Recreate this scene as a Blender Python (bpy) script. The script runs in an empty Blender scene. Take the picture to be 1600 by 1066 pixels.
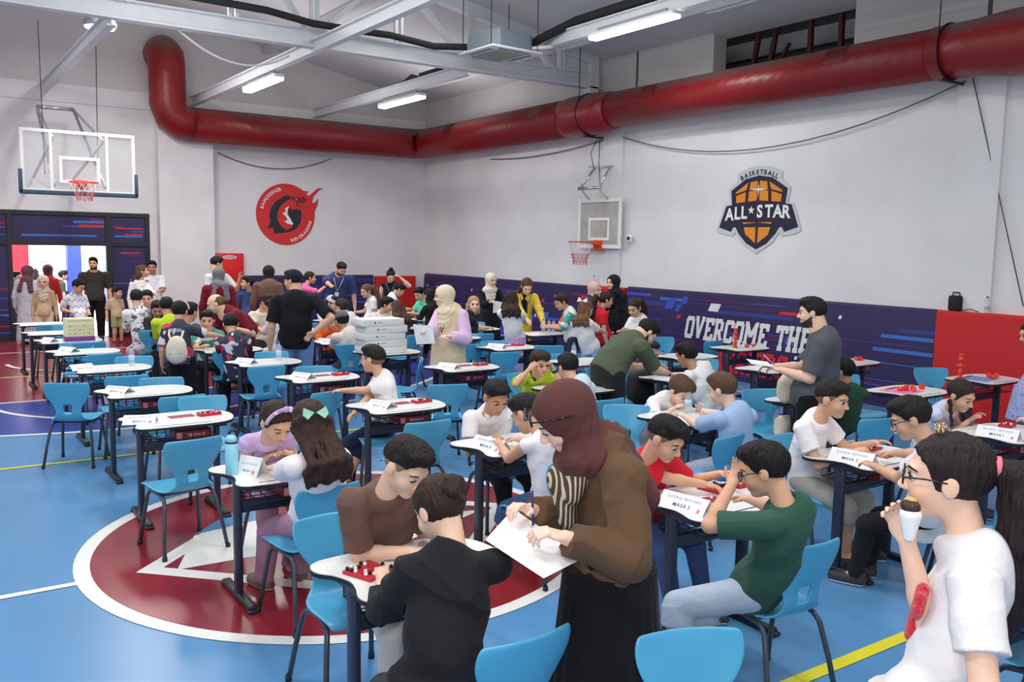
import bpy, bmesh, math, random, time
import numpy as np
from mathutils import Matrix, Vector
SC = bpy.context.scene
COL = SC.collection
T_START = time.time()

# ------------------------------------------------------------------ camera
# Standing on something at the near side of the court, looking towards the far corner of the hall.
CAM_H = 2.152
cam_data = bpy.data.cameras.new('camera')
cam_data.sensor_fit = 'HORIZONTAL'
cam_data.sensor_width = 36.0
cam_data.lens = 36.0 * 1380.3 / 1600.0
cam_data.clip_start = 0.05
cam_data.clip_end = 200
cam = bpy.data.objects.new('camera', cam_data)
COL.objects.link(cam)
_yaw, _pitch, _roll = 0.602713, 0.110353, 0.017709
_f = Vector((math.sin(_yaw)*math.cos(_pitch), math.cos(_yaw)*math.cos(_pitch), -math.sin(_pitch)))
_r0 = Vector((math.cos(_yaw), -math.sin(_yaw), 0)); _u0 = _r0.cross(_f)
_r = math.cos(_roll)*_r0 + math.sin(_roll)*_u0
_u = -math.sin(_roll)*_r0 + math.cos(_roll)*_u0
_m = Matrix((( _r.x, _u.x, -_f.x, 0.0), (_r.y, _u.y, -_f.y, 0.0), (_r.z, _u.z, -_f.z, CAM_H), (0, 0, 0, 1)))
cam.matrix_world = _m
SC.camera = cam

# ------------------------------------------------------------------ world, view transform
SC.view_settings.view_transform = 'Standard'
SC.view_settings.look = 'None'
SC.view_settings.gamma = 1.0
SC.view_settings.use_curve_mapping = False
SC.view_settings.exposure = 0.0
world = bpy.data.worlds.new('world'); SC.world = world
world.use_nodes = True
_bg = world.node_tree.nodes['Background']
_bg.inputs['Color'].default_value = (1.0, 0.985, 0.96, 1)
_bg.inputs['Strength'].default_value = 0.62

def area(name, loc, size, energy, col=(1, 1, 1), rot=(0, 0, 0), sy=None, spread=180):
    l = bpy.data.lights.new(name, 'AREA'); l.shape = 'RECTANGLE'
    l.size = size; l.size_y = sy if sy else size; l.energy = energy; l.color = col
    l.spread = math.radians(spread)
    o = bpy.data.objects.new(name, l); COL.objects.link(o)
    o.location = loc; o.rotation_euler = rot
    o.visible_camera = False
    return o
# rows of fluorescent ceiling fittings of the hall (the ones in view carry their own body further down)
FIX = [(5.4, 15.8, 4.86), (8.2, 15.9, 4.86), (8.95, 10.05, 5.31)]
for i, (x, y, z) in enumerate(FIX):
    area('tube_or_fill_light', (x, y, z-0.06), 0.25, 46, (1, 0.99, 0.97), sy=1.6)
for x in (-1.0, 3.0, 7.0):
    for y in (0.5, 5.0, 10.5):
        area('tube_or_fill_light', (x, y, 5.9), 0.35, 50 if x > 5 else 104, (1, 0.99, 0.97), sy=1.8)
for x in (-1.0, 3.2):
    area('tube_or_fill_light', (x, 16.0, 5.9), 0.35, 150, (1, 0.98, 0.95), sy=1.8)  # added fill, no fitting hangs here: brightens the end wall and pillar
# added upward fill lights, away from any fitting, to brighten the roof underside
for x, y, z in ((6.8, 16.8, 4.6), (9.6, 16.9, 4.6), (7.2, 9.6, 4.6), (3.6, 8.0, 4.6), (3.4, 11.5, 4.6), (3.9, 17.0, 4.6)):
    area('tube_or_fill_light', (x, y, z), 1.2, 22, (1, 0.99, 0.97), rot=(math.pi, 0, 0), sy=1.8)
# the camera's own flash: the photograph's foreground is flash-lit
flash = area('camera_flash', (0.02, 0.0, 2.38), 0.16, 38, (1, 0.98, 0.95))
flash.rotation_euler = cam.rotation_euler
flash.matrix_world = Matrix.Translation((0, 0, 0.2)) @ _m
# sunlit lobby beyond the doorway
area('lobby_light', (3.0, 24.5, 3.3), 4.0, 800, (1, 0.98, 0.97), sy=6.0)
# ------------------------------------------------------------------ materials
def lin(c):
    return tuple(((v/255)/12.92 if v/255 <= 0.04045 else ((v/255+0.055)/1.055)**2.4) for v in c)
MATS = {}
def mat(name, rgb, rough=0.5, spec=0.5, metal=0.0, noise=None, bump=None, coat=0.0, sheen=0.0, sss=0.0):
    """noise=(scale, amount): mottled colour; bump=(scale, strength, stretch) fine relief"""
    if name in MATS: return MATS[name]
    m = bpy.data.materials.new(name); m.use_nodes = True
    nt = m.node_tree; b = nt.nodes['Principled BSDF']
    c = lin(rgb)
    b.inputs['Base Color'].default_value = (*c, 1)
    b.inputs['Roughness'].default_value = rough
    b.inputs['Specular IOR Level'].default_value = spec
    b.inputs['Metallic'].default_value = metal
    b.inputs['Coat Weight'].default_value = coat
    b.inputs['Sheen Weight'].default_value = sheen
    if sss: 
        b.inputs['Subsurface Weight'].default_value = sss
        b.inputs['Subsurface Radius'].default_value = (0.012, 0.005, 0.003)
        b.inputs['Subsurface Scale'].default_value = 1.0
    tc = None
    if noise or bump:
        tc = nt.nodes.new('ShaderNodeTexCoord')
    if noise:
        n = nt.nodes.new('ShaderNodeTexNoise'); n.inputs['Scale'].default_value = noise[0]; n.inputs['Detail'].default_value = 4
        nt.links.new(tc.outputs['Object'], n.inputs['Vector'])
        r = nt.nodes.new('ShaderNodeMapRange'); r.inputs['To Min'].default_value = 1-noise[1]; r.inputs['To Max'].default_value = 1+noise[1]
        r.inputs['From Min'].default_value = 0.3; r.inputs['From Max'].default_value = 0.7
        nt.links.new(n.outputs['Fac'], r.inputs['Value'])
        mx = nt.nodes.new('ShaderNodeVectorMath'); mx.operation = 'SCALE'
        mx.inputs[0].default_value = c
        nt.links.new(r.outputs['Result'], mx.inputs['Scale'])
        nt.links.new(mx.outputs['Vector'], b.inputs['Base Color'])
    if bump:
        mp = nt.nodes.new('ShaderNodeMapping'); st = bump[2] if len(bump) > 2 else (1, 1, 1)
        mp.inputs['Scale'].default_value = st
        nt.links.new(tc.outputs['Object'], mp.inputs['Vector'])
        n2 = nt.nodes.new('ShaderNodeTexNoise'); n2.inputs['Scale'].default_value = bump[0]; n2.inputs['Detail'].default_value = 3
        nt.links.new(mp.outputs['Vector'], n2.inputs['Vector'])
        bp = nt.nodes.new('ShaderNodeBump'); bp.inputs['Strength'].default_value = bump[1]; bp.inputs['Distance'].default_value = 0.02
        nt.links.new(n2.outputs['Fac'], bp.inputs['Height'])
        nt.links.new(bp.outputs['Normal'], b.inputs['Normal'])
    MATS[name] = m
    return m
def emit(name, rgb, strength):
    if name in MATS: return MATS[name]
    m = bpy.data.materials.new(name); m.use_nodes = True
    b = m.node_tree.nodes['Principled BSDF']
    b.inputs['Base Color'].default_value = (0.9, 0.9, 0.9, 1)
    b.inputs['Emission Color'].default_value = (*lin(rgb), 1)
    b.inputs['Emission Strength'].default_value = strength
    MATS[name] = m
    return m
def glass(name, rgb=(235, 245, 248), alpha=0.25, rough=0.05):
    """thin clear plastic or pane: mostly see-through with a glossy skin"""
    if name in MATS: return MATS[name]
    m = bpy.data.materials.new(name); m.use_nodes = True
    nt = m.node_tree; b = nt.nodes['Principled BSDF']
    b.inputs['Base Color'].default_value = (*lin(rgb), 1); b.inputs['Roughness'].default_value = rough
    b.inputs['Alpha'].default_value = alpha
    MATS[name] = m
    return m

def pattern(name, base, blobs, scale, rough=0.8, thr=0.6):
    """cloth with scattered coloured blotches: blobs = list of colours"""
    if name in MATS: return MATS[name]
    m = bpy.data.materials.new(name); m.use_nodes = True
    nt = m.node_tree; b = nt.nodes['Principled BSDF']; b.inputs['Roughness'].default_value = rough
    tc = nt.nodes.new('ShaderNodeTexCoord')
    prev = nt.nodes.new('ShaderNodeRGB'); prev.outputs[0].default_value = (*lin(base), 1)
    out = prev.outputs[0]
    for i, c in enumerate(blobs):
        n = nt.nodes.new('ShaderNodeTexNoise'); n.inputs['Scale'].default_value = scale*(1+0.2*i); n.inputs['Detail'].default_value = 1
        mp = nt.nodes.new('ShaderNodeMapping'); mp.inputs['Location'].default_value = (i*3.7, i*1.9, i*5.1)
        nt.links.new(tc.outputs['Object'], mp.inputs['Vector']); nt.links.new(mp.outputs['Vector'], n.inputs['Vector'])
        g = nt.nodes.new('ShaderNodeMath'); g.operation = 'GREATER_THAN'; g.inputs[1].default_value = thr
        nt.links.new(n.outputs['Fac'], g.inputs[0])
        mx = nt.nodes.new('ShaderNodeMix'); mx.data_type = 'RGBA'
        nt.links.new(g.outputs[0], mx.inputs['Factor']); nt.links.new(out, mx.inputs['A'])
        mx.inputs['B'].default_value = (*lin(c), 1)
        out = mx.outputs['Result']
    nt.links.new(out, b.inputs['Base Color'])
    MATS[name] = m
    return m
def stripes(name, c1, c2, scale, axis=2, duty=0.5, rough=0.8, wav=0.0):
    """cloth with straight or wavy stripes along one object axis"""
    if name in MATS: return MATS[name]
    m = bpy.data.materials.new(name); m.use_nodes = True
    nt = m.node_tree; b = nt.nodes['Principled BSDF']; b.inputs['Roughness'].default_value = rough
    tc = nt.nodes.new('ShaderNodeTexCoord'); sp = nt.nodes.new('ShaderNodeSeparateXYZ')
    nt.links.new(tc.outputs['Object'], sp.inputs[0])
    src = sp.outputs[axis]
    if wav:
        sn = nt.nodes.new('ShaderNodeMath'); sn.operation = 'SINE'; ms = nt.nodes.new('ShaderNodeMath'); ms.operation = 'MULTIPLY'; ms.inputs[1].default_value = 70
        nt.links.new(sp.outputs[0], ms.inputs[0]); nt.links.new(ms.outputs[0], sn.inputs[0])
        ma = nt.nodes.new('ShaderNodeMath'); ma.operation = 'MULTIPLY_ADD'; ma.inputs[1].default_value = wav
        nt.links.new(sn.outputs[0], ma.inputs[0]); nt.links.new(src, ma.inputs[2]); src = ma.outputs[0]
    a = nt.nodes.new('ShaderNodeMath'); a.operation = 'MULTIPLY'; a.inputs[1].default_value = scale
    nt.links.new(src, a.inputs[0])
    f = nt.nodes.new('ShaderNodeMath'); f.operation = 'FRACT'; nt.links.new(a.outputs[0], f.inputs[0])
    g = nt.nodes.new('ShaderNodeMath'); g.operation = 'GREATER_THAN'; g.inputs[1].default_value = duty
    nt.links.new(f.outputs[0], g.inputs[0])
    mx = nt.nodes.new('ShaderNodeMix'); mx.data_type = 'RGBA'
    nt.links.new(g.outputs[0], mx.inputs['Factor'])
    mx.inputs['A'].default_value = (*lin(c1), 1); mx.inputs['B'].default_value = (*lin(c2), 1)
    nt.links.new(mx.outputs['Result'], b.inputs['Base Color'])
    MATS[name] = m
    return m

# ------------------------------------------------------------------ mesh building
class MB:
    """collects shapes, then links them as ONE mesh object"""
    def __init__(s): s.v = []; s.f = []; s.mi = []; s.mats = []; s.sm = []
    def _m(s, m):
        if m not in s.mats: s.mats.append(m)
        return s.mats.index(m)
    def add(s, vs, fs, m, smooth=False):
        o = len(s.v); k = s._m(m)
        s.v += [tuple(v) for v in vs]
        for f in fs: s.f.append(tuple(i+o for i in f)); s.mi.append(k); s.sm.append(smooth)
        return s
    def box(s, c, d, m, rz=0, R=None, bev=0.0):
        hx, hy, hz = d[0]/2, d[1]/2, d[2]/2
        if bev > 0:
            bm = bmesh.new(); bmesh.ops.create_cube(bm, size=1)
            bmesh.ops.scale(bm, vec=d, verts=bm.verts)
            bmesh.ops.bevel(bm, geom=bm.edges[:], offset=bev, segments=2, affect='EDGES', profile=0.5)
            vs = [v.co.copy() for v in bm.verts]; bm.verts.index_update(); fs = [[v.index for v in f.verts] for f in bm.faces]; bm.free()
        else:
            vs = [Vector((x, y, z)) for x in (-hx, hx) for y in (-hy, hy) for z in (-hz, hz)]
            fs = [(0,1,3,2), (4,6,7,5), (0,4,5,1), (2,3,7,6), (0,2,6,4), (1,5,7,3)]
        M = R if R is not None else Matrix.Rotation(rz, 3, 'Z')
        return s.add([M @ v + Vector(c) for v in vs], fs, m, bev > 0)
    def quad(s, pts, m): return s.add(pts, [tuple(range(len(pts)))], m)
    def tube(s, pts, r, m, n=10, closed=False, caps=True):
        """round bar along points; r scalar or list"""
        P = [Vector(p) for p in pts]; N = len(P)
        rr = r if isinstance(r, (list, tuple)) else [r]*N
        up = None; rings = []
        for i in range(N):
            if closed: t = (P[(i+1) % N]-P[i-1])
            else: t = (P[min(i+1, N-1)]-P[max(i-1, 0)])
            t.normalize()
            if up is None:
                up = Vector((0, 0, 1)) if abs(t.z) < 0.9 else Vector((1, 0, 0))
            x = t.cross(up); 
            if x.length < 1e-5: x = t.cross(Vector((0.3, 1, 0.2)))
            x.normalize(); y = x.cross(t); up = y
            rings.append([P[i]+rr[i]*(math.cos(2*math.pi*k/n)*x+math.sin(2*math.pi*k/n)*y) for k in range(n)])
        vs = [v for R in rings for v in R]; fs = []
        for i in range(N if closed else N-1):
            a = i*n; b = ((i+1) % N)*n
            for k in range(n): fs.append((a+k, a+(k+1) % n, b+(k+1) % n, b+k))
        if caps and not closed: fs += [tuple(range(n-1, -1, -1)), tuple(range((N-1)*n, N*n))]
        return s.add(vs, fs, m, True)
    def bar(s, a, b, w, h, m, up=(0, 0, 1)):
        """rectangular bar from a to b"""
        a = Vector(a); b = Vector(b); t = (b-a).normalized(); u = Vector(up)
        x = t.cross(u)
        if x.length < 1e-4: x = t.cross(Vector((1, 0, 0)))
        x.normalize(); y = x.cross(t)
        vs = [p+sx*x*w/2+sy*y*h/2 for p in (a, b) for sx, sy in ((-1,-1), (1,-1), (1,1), (-1,1))]
        return s.add(vs, [(3,2,1,0), (4,5,6,7), (0,1,5,4), (1,2,6,5), (2,3,7,6), (3,0,4,7)], m)
    def prism(s, poly, z0, z1, m, T=None, smooth=False, mtop=None):
        """polygon (x, y) extruded z0..z1; T maps (x,y,z) to world"""
        n = len(poly); T = T or (lambda x, y, z: (x, y, z))
        vs = [T(x, y, z0) for x, y in poly]+[T(x, y, z1) for x, y in poly]
        s.add(vs, [tuple(range(n-1, -1, -1))], m)
        s.add(vs, [tuple(range(n, 2*n))], mtop or m)
        return s.add(vs, [(i, (i+1) % n, n+(i+1) % n, n+i) for i in range(n)], m, smooth)
    def lathe(s, prof, m, n=20, c=(0, 0, 0), axis=None):
        """profile [(r, z)] turned round z"""
        vs = []; fs = []; R = axis or Matrix.Identity(3)
        for r, z in prof:
            for k in range(n): vs.append(R @ Vector((r*math.cos(2*math.pi*k/n), r*math.sin(2*math.pi*k/n), z))+Vector(c))
        for i in range(len(prof)-1):
            for k in range(n): fs.append((i*n+k, i*n+(k+1) % n, (i+1)*n+(k+1) % n, (i+1)*n+k))
        fs.append(tuple(range(n-1, -1, -1))); fs.append(tuple(range((len(prof)-1)*n, len(prof)*n)))
        return s.add(vs, fs, m, True)
    def build(s, name, parent=None, loc=None, rz=None, weld=False):
        me = bpy.data.meshes.new(name)
        me.from_pydata([tuple(v) for v in s.v], [], s.f)
        for m in s.mats: me.materials.append(m)
        me.polygons.foreach_set('material_index', s.mi)
        me.polygons.foreach_set('use_smooth', s.sm)
        me.update()
        o = bpy.data.objects.new(name, me); COL.objects.link(o)
        if parent: o.parent = parent
        if loc: o.location = loc
        if rz is not None: o.rotation_euler[2] = rz
        return o
def smooth_angle(o, deg=40):
    me = o.data
    try: me.set_sharp_from_angle(angle=math.radians(deg))
    except Exception: pass
    return o
def empty(name, loc=(0, 0, 0), rz=0):
    o = bpy.data.objects.new(name, None); COL.objects.link(o); o.empty_display_size = 0.1
    o.location = loc; o.rotation_euler = (0, 0, rz); return o
def tag(o, label, cat, group=None):
    o['label'] = label; o['category'] = cat
    if group: o['group'] = group
    return o
def struct(o): o['kind'] = 'structure'; return o
def copy_tree(o, parent=None):
    c = o.copy(); COL.objects.link(c)
    if parent: c.parent = parent
    for ch in list(o.children): copy_tree(ch, c)
    return c
_glyph = {}
def glyph(ch, bold=0.0):
    """flat outline mesh of one character: (verts2d, faces, advance width) at size 1"""
    key = (ch, bold)
    if key in _glyph: return _glyph[key]
    cu = bpy.data.curves.new('glyph', 'FONT'); cu.body = ch; cu.size = 1; cu.offset = bold; cu.resolution_u = 3
    o = bpy.data.objects.new('glyph', cu); COL.objects.link(o)
    dg = bpy.context.evaluated_depsgraph_get(); dg.update()
    me = bpy.data.meshes.new_from_object(o.evaluated_get(dg))
    vs = [(v.co.x, v.co.y) for v in me.vertices]; fs = [tuple(p.vertices) for p in me.polygons]
    bpy.data.objects.remove(o); bpy.data.curves.remove(cu); bpy.data.meshes.remove(me)
    x0 = min((v[0] for v in vs), default=0); x1 = max((v[0] for v in vs), default=0.25)
    r = ([(x-x0, y) for x, y in vs], fs, x1-x0)
    _glyph[key] = r
    return r
def text(mb, s, size, T, m, bold=0.0, gap=0.10, wide=1.0, center=True, arc=None):
    """flat lettering; T maps (u, v) to world. arc=(radius, centre angle) bends the line round the origin of T
    (positive radius: letters stand on the outside, clockwise; negative: letters read along the lower inside)"""
    total = 0
    for ch in s: total += (0.3 if ch == ' ' else glyph(ch, bold)[2]*wide+gap)*size
    total -= gap*size
    x = -total/2 if center else 0
    for ch in s:
        if ch == ' ': x += 0.3*size; continue
        vs, fs, w = glyph(ch, bold)
        if arc:
            r, a0 = arc
            pts = []
            am = a0-(x+w*wide*size/2)/r if r > 0 else a0+(x+w*wide*size/2)/abs(r)
            for px, py in vs:
                lx = (px-w/2)*wide*size; ly = py*size
                if r > 0: rad = r+ly; ca, sa = math.cos(am), math.sin(am); pts.append(T(rad*ca+lx*sa, rad*sa-lx*ca))
                else: rad = abs(r)-ly; ca, sa = math.cos(am), math.sin(am); pts.append(T(rad*ca-lx*sa, rad*sa+lx*ca))
        else:
            pts = [T(x+px*wide*size, py*size) for px, py in vs]
        mb.add(pts, fs, m)
        x += (w*wide+gap)*size
    return mb
# ------------------------------------------------------------------ the hall
WX, WY = 11.2, 20.35                    # right wall x, end wall y
M_wall = mat('white_wall_paint', (226, 225, 226), 0.75, 0.2, noise=(1.1, 0.05), bump=(30, 0.08))
M_wallg = mat('grey_upper_wall', (206, 202, 201), 0.8, 0.2, noise=(1.5, 0.04))
M_ceil = mat('ceiling_panel', (208, 206, 207), 0.8, 0.2, noise=(0.8, 0.04))
M_blue = mat('court_blue', (86, 143, 192), 0.30, 0.45, noise=(0.7, 0.05))
M_dblue = mat('court_dark_blue', (52, 72, 160), 0.28, 0.5)
M_red = mat('court_red', (138, 30, 42), 0.24, 0.5, noise=(1.0, 0.05))
M_line = mat('court_white_line', (236, 236, 232), 0.35)
M_yel = mat('court_yellow_line', (222, 214, 48), 0.35)
M_fr = mat('dark_frame', (34, 36, 44), 0.4)
M_white = mat('white_gloss', (238, 238, 236), 0.4)
M_steel = mat('white_steel', (214, 217, 220), 0.45, noise=(3, 0.04))
M_navy = mat('banner_navy', (44, 34, 84), 0.45, noise=(1.5, 0.12))
M_bblue = mat('banner_blue', (62, 78, 190), 0.45)
M_bcyan = mat('banner_sky_blue', (58, 110, 190), 0.45)
M_bred = mat('banner_red', (205, 38, 50), 0.45)
M_bdeep = mat('banner_deep_blue', (48, 58, 132), 0.45); M_bplum = mat('banner_plum', (82, 32, 84), 0.45)
M_bdred = mat('banner_dark_red', (122, 30, 66), 0.45)
M_bwhite = mat('banner_white', (226, 226, 226), 0.5)
M_padred = mat('pad_red', (205, 32, 34), 0.5, bump=(60, 0.05))
M_blk = mat('black_plastic', (22, 23, 26), 0.45)

def disc(cx, cy, r, n=72, a0=0, a1=2*math.pi):
    return [(cx+r*math.cos(a0+(a1-a0)*i/n), cy+r*math.sin(a0+(a1-a0)*i/n)) for i in range(n+1)]
class Floor(MB):
    dz = 0.0
    def ring(s, cx, cy, r0, r1, z, m, a0=0, a1=2*math.pi, n=96):
        s.dz += .00008; z += s.dz; P = disc(cx, cy, r0, n, a0, a1); Q = disc(cx, cy, r1, n, a0, a1)
        vs = [(*p, z) for p in P]+[(*q, z) for q in Q]; k = n+1
        return s.add(vs, [(i, i+k, i+1+k, i+1)[::-1] if False else (i, i+k, i+k+1, i+1) for i in range(n)], m)
    def poly(s, pts, z, m):
        s.dz += .00008; z += s.dz
        s.add([(x, y, z) for x, y in pts], [tuple(range(len(pts)))], m)
    def rect(s, x0, y0, x1, y1, z, m): s.poly([(x0, y0), (x1, y0), (x1, y1), (x0, y1)], z, m)
F = Floor()
CX, CY, HY, FT = 2.585, 5.87, 16.7, 12.85
F.box((2.6, 8.2, -0.1), (18.0, 24.4, 0.2), M_blue)
e = 0.0008
F.rect(-6.3, 18.3, WX, WY, e, M_red)                                    # out-of-bounds band
arc3 = disc(CX, HY, 6.25, 96, math.pi, 2*math.pi)                       # three-point area
F.poly([(CX-6.25, 18.3)]+arc3+[(CX+6.25, 18.3)], e, M_dblue)
F.rect(CX-2.45, FT, CX+2.45, 18.3, 2*e, M_red)                         # key
F.ring(CX, HY, 6.20, 6.27, 3*e, M_line, math.pi, 2*math.pi)
for sx in (-1, 1):
    F.rect(CX+sx*6.235-.03, HY, CX+sx*6.235+.03, 18.3, 3*e, M_line)
    F.rect(CX+sx*2.45-.03, FT, CX+sx*2.45+.03, 18.3, 3*e, M_line)
F.rect(CX-2.48, FT-.03, CX+2.48, FT+.03, 3*e, M_line)
F.ring(CX, FT, 1.76, 1.83, 3*e, M_line, math.pi, 2*math.pi, 60)
F.ring(CX, HY, 1.22, 1.29, 3*e, M_line, math.pi, 2*math.pi, 48)
F.rect(-6, 18.27, WX-.6, 18.33, 3*e, M_line)
F.rect(-6, 15.14, WX-1, 15.20, 3.5*e, M_yel)
F.rect(-6, 9.15, WX-1, 9.21, 3.5*e, M_yel)
F.rect(-6, 2.60, WX-1, 2.68, 3.5*e, M_yel)
F.rect(-6, CY-.03, CX-1.79, CY+.03, 3*e, M_line); F.rect(CX+1.79, CY-.03, WX-.7, CY+.03, 3*e, M_line)
F.poly(disc(CX, CY, 1.72, 96)[:-1], 2*e, M_red)
F.ring(CX, CY, 1.70, 1.80, 3*e, M_line)
# diamond outline with a faceted white and blue star inside
R1, R0 = 1.45, 1.28
for k in range(4):
    a, b = k*math.pi/2, (k+1)*math.pi/2
    F.poly([(CX+R0*math.cos(a), CY+R0*math.sin(a)), (CX+R1*math.cos(a), CY+R1*math.sin(a)), (CX+R1*math.cos(b), CY+R1*math.sin(b)), (CX+R0*math.cos(b), CY+R0*math.sin(b))], 3*e, M_line)
F.poly([(1.37, 5.78), (1.64, 6.40), (2.2, 6.55), (2.0, 6.1), (2.6, 5.95), (2.15, 5.75)], 3.4*e, M_line)
F.poly([(1.64, 6.42), (1.92, 6.70), (2.5, 7.1), (2.3, 6.55)], 3.4*e, M_blue)
F.poly([(2.6, 5.95), (3.2, 6.6), (3.0, 6.0), (3.78, 5.86), (2.9, 5.5), (2.7, 4.75), (2.4, 5.5)], 3.4*e, M_line)
F.rect(WX-1.0, -3, WX-0.95, 18.3, 3*e, M_line)
floor = struct(F.build('floor'))

# --- walls
w = MB()
w.box((WX+.15, 8.2, 2.5), (.3, 24.3, 5.0), M_wall)                       # lower wall all along
zt = 5.78
w.box((WX+.15, 15.45, 5.4), (.3, 9.8, .8), M_wallg)                      # upper part, far
w.box((WX+.15, 2.0, 5.4), (.3, 11.8, .8), M_wallg)                       # upper part, near; open between
for y, ww in ((12.95, .55), (6.0, .6)):
    w.box((WX-.03, y, 2.48), (.06, ww, 4.96), M_wall)
struct(w.build('wall_right'))
w = MB()
OX0, OX1, FX1 = 1.80, 3.54, 4.42
w.box((8.3, WY+.15, 2.6), (7.8, .3, 5.2), M_wall)
w.box((-1.0, WY+.15, 3.92), (10.8, .3, 2.56), M_wall)
w.prism([(-6.4, 5.2), (11.5, 5.2), (11.5, 5.62), (2.58, 7.36), (-6.4, 5.62)], 0, .3, M_wallg, T=lambda x, y, z: (x, WY+z, y))
w.box((5.15, WY-.15, 2.42), (1.15, .3, 4.85), M_wall)                    # flat pillar beside the doors
w.box((3.0, WY-.005, 4.84), (12.0, .012, .018), M_wallg)
struct(w.build('wall_back'))
w = MB()
# roof underside, two slopes
for a, b in (((11.5, 5.60), (2.58, 7.36)), ((2.58, 7.36), (-6.4, 5.60))):
    w.prism([a, b, (b[0], b[1]+.12), (a[0], a[1]+.12)], -3.8, WY+.3, M_ceil, T=lambda x, y, z: (x, z, y))
struct(w.build('ceiling'))
w = MB()
for x in (10.2, 7.0, 4.0, 1.2):
    z = 5.6+(11.5-x)*.1973-.09 if x > 2.58 else 7.0
    w.box((x, 8.3, z), (.10, 24, .17), M_ceil)
tag(struct(w.build('trim_roof_purlins')), 'pale purlins under the sloping roof', 'purlin')
w = MB()
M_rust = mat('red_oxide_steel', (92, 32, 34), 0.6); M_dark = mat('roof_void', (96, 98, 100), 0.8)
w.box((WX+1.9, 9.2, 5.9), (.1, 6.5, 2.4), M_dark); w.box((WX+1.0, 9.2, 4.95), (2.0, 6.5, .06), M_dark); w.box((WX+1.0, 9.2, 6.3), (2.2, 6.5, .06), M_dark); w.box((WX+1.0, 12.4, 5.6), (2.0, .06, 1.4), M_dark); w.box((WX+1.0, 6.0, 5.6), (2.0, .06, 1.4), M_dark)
w.box((WX+1.0, 9.2, 5.5), (.2, 4, .28), mat('galvanised_beam', (140, 146, 152), 0.5, noise=(4, .2)))
w.box((WX+.35, 9.2, 5.72), (.10, 3.6, .07), M_rust)
for y in (10.25, 9.9, 9.1, 8.55):
    w.bar((WX+.6, y, 4.98), (WX+.6, y-(.15 if y > 9.5 else 0), 5.75), .07, .07, M_rust)
w.bar((WX+.6, 9.75, 5.0), (WX+.6, 9.5, 5.4), .05, .05, M_rust)
tag(struct(w.build('trim_roof_steelwork')), 'dark red steel and grey beam in the open roof bay', 'steelwork')

# --- end-wall door front: dark frame, printed glass
w = MB()
def fb(x0, x1, z0, z1, m=M_fr, y=WY+.02, t=.08): w.box(((x0+x1)/2, y, (z0+z1)/2), (x1-x0, t, z1-z0), m)
for x0, x1 in ((1.72, 1.80), (3.54, 3.66), (4.34, 4.42), (-.45, -.37)): fb(x0, x1, 0, 2.64)
fb(-6, 4.425, 2.56, 2.643, t=.086); fb(-6, 4.415, 1.94, 2.03, t=.074); fb(-6, 1.79, 0, .10, t=.074); fb(3.55, 4.41, 0, .10, t=.074)
struct(w.build('door_1'))
def printed(name, x0, x1, z0, z1, seed):
    rnd = random.Random(seed); m = MB()
    m.box(((x0+x1)/2, WY+.03, (z0+z1)/2), (x1-x0, .02, z1-z0), M_navy)
    for k in range(int((z1-z0)*9)):
        z = rnd.uniform(z0+.06, z1-.06); a = rnd.uniform(x0, x1-.2); b = min(x1-.02, a+rnd.uniform(.2, (x1-x0)))
        mm = rnd.choice([M_bdred, M_bblue, M_bcyan, M_bdred, M_bred, M_navy]); h = rnd.choice([.015, .02, .05, .03])
        m.box(((a+b)/2, WY+.02-.001*k/10, z), (b-a, .003, h), mm)
    m.box((x0+(x1-x0)*.5, WY+.016, z0+(z1-z0)*.22), ((x1-x0)*.8, .003, .04), M_bcyan)
    o = m.build(name); return struct(o)
printed('window_1', -.37, 1.72, 2.03, 2.56, 1); printed('window_2', 1.80, 3.54, 2.03, 2.56, 2); printed('window_3', 3.66, 4.34, 2.03, 2.56, 3)
printed('window_4', -.37, 1.72, .1, 1.94, 4); printed('window_5', 3.66, 4.34, .1, 1.94, 5)
# --- lobby beyond the doorway
w = MB()
M_lob = mat('lobby_white', (240, 238, 238), 0.6)
w.box((3.0, 24.6, -.05), (12, 8, .1), mat('lobby_floor', (205, 195, 196), 0.25))
w.box((3.0, 28.7, 1.7), (12, .2, 3.4), M_lob); w.box((3.0, 24.6, 3.45), (12, 8, .1), M_lob)
w.box((-2.6, 24.6, 1.7), (.2, 8, 3.4), M_lob); w.box((8.6, 24.6, 1.7), (.2, 8, 3.4), M_lob)
w.box((3.43, 24.0, 1.7), (.30, .35, 3.4), mat('lobby_blue_column', (60, 84, 190), 0.5))
w.box((4.4, 24.2, .95), (.55, .06, 1.9), mat('lobby_grey_door', (150, 165, 185), 0.5))
struct(w.build('wall_lobby'))
b = MB(); b.box((2.52, 28.5, 1.0), (.75, .06, 1.75), mat('lobby_red_panel', (225, 30, 50), 0.5)); b.box((2.90, 28.5, 1.0), (.04, .08, 1.8), mat('lobby_red_edge', (190, 30, 45), .5))
tag(b.build('notice_panel'), 'red panel on the white lobby wall seen through the doorway', 'panel')

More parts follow.
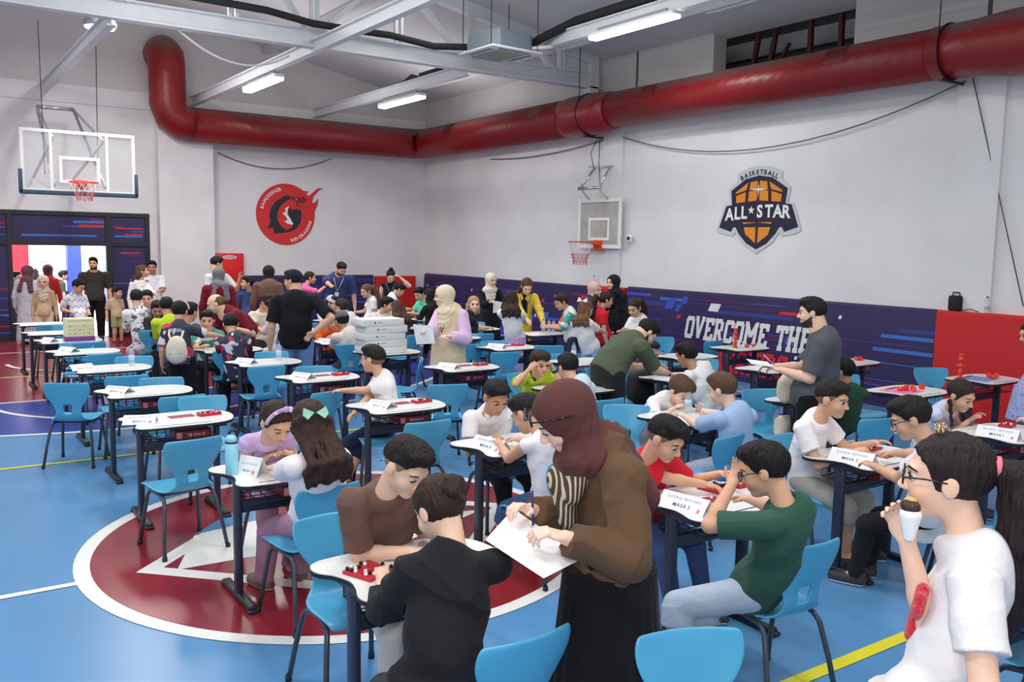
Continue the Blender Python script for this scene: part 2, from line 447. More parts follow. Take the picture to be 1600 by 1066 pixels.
# --- ceiling steel
def thing_mesh(mb, name, label, cat, group=None): return tag(mb.build(name), label, cat, group)
TY = 13.44
t = empty('roof_truss', (0, TY, 0)); tag(t, 'white steel roof truss spanning the hall above the tables', 'truss')
m = MB(); m.box((2.8, 0, 5.12), (17.0, .2, .03), M_steel); m.box((2.8, 0, 5.24), (17.0, .02, .24), M_steel); m.box((2.8, 0, 5.37), (17.0, .16, .025), M_steel)
m.build('bottom_chord', t)
m = MB(); m.bar((11.0, 0, 5.62), (2.58, 0, 7.20), .16, .2, M_steel); m.build('top_chord', t)
def zr(x): return 5.6+(11.5-x)*.1973-.1
for k, x in enumerate((10.15, 8.2, 6.8, 5.35, 4.1, 2.6)):
    m = MB(); m.bar((x, -.06, 5.35), (x, -.06, zr(x)), .05, .06, M_steel, up=(0, 1, 0)); m.bar((x+.1, -.06, 5.35), (x+.1, -.06, zr(x)), .05, .06, M_steel, up=(0, 1, 0)); m.build('post', t)
for a, b in ((10.9, 10.25), (9.5, 10.1), (9.3, 8.25), (7.0, 8.1), (6.7, 5.5), (4.2, 5.3), (4.0, 2.7)):
    m = MB(); m.bar((a, .05, zr(a)), (b, .05, 5.35), .08, .1, M_steel, up=(0, 1, 0)); m.build('diagonal', t)
m = MB(); m.bar((10.98, 0, 4.95), (10.98, 0, 5.7), .2, .2, M_steel, up=(0, 1, 0)); m.box((10.6, .0, 5.45), (.75, .034, .35), M_steel); m.build('end_plate', t)
for x, y0, y1, z, z1, lab in ((2.5, 13.44, 20.35, 5.03, 5.03, 'white ceiling beam above the glass-backed hoop'), (5.4, 13.44, 20.35, 5.03, 5.03, 'white ceiling beam carrying the light beside the red duct elbow'), (8.2, 13.44, 20.35, 5.03, 5.03, 'white ceiling beam carrying the light near the far corner'), (8.95, -1.5, 12.9, 5.38, 5.38, 'white ceiling beam carrying the nearest tube light'), (5.4, 8.0, 13.44, 5.03, 5.03, 'white ceiling beam running from the truss towards us')):
    m = MB()
    for dz, w_, h_ in ((0, .12, .02), (.09, .02, .18), (.18, .12, .02)): m.bar((x, y0, z+dz), (x, y1, z1+dz), w_, h_, M_steel)
    thing_mesh(m, 'ceiling_beam', lab, 'beam')
M_tube = emit('lit_diffuser', (255, 253, 248), 9.0)
LBL = ['lit tube light under the beam beside the red duct elbow', 'lit tube light under the beam near the far corner', 'lit tube light nearest, above the end of the black pipe']
for (x, y, z), lab, L in zip(FIX, LBL, (1.75, 1.75, 1.85)):
    t = empty('tube_or_fill_light', (x, y, z)); tag(t, lab, 'light', None)
    m = MB(); m.box((0, 0, .05), (.19, L, .06), M_white, bev=.02); m.box((0, 0, .1), (.1, L*.8, .06), mat('fitting_grey', (150, 155, 158), .5)); m.build('housing', t)
    m = MB(); m.box((0, 0, 0), (.17, L-.04, .05), M_tube, bev=.015); m.build('diffuser', t)
t = empty('tube_or_fill_light', (6.95, 12.35, 5.95)); tag(t, 'lit light fitting high up at the top edge of the view', 'light')
m = MB(); m.box((0, 0, .05), (.19, 1.7, .06), M_white, bev=.02); m.build('housing', t)
m = MB(); m.box((0, 0, 0), (.17, 1.66, .05), M_tube, bev=.015); m.build('diffuser', t)
t = empty('tube_or_fill_light', (10.3, 9.2, 5.72)); tag(t, 'unlit white batten fitting beside the open roof bay', 'light')
m = MB(); m.box((0, 0, 0), (.14, 1.3, .10), M_white, bev=.02); m.build('housing', t)
t = empty('high_bay_lamp', (2.80, 16.0, 5.52)); tag(t, 'round grey high-bay lamp above the glass-backed hoop', 'lamp')
m = MB(); m.lathe([(.08, .16), (.20, .14), (.25, .06), (.26, 0), (.24, -.01)], mat('lamp_grey', (140, 148, 156), .4), 28); m.build('housing', t)
m = MB(); m.lathe([(.23, -.005), (.22, -.03), (.1, -.05), (.01, -.055)], M_tube, 28); m.build('diffuser', t)
m = MB(); m.tube([(0, 0, .15), (0, 0, .9)], .012, M_steel); m.build('stem', t)
# --- air conditioner cassette
t = empty('air_conditioner', (8.18, 12.38, 5.2)); t.rotation_euler[2] = math.radians(2); tag(t, 'grey ceiling cassette air conditioner hung on four rods', 'air conditioner')
M_ac = mat('cassette_grey', (112, 126, 134), .5); M_acw = mat('cassette_white', (222, 224, 224), .5); M_acf = mat('cassette_grille', (158, 156, 142), .7, bump=(90, .3))
m = MB()
h = .43; c = .13
octo = [(-h+c, -h), (h-c, -h), (h, -h+c), (h, h-c), (h-c, h), (-h+c, h), (-h, h-c), (-h, -h+c)]
m.prism(octo, .03, .30, M_ac); m.build('body', t)
m = MB(); m.box((0, 0, .015), (1.0, 1.0, .035), M_acw, bev=.012); pn = m.build('panel', t)
m = MB(); m.box((0, 0, -.006), (.58, .58, .012), M_acf); m.build('grille', t)
for k in range(4):
    m = MB(); R = Matrix.Rotation(k*math.pi/2, 3, 'Z'); p = R @ Vector((0, .39, -.005))
    m.box(p, (.6, .07, .008), M_ac, R=R); m.build('louvre', t)
for sx in (-.46, .46):
    for sy in (-.4, .4):
        m = MB(); m.tube([(sx, sy, .05), (sx, sy, .95)], .007, M_blk, 6); m.build('rod', t)
m = MB(); m.tube([(.35, -.3, .1), (.7, -.5, .15)], .03, M_white); m.build('pipe', t)
# --- insulated pipes
M_ins = mat('pipe_insulation', (30, 31, 34), .8, bump=(25, .5))
m = MB(); m.tube([(2.2, 13.25, 5.62), (3.4, 13.2, 5.52), (4.6, 13.2, 5.50), (5.3, 13.2, 5.42), (5.9, 13.2, 5.42), (6.6, 13.15, 5.42), (7.3, 13.0, 5.32), (7.75, 12.7, 5.32)], .055, M_ins, 8)
thing_mesh(m, 'insulated_pipe', 'black insulated pipe running along the truss to the air conditioner', 'pipe')
m = MB(); m.tube([(8.65, 12.4, 5.35), (8.8, 12.1, 5.50), (8.95, 11.4, 5.66), (8.95, 7.0, 5.68), (8.95, 3, 5.68)], .075, M_ins, 8)
thing_mesh(m, 'insulated_pipe', 'black insulated pipe running above the nearest tube light', 'pipe')
m = MB(); m.tube([(8.3, 13.6, 5.24), (8.3, 15.4, 5.25), (8.28, 15.6, 5.32), (8.28, 15.9, 5.26), (8.3, 17.0, 5.24), (8.3, 20.0, 5.22)], [.06, .06, .05, .04, .03, .02], M_ins, 8); m.box((8.35, 14.6, 5.3), (.12, 1.5, .1), M_ins)
thing_mesh(m, 'insulated_pipe', 'black pipe and cable lying on the beam near the far corner', 'pipe')
# --- red ventilation duct
def duct_mat():
    m = mat('duct_red', (134, 17, 19), .38, .5)
    nt = m.node_tree; b = nt.nodes['Principled BSDF']
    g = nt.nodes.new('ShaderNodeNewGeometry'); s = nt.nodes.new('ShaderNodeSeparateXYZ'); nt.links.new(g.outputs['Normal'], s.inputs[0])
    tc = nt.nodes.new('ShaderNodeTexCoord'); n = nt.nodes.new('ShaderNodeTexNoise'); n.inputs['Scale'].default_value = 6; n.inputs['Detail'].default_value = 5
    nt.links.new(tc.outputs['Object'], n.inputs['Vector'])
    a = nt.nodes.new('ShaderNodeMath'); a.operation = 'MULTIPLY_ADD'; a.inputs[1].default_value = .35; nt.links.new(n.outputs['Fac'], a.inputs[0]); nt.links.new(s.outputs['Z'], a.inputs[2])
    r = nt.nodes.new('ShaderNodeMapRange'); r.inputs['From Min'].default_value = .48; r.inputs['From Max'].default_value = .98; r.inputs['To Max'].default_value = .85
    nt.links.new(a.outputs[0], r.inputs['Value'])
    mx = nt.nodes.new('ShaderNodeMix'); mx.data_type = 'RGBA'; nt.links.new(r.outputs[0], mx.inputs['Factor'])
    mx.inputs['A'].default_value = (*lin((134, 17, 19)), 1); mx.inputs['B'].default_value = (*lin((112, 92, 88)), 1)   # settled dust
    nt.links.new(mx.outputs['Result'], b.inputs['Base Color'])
    wv = nt.nodes.new('ShaderNodeTexWave'); wv.inputs['Scale'].default_value = 3.0; wv.bands_direction = 'DIAGONAL'
    nt.links.new(tc.outputs['Object'], wv.inputs['Vector'])
    bp = nt.nodes.new('ShaderNodeBump'); bp.inputs['Strength'].default_value = .12; bp.inputs['Distance'].default_value = .02; nt.links.new(wv.outputs['Fac'], bp.inputs['Height']); nt.links.new(bp.outputs['Normal'], b.inputs['Normal'])
    return m
M_duct = duct_mat(); M_duct2 = mat('duct_vent_dark_red', (96, 14, 18), .5)
d = empty('ventilation_duct', (10.8, 13, 4.56)); tag(d, 'long red round ventilation duct running round both walls', 'duct')
def dpart(name, pts, r):
    m = MB(); m.tube([(x-10.8, y-13, z-4.56) for x, y, z in pts], r, M_duct, 40); return m.build(name, d)
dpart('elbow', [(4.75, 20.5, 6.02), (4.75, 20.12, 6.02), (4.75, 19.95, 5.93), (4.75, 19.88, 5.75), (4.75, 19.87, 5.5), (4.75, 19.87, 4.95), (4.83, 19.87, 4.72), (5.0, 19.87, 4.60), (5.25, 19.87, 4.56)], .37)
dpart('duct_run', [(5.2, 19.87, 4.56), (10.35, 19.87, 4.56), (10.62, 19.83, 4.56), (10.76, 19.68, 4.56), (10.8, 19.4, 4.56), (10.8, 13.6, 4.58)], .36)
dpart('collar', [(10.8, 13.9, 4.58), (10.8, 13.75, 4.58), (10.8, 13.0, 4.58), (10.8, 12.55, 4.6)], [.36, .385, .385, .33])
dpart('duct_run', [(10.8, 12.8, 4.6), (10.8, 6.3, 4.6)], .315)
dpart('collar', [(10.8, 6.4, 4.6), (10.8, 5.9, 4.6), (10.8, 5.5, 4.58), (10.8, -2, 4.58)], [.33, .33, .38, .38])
for y, r, zc in ((18.0, .362, 4.57), (14.6, .362, 4.58), (11.4, .317, 4.6), (7.7, .317, 4.6)):
    m = MB(); n = 6; a0, a1 = math.radians(125), math.radians(172)
    for rr, mm in ((r+.004, M_duct2),):
        vs = []
        for i in range(n+1):
            a = a0+(a1-a0)*i/n
            for yy in (y-.17, y+.17): vs.append((10.8+rr*math.cos(a)-10.8, yy-13, zc+rr*math.sin(a)-4.56))
        m.add(vs, [(2*i, 2*i+1, 2*i+3, 2*i+2) for i in range(n)], mm, True)
    m.build('vent', d)
for y, r, z in ((6.23, .34, 4.6), (13.2, .39, 4.58)):
    m = MB(); m.tube([(10.8+r*math.cos(a)-10.8, y-13, z+r*math.sin(a)-4.56) for a in [2*math.pi*k/30 for k in range(30)]], .012, M_blk, 6, closed=True)
    m.tube([(-.30, y-13, z-4.56+.1), (-.30, y-13, 1.2)], .008, M_blk, 6); m.box((.05, y-13, z-r-4.56-.02), (.5, .05, .03), M_blk); m.build('hanger', d)
M_cable = mat('grey_cable', (96, 96, 100), .6)
def sag(a, b, dz, n=14):
    a = Vector(a); b = Vector(b); return [a.lerp(b, i/n)-Vector((0, 0, dz*4*(i/n)*(1-i/n))) for i in range(n+1)]
m = MB(); m.tube(sag((11.12, 6.2, 4.28), (11.15, 12.85, 4.2), .55), .010, M_cable, 6); thing_mesh(m, 'hanging_cable', 'thin cable sagging below the duct above the shield emblem', 'cable')
m = MB(); m.tube(sag((11.15, 12.85, 4.2), (11.15, 17.2, 4.05), .12), .010, M_cable, 6); thing_mesh(m, 'hanging_cable', 'thin cable sagging below the duct above the side hoop', 'cable')
m = MB(); m.tube([(11.1, 6.1, 4.3), (11.15, 5.8, 3.2), (11.15, 5.3, 1.5)], .008, M_cable, 6); thing_mesh(m, 'hanging_cable', 'thin cable hanging down the wall to the red pad', 'cable')
m = MB(); m.tube(sag((3.4, 13.5, 5.1), (5.3, 14.2, 5.1), .3), .016, M_white, 6); thing_mesh(m, 'hanging_cable', 'white cable sagging below the truss above the duct elbow', 'cable')
m = MB(); m.tube(sag((5.9, WY-.05, 4.05), (8.6, WY-.05, 4.1), .3), .010, M_cable, 6); thing_mesh(m, 'hanging_cable', 'faint cable sagging on the wall above the dragon emblem', 'cable')
for x0, x1, lab in ((2.37, 2.10, 'thin rope to the far side of the glass backboard'), (3.40, 2.95, 'thin rope to the near side of the glass backboard')):
    m = MB(); m.tube([(x0, 19.9, 6.3), (x1, 17.5, 3.2)], .007, M_blk, 6); thing_mesh(m, 'backboard_rope', lab, 'rope')

# --- basketball hoops
M_rim = mat('rim_orange', (232, 84, 40), .4); M_net = mat('net_cord', (214, 120, 120), .7); M_netw = mat('net_cord_white', (230, 226, 226), .7)
M_alu = mat('bright_metal', (205, 208, 210), .25, .5, .8); M_padb = mat('backboard_pad_blue', (52, 78, 104), .6)
def net(par, c, r0, r1, h, n=12, m2=None):
    m = MB()
    for s in (-1, 1):
        for k in range(n):
            pts = []
            for i in range(7):
                u = i/6; a = 2*math.pi*(k+s*u*1.6)/n; r = r0+(r1-r0)*min(1, u*1.2)
                pts.append((c[0]+r*math.cos(a), c[1]+r*math.sin(a), c[2]-h*u-.01*math.sin(k*2.1)))
            m.tube(pts[:4], .0045, M_netw, 4, caps=False); m.tube(pts[3:], .0055, m2 or M_net, 4, caps=False)
    return m.build('net', par)
t = empty('basketball_hoop', (CX, 17.05, 0)); tag(t, 'glass basketball backboard with blue pads and orange rim above the door', 'basketball hoop')
z0, z1 = 2.88, 3.93
m = MB(); m.box((0, 0, (z0+z1)/2), (1.78, .012, z1-z0), glass('backboard_glass', (232, 238, 240), .12, .08)); m.build('board', t)
m = MB()
for x in (-.875, -.44, .44, .875): m.box((x, -.01, (z0+z1)/2), (.05 if abs(x) > .5 else .045, .035, z1-z0), M_white)
for z in (z0+.02, z1-.025): m.box((0, -.01, z), (1.803, .039, .053), M_white)
for x in (-.295, .295): m.box((x, -.012, 3.27), (.05, .02, .45), M_white)
for z in (3.07, 3.47): m.box((0, -.012, z), (.643, .024, .053), M_white)
m.build('board_frame', t)
m = MB(); m.box((0, -.01, z0-.01), (1.86, .07, .075), M_padb, bev=.01)
for x in (-.91, .91): m.box((x, -.01, z0+.17), (.06, .07, .40), M_padb, bev=.01)
m.build('edge_pad', t)
m = MB(); m.tube([(.225*math.cos(a), -.40+.225*math.sin(a), 3.05) for a in [2*math.pi*k/40 for k in range(40)]], .011, M_rim, 8, closed=True)
m.box((0, -.09, 3.03), (.16, .18, .05), M_rim); m.box((0, -.02, 3.02), (.22, .03, .16), M_rim); rim = m.build('rim', t)
net(t, (0, -.40, 3.04), .22, .12, .30)
m = MB()
for x in (-.40, .40):
    m.tube([(x, .04, 3.0), (x*.8, 2.6, 4.62)], .03, M_alu, 8); m.tube([(x, .04, 3.8), (x*.8, 2.6, 4.62)], .025, M_alu, 8); m.tube([(x, .04, 3.8), (x*.9, 3.2, 3.3)], .03, M_steel, 8)
m.tube([(-.32, 2.6, 4.62), (.32, 2.6, 4.62)], .04, M_alu, 8); m.build('mount', t)
# side hoop on the right wall
t = empty('basketball_hoop', (WX-.12, 13.2, 0)); tag(t, 'smaller grey stained basketball backboard hanging on the right wall', 'basketball hoop')
t.rotation_euler[2] = math.radians(-90)      # local x -> along -y (to the right in view), local -y -> away from the wall
m = MB(); m.box((0, 0, 2.56), (1.2, .02, .86), mat('stained_board', (176, 174, 170), .5, noise=(2.2, .22))); m.build('board', t)
m = MB()
for x in (-.6, .6): m.box((x, -.01, 2.56), (.07, .03, .92), M_white)
for z in (2.12, 3.0): m.box((0, -.01, z), (1.274, .034, .073), M_white)
for x in (-.28, .28): m.box((x, -.012, 2.45), (.05, .02, .42), M_white)
for z in (2.26, 2.64): m.box((0, -.012, z), (.613, .024, .053), M_white)
m.build('board_frame', t)
m = MB(); m.tube([(.225*math.cos(a), -.46+.225*math.sin(a), 2.2) for a in [2*math.pi*k/40 for k in range(40)]], .013, M_rim, 8, closed=True)
m.box((0, -.12, 2.18), (.2, .22, .06), M_rim); m.box((0, -.03, 2.14), (.24, .04, .2), M_rim); m.build('rim', t)
net(t, (0, -.46, 2.19), .22, .13, .42, m2=mat('net_cord_red', (206, 70, 80), .7))
m = MB()
for x in (-.32, .25): m.tube([(x, -.25, 3.22), (x*.8+.08, .0, 3.62)], .025, M_alu, 8)
m.tube([(-.36, -.25, 3.22), (.3, -.25, 3.22)], .03, M_alu, 8); m.tube([(-.36, 0, 3.65), (.3, 0, 3.65)], .02, M_steel, 8)
for x in (-.3, .25): m.tube([(x, 0, 3.0), (x, -.25, 3.22)], .02, M_steel, 8)
m.tube([(-.1, -.1, 3.6), (-.2, -.1, 3.9), (-.08, -.05, 4.15)], .008, M_blk, 6); m.tube([(.1, -.1, 3.3), (.05, -.1, 3.7), (0, -.05, 4.2)], .008, M_blk, 6); m.build('mount', t)
m = MB(); m.box((WX-.075, 12.39, 2.28), (.03, .13, .13), M_white, bev=.01); m.box((WX-.095, 12.39, 2.28), (.02, .06, .06), M_blk); thing_mesh(m, 'wall_socket', 'white wall socket beside the side hoop', 'socket')

# --- emblems
def circle_arc(r, a0, a1, n=24): return [(r*math.cos(a0+(a1-a0)*i/n), r*math.sin(a0+(a1-a0)*i/n)) for i in range(n+1)]
dE = empty('wall_emblem', (7.47, WY-.012, 2.73)); tag(dE, 'round red dragon emblem painted on the far wall', 'wall emblem')
def flat(layer, polys, m, par, name, sgn=1):
    mb = MB()
    for q, P in enumerate(polys): mb.prism(P, 0, .002, m, T=lambda x, y, z: (x, -layer*.0015-z-q*.0004, y))
    return mb.build(name, par)
k = .70/410
def px(pts, cx=555, cy=562): return [((x-cx)*k, (cy-y)*k) for x, y in pts]
M_er = mat('emblem_red', (208, 42, 46), .6); M_ek = mat('emblem_black', (32, 34, 46), .6); M_ew = mat('emblem_white', (235, 233, 233), .6); M_em = mat('emblem_dark_red', (120, 28, 36), .6)
flat(0, [disc(0, 0, .715, 64)[:-1], px([(700, 170), (790, 225), (895, 236), (850, 265), (880, 300), (940, 250), (1030, 180), (1105, 180), (1040, 210), (960, 300), (935, 390), (980, 380), (1030, 315), (1015, 420), (958, 545), (900, 480), (800, 330)])], M_er, dE, 'roundel')
flat(1, [px([(560, 300), (480, 345), (400, 400), (345, 480), (315, 610), (340, 650), (290, 765), (375, 745), (385, 830), (520, 815), (620, 800), (720, 740), (770, 650), (785, 540), (760, 490), (700, 480), (650, 500), (610, 460), (585, 520), (600, 600), (660, 680), (640, 740), (560, 780), (480, 720), (430, 620), (440, 520), (500, 430), (560, 380), (640, 340)]),
         ], M_ek, dE, 'dragon'); flat(2, [px([(550, 290), (650, 320), (720, 330), (800, 310), (850, 340), (840, 390), (790, 400), (740, 380), (730, 430), (790, 470), (700, 440), (710, 390), (640, 350)])], M_em, dE, 'dragon_head')
flat(2, [px([(600, 445), (545, 480), (550, 530), (505, 545), (560, 600), (580, 640), (530, 650), (580, 690), (660, 700), (620, 620), (575, 560), (580, 490)])], M_ew, dE, 'fang')
flat(4, [px([(690, 350), (715, 345), (708, 362)])], M_ew, dE, 'dragon_eye')
m = MB(); Tt = lambda u, v: (u, -.006, v)
text(m, 'BAHÇEŞEHİR', .105, Tt, M_ew, .025, .10, .95, arc=(.555, math.radians(134)))
m.build('lettering', dE); m = MB(); text(m, 'RED DRAGONS', .105, Tt, M_ew, .025, .10, .95, arc=(-.655, math.radians(-46)))
m.build('lettering', dE)
aE = empty('wall_emblem', (WX-.012, 9.46, 2.745)); aE.rotation_euler[2] = math.radians(-90); tag(aE, 'basketball shield emblem painted on the right wall', 'wall emblem')
kx, ky = 1.70/940, 1.39/1005
def pa(pts, sym=True):
    P = [((x-545)*kx, (548-y)*ky) for x, y in pts]
    return P+[(-x, y) for x, y in reversed(P)] if sym else P
M_ag = mat('emblem_grey', (196, 202, 206), .6); M_an = mat('emblem_navy', (28, 22, 52), .6); M_ao = mat('emblem_orange', (226, 140, 34), .6, noise=(60, .18)); M_ad = mat('emblem_dark', (40, 22, 42), .6)
flat(0, [pa([(545, 48), (430, 62), (300, 125), (300, 205), (205, 305), (225, 470), (165, 480), (75, 780), (130, 820), (285, 850), (300, 800), (380, 930), (545, 1050)])], M_ag, aE, 'outline')
flat(1, [pa([(545, 160), (400, 190), (235, 320), (250, 485), (185, 500), (108, 745), (250, 800), (290, 720), (340, 820), (430, 930), (545, 1000)])], M_an, aE, 'shield')
flat(2, [pa([(545, 215), (420, 240), (290, 340), (300, 465), (545, 440)]), pa([(545, 690), (385, 690), (420, 830), (545, 940)])], M_ao, aE, 'ball')
flat(3, [pa([(545, 300), (545, 318), (420, 335), (285, 385), (285, 360), (420, 315)]), pa([(545, 215), (533, 215), (530, 460), (545, 460)]), pa([(430, 240), (405, 330), (400, 470), (432, 470), (440, 330), (455, 235)], False), pa([(660, 240), (685, 330), (690, 470), (658, 470), (650, 330), (635, 235)], False), pa([(545, 690), (530, 690), (533, 950), (545, 950)])], M_ad, aE, 'seams')
flat(4, [pa([(185, 500), (250, 485), (545, 470), (545, 690), (290, 720), (108, 745)])], M_an, aE, 'ribbon')
flat(4, [[(0, .42), (.012, .335), (.19, .32), (.012, .305), (0, .18), (-.012, .305), (-.19, .32), (-.012, .335)]], M_ew, aE, 'sparkle')
m = MB(); Ta = lambda u, v: (u, -.0085, v)
for ch, u0, v0 in (('A', -.575, -.155), ('L', -.405, -.14), ('L', -.265, -.13), ('S', .045, -.115), ('T', .225, -.115), ('A', .395, -.12), ('R', .565, -.13)): text(m, ch, .27, lambda u, v: (u+u0, -.0085, v+v0), M_ew, .035, .06, .92)
star = [(.07*(1 if i % 2 == 0 else .42)*math.sin(i*math.pi/5)-.125, .07*(1 if i % 2 == 0 else .42)*math.cos(i*math.pi/5)-.005) for i in range(10)]
m.prism(star, 0, .001, M_ew, T=lambda x, y, z: (x, -.008-z, y))
m.build('lettering', aE); m = MB(); text(m, 'BASKETBALL', .105, lambda u, v: (u, -.006, v-.19), M_an, .03, .14, 1.0, arc=(.745, math.radians(90)))
m.build('lettering', aE)

# --- wall pads
SLAB = {'O': (.62, [((.09,.1),(.09,.9)), ((.53,.1),(.53,.9)), ((.05,.09),(.57,.09)), ((.05,.91),(.57,.91))]), 'V': (.68, [((.12,.95),(.34,.05)), ((.56,.95),(.34,.05)), ((0,.95),(.24,.95)), ((.44,.95),(.68,.95))]),
 'E': (.62, [((.15,0),(.15,1)), ((0,.92),(.6,.92)), ((0,.08),(.6,.08)), ((.1,.5),(.42,.5)), ((.55,.7),(.55,1)), ((.55,0),(.55,.3))]), 'R': (.68, [((.15,0),(.15,1)), ((0,.92),(.5,.92)), ((.1,.45),(.5,.45)), ((.52,.5),(.52,.9)), ((.35,.45),(.56,.04)), ((0,.06),(.28,.06)), ((.46,.06),(.68,.06))]),
 'C': (.6, [((.09,.1),(.09,.9)), ((.05,.09),(.55,.09)), ((.05,.91),(.55,.91)), ((.52,.68),(.52,.95)), ((.52,.05),(.52,.3))]), 'M': (.86, [((.14,0),(.14,1)), ((.72,0),(.72,1)), ((.14,.95),(.43,.4)), ((.72,.95),(.43,.4)), ((0,.06),(.28,.06)), ((.58,.06),(.86,.06)), ((0,.94),(.2,.94)), ((.66,.94),(.86,.94))]),
 'T': (.66, [((.33,0),(.33,1)), ((0,.92),(.66,.92)), ((.05,.7),(.05,1)), ((.61,.7),(.61,1)), ((.18,.06),(.48,.06))]), 'H': (.7, [((.15,0),(.15,1)), ((.55,0),(.55,1)), ((.1,.5),(.6,.5)), ((0,.06),(.3,.06)), ((.4,.06),(.7,.06)), ((0,.94),(.3,.94)), ((.4,.94),(.7,.94))]),
 'B': (.62, [((.15,0),(.15,1)), ((0,.92),(.48,.92)), ((0,.08),(.48,.08)), ((.1,.5),(.48,.5)), ((.52,.1),(.52,.45)), ((.52,.55),(.52,.9))]), 'A': (.7, [((.35,.96),(.12,.05)), ((.35,.96),(.58,.05)), ((.2,.32),(.5,.32)), ((0,.06),(.24,.06)), ((.46,.06),(.7,.06))]),
 'I': (.32, [((.16,0),(.16,1)), ((0,.06),(.32,.06)), ((0,.94),(.32,.94))]), 'S': (.6, [((.09,.5),(.09,.9)), ((.51,.1),(.51,.5)), ((.05,.91),(.55,.91)), ((.05,.5),(.55,.5)), ((.05,.09),(.55,.09)), ((.52,.7),(.52,.95)), ((.08,.05),(.08,.3))])}
def slab(mb, s, h, T, m, wide=1.0, gap=.09, t=.2, x=0.0, shear=0.0):
    q = 0
    for ch in s:
        if ch == ' ': x += .35*h*wide; continue
        w_, bars = SLAB[ch]
        for (ax, ay), (bx, by) in bars:
            dx, dy = bx-ax, by-ay; L = math.hypot(dx, dy); nx, ny = -dy/L*t/2, dx/L*t/2
            q += 1; mb.add([T(x+(px_*wide+shear*py_)*h, py_*h, q*.00012) for px_, py_ in ((ax+nx, ay+ny), (bx+nx, by+ny), (bx-nx, by-ny), (ax-nx, ay-ny))], [(0, 1, 2, 3)], m)
        x += (w_*wide+gap)*h
    return x
def pad(name, label, p0, p1, top, base, tilt=.0, th=.09, decor=0, lettering=None, mm=None):
    """padded wall panel from p0 to p1 along a wall; decor prints streaks and blocks on its face"""
    a = Vector((*p0, 0)); b = Vector((*p1, 0)); L = (b-a).length; ux = (b-a)/L; n = Vector((ux.y, -ux.x, 0))   # n points into the hall
    t = empty(name, (a+b)/2); tag(t, label, 'wall pad')
    mm = mm or M_navy
    T = lambda u, v, o=0.0: tuple(ux*(u-L/2)+n*(th+o+tilt*(1-v/top))+Vector((0, 0, v)))
    m = MB(); pr = [(0, base), (th+tilt, base), (th+.0, top-.03), (th-.03, top), (0, top)]
    m.prism(pr, 0, L, mm, T=lambda x, y, z: tuple(ux*(z-L/2)+n*x+Vector((0, 0, y)))); m.build('cushion', t)
    if decor:
        rnd = random.Random(decor); m = MB(); q = 0
        def rect(u0, u1, v0, v1, mat_, sh=0.0):
            nonlocal q; q += 1; o = .0006+.00003*q
            u0, u1 = max(0.02, u0), min(L-.02, u1)
            if u1 > u0: m.add([T(u0, v0, o), T(u1, v0, o), T(u1+sh, v1, o), T(u0+sh, v1, o)], [(0, 1, 2, 3)], mat_)
        for i in range(int(L*1.5)):
            u = rnd.uniform(-.5, L-.5); v = rnd.uniform(base+.05, top-.15); rect(u, u+rnd.uniform(.8, 2.4), v, v+rnd.uniform(.03, .08), rnd.choice([M_bdeep, M_bdeep, M_bplum]))
        for i in range(int(L*6)):
            u = rnd.uniform(-.5, L); v = rnd.uniform(base+.05, top-.1)
            rect(u, u+rnd.uniform(.5, 2.2), v, v+rnd.choice([.006, .008, .012, .05]), rnd.choice([M_bdred, M_bdred, M_bblue, M_bcyan, M_navy]))
        for i in range(int(L*1.6)):
            u = rnd.uniform(0, L-.4); v = rnd.uniform(base+.1, top-.25); s = rnd.uniform(.05, .16)
            rect(u, u+s*1.5, v, v+s, rnd.choice([M_bblue, M_bblue, M_bred, M_bcyan, M_bdred]), s*.35)
        for i in range(int(L*1.2)):
            u = rnd.uniform(0, L-.4); v = rnd.uniform(base+.3, top-.2); rect(u, u+.05, v, v+.05, M_bwhite, .012)
        m.build('print', t)
    if lettering:
        m = MB(); lettering(m, T); m.build('lettering', t)
    return t
def slogan(m, T):
    # u runs from the far end of the pad (y=12.35) towards the camera
    T2 = lambda u, v, o=0: T(u, v, .006+o)
    def sq(u0, v0, w_, h_, mt, sh): m.add([T(u0, v0, .0035), T(u0+w_, v0, .0035), T(u0+w_+sh, v0+h_, .0035), T(u0+sh, v0+h_, .0035)], [(0, 1, 2, 3)], mt)
    sq(1.02, 1.05, .2, .2, M_bblue, .08); sq(1.28, 1.02, .1, .12, M_bblue, .05); sq(1.42, 1.16, .12, .13, M_bblue, .05); sq(2.05, 1.08, .22, .13, M_bwhite, .06); sq(1.33, .90, .09, .07, M_bred, .03); sq(3.5, 1.13, .36, .05, M_bred, .03)
    x = slab(m, 'OVERCOME', .37, lambda u, v, o: T2(1.56+u, .59+v, o), M_bwhite, .82, .06, .20, shear=.12)
    slab(m, 'THE', .37, lambda u, v, o: T2(1.56+x+.13+u, .59+v, o), M_bwhite, .82, .06, .20, shear=.12)
    slab(m, 'BARRIERS', .37, lambda u, v, o: T2(2.05+u, .13+v, o), M_bred, .84, .06, .21, shear=.12)
pad('wall_pad', 'purple printed wall pad with the white OVERCOME slogan', (WX, 12.38), (WX, 6.33), 1.385, .0, .10, decor=11, lettering=slogan)
pad('wall_pad', 'plain red wall pad at the near end of the right wall', (WX, 6.32), (WX, -1.5), 1.385, .0, .0, .16, mm=M_padred)
pad('wall_pad', 'purple printed wall pad between the far corner and the side hoop', (WX, 20.2), (WX, 13.25), 1.34, .0, .10, decor=12)
pad('wall_pad', 'narrow red pad on the pillar below the side hoop', (WX-.06, 13.2), (WX-.06, 12.42), 1.36, .0, .02, .07, mm=M_padred)
pad('wall_pad', 'purple printed wall pad under the dragon emblem', (6.2, WY), (9.70, WY), 1.30, .0, .05, decor=13)
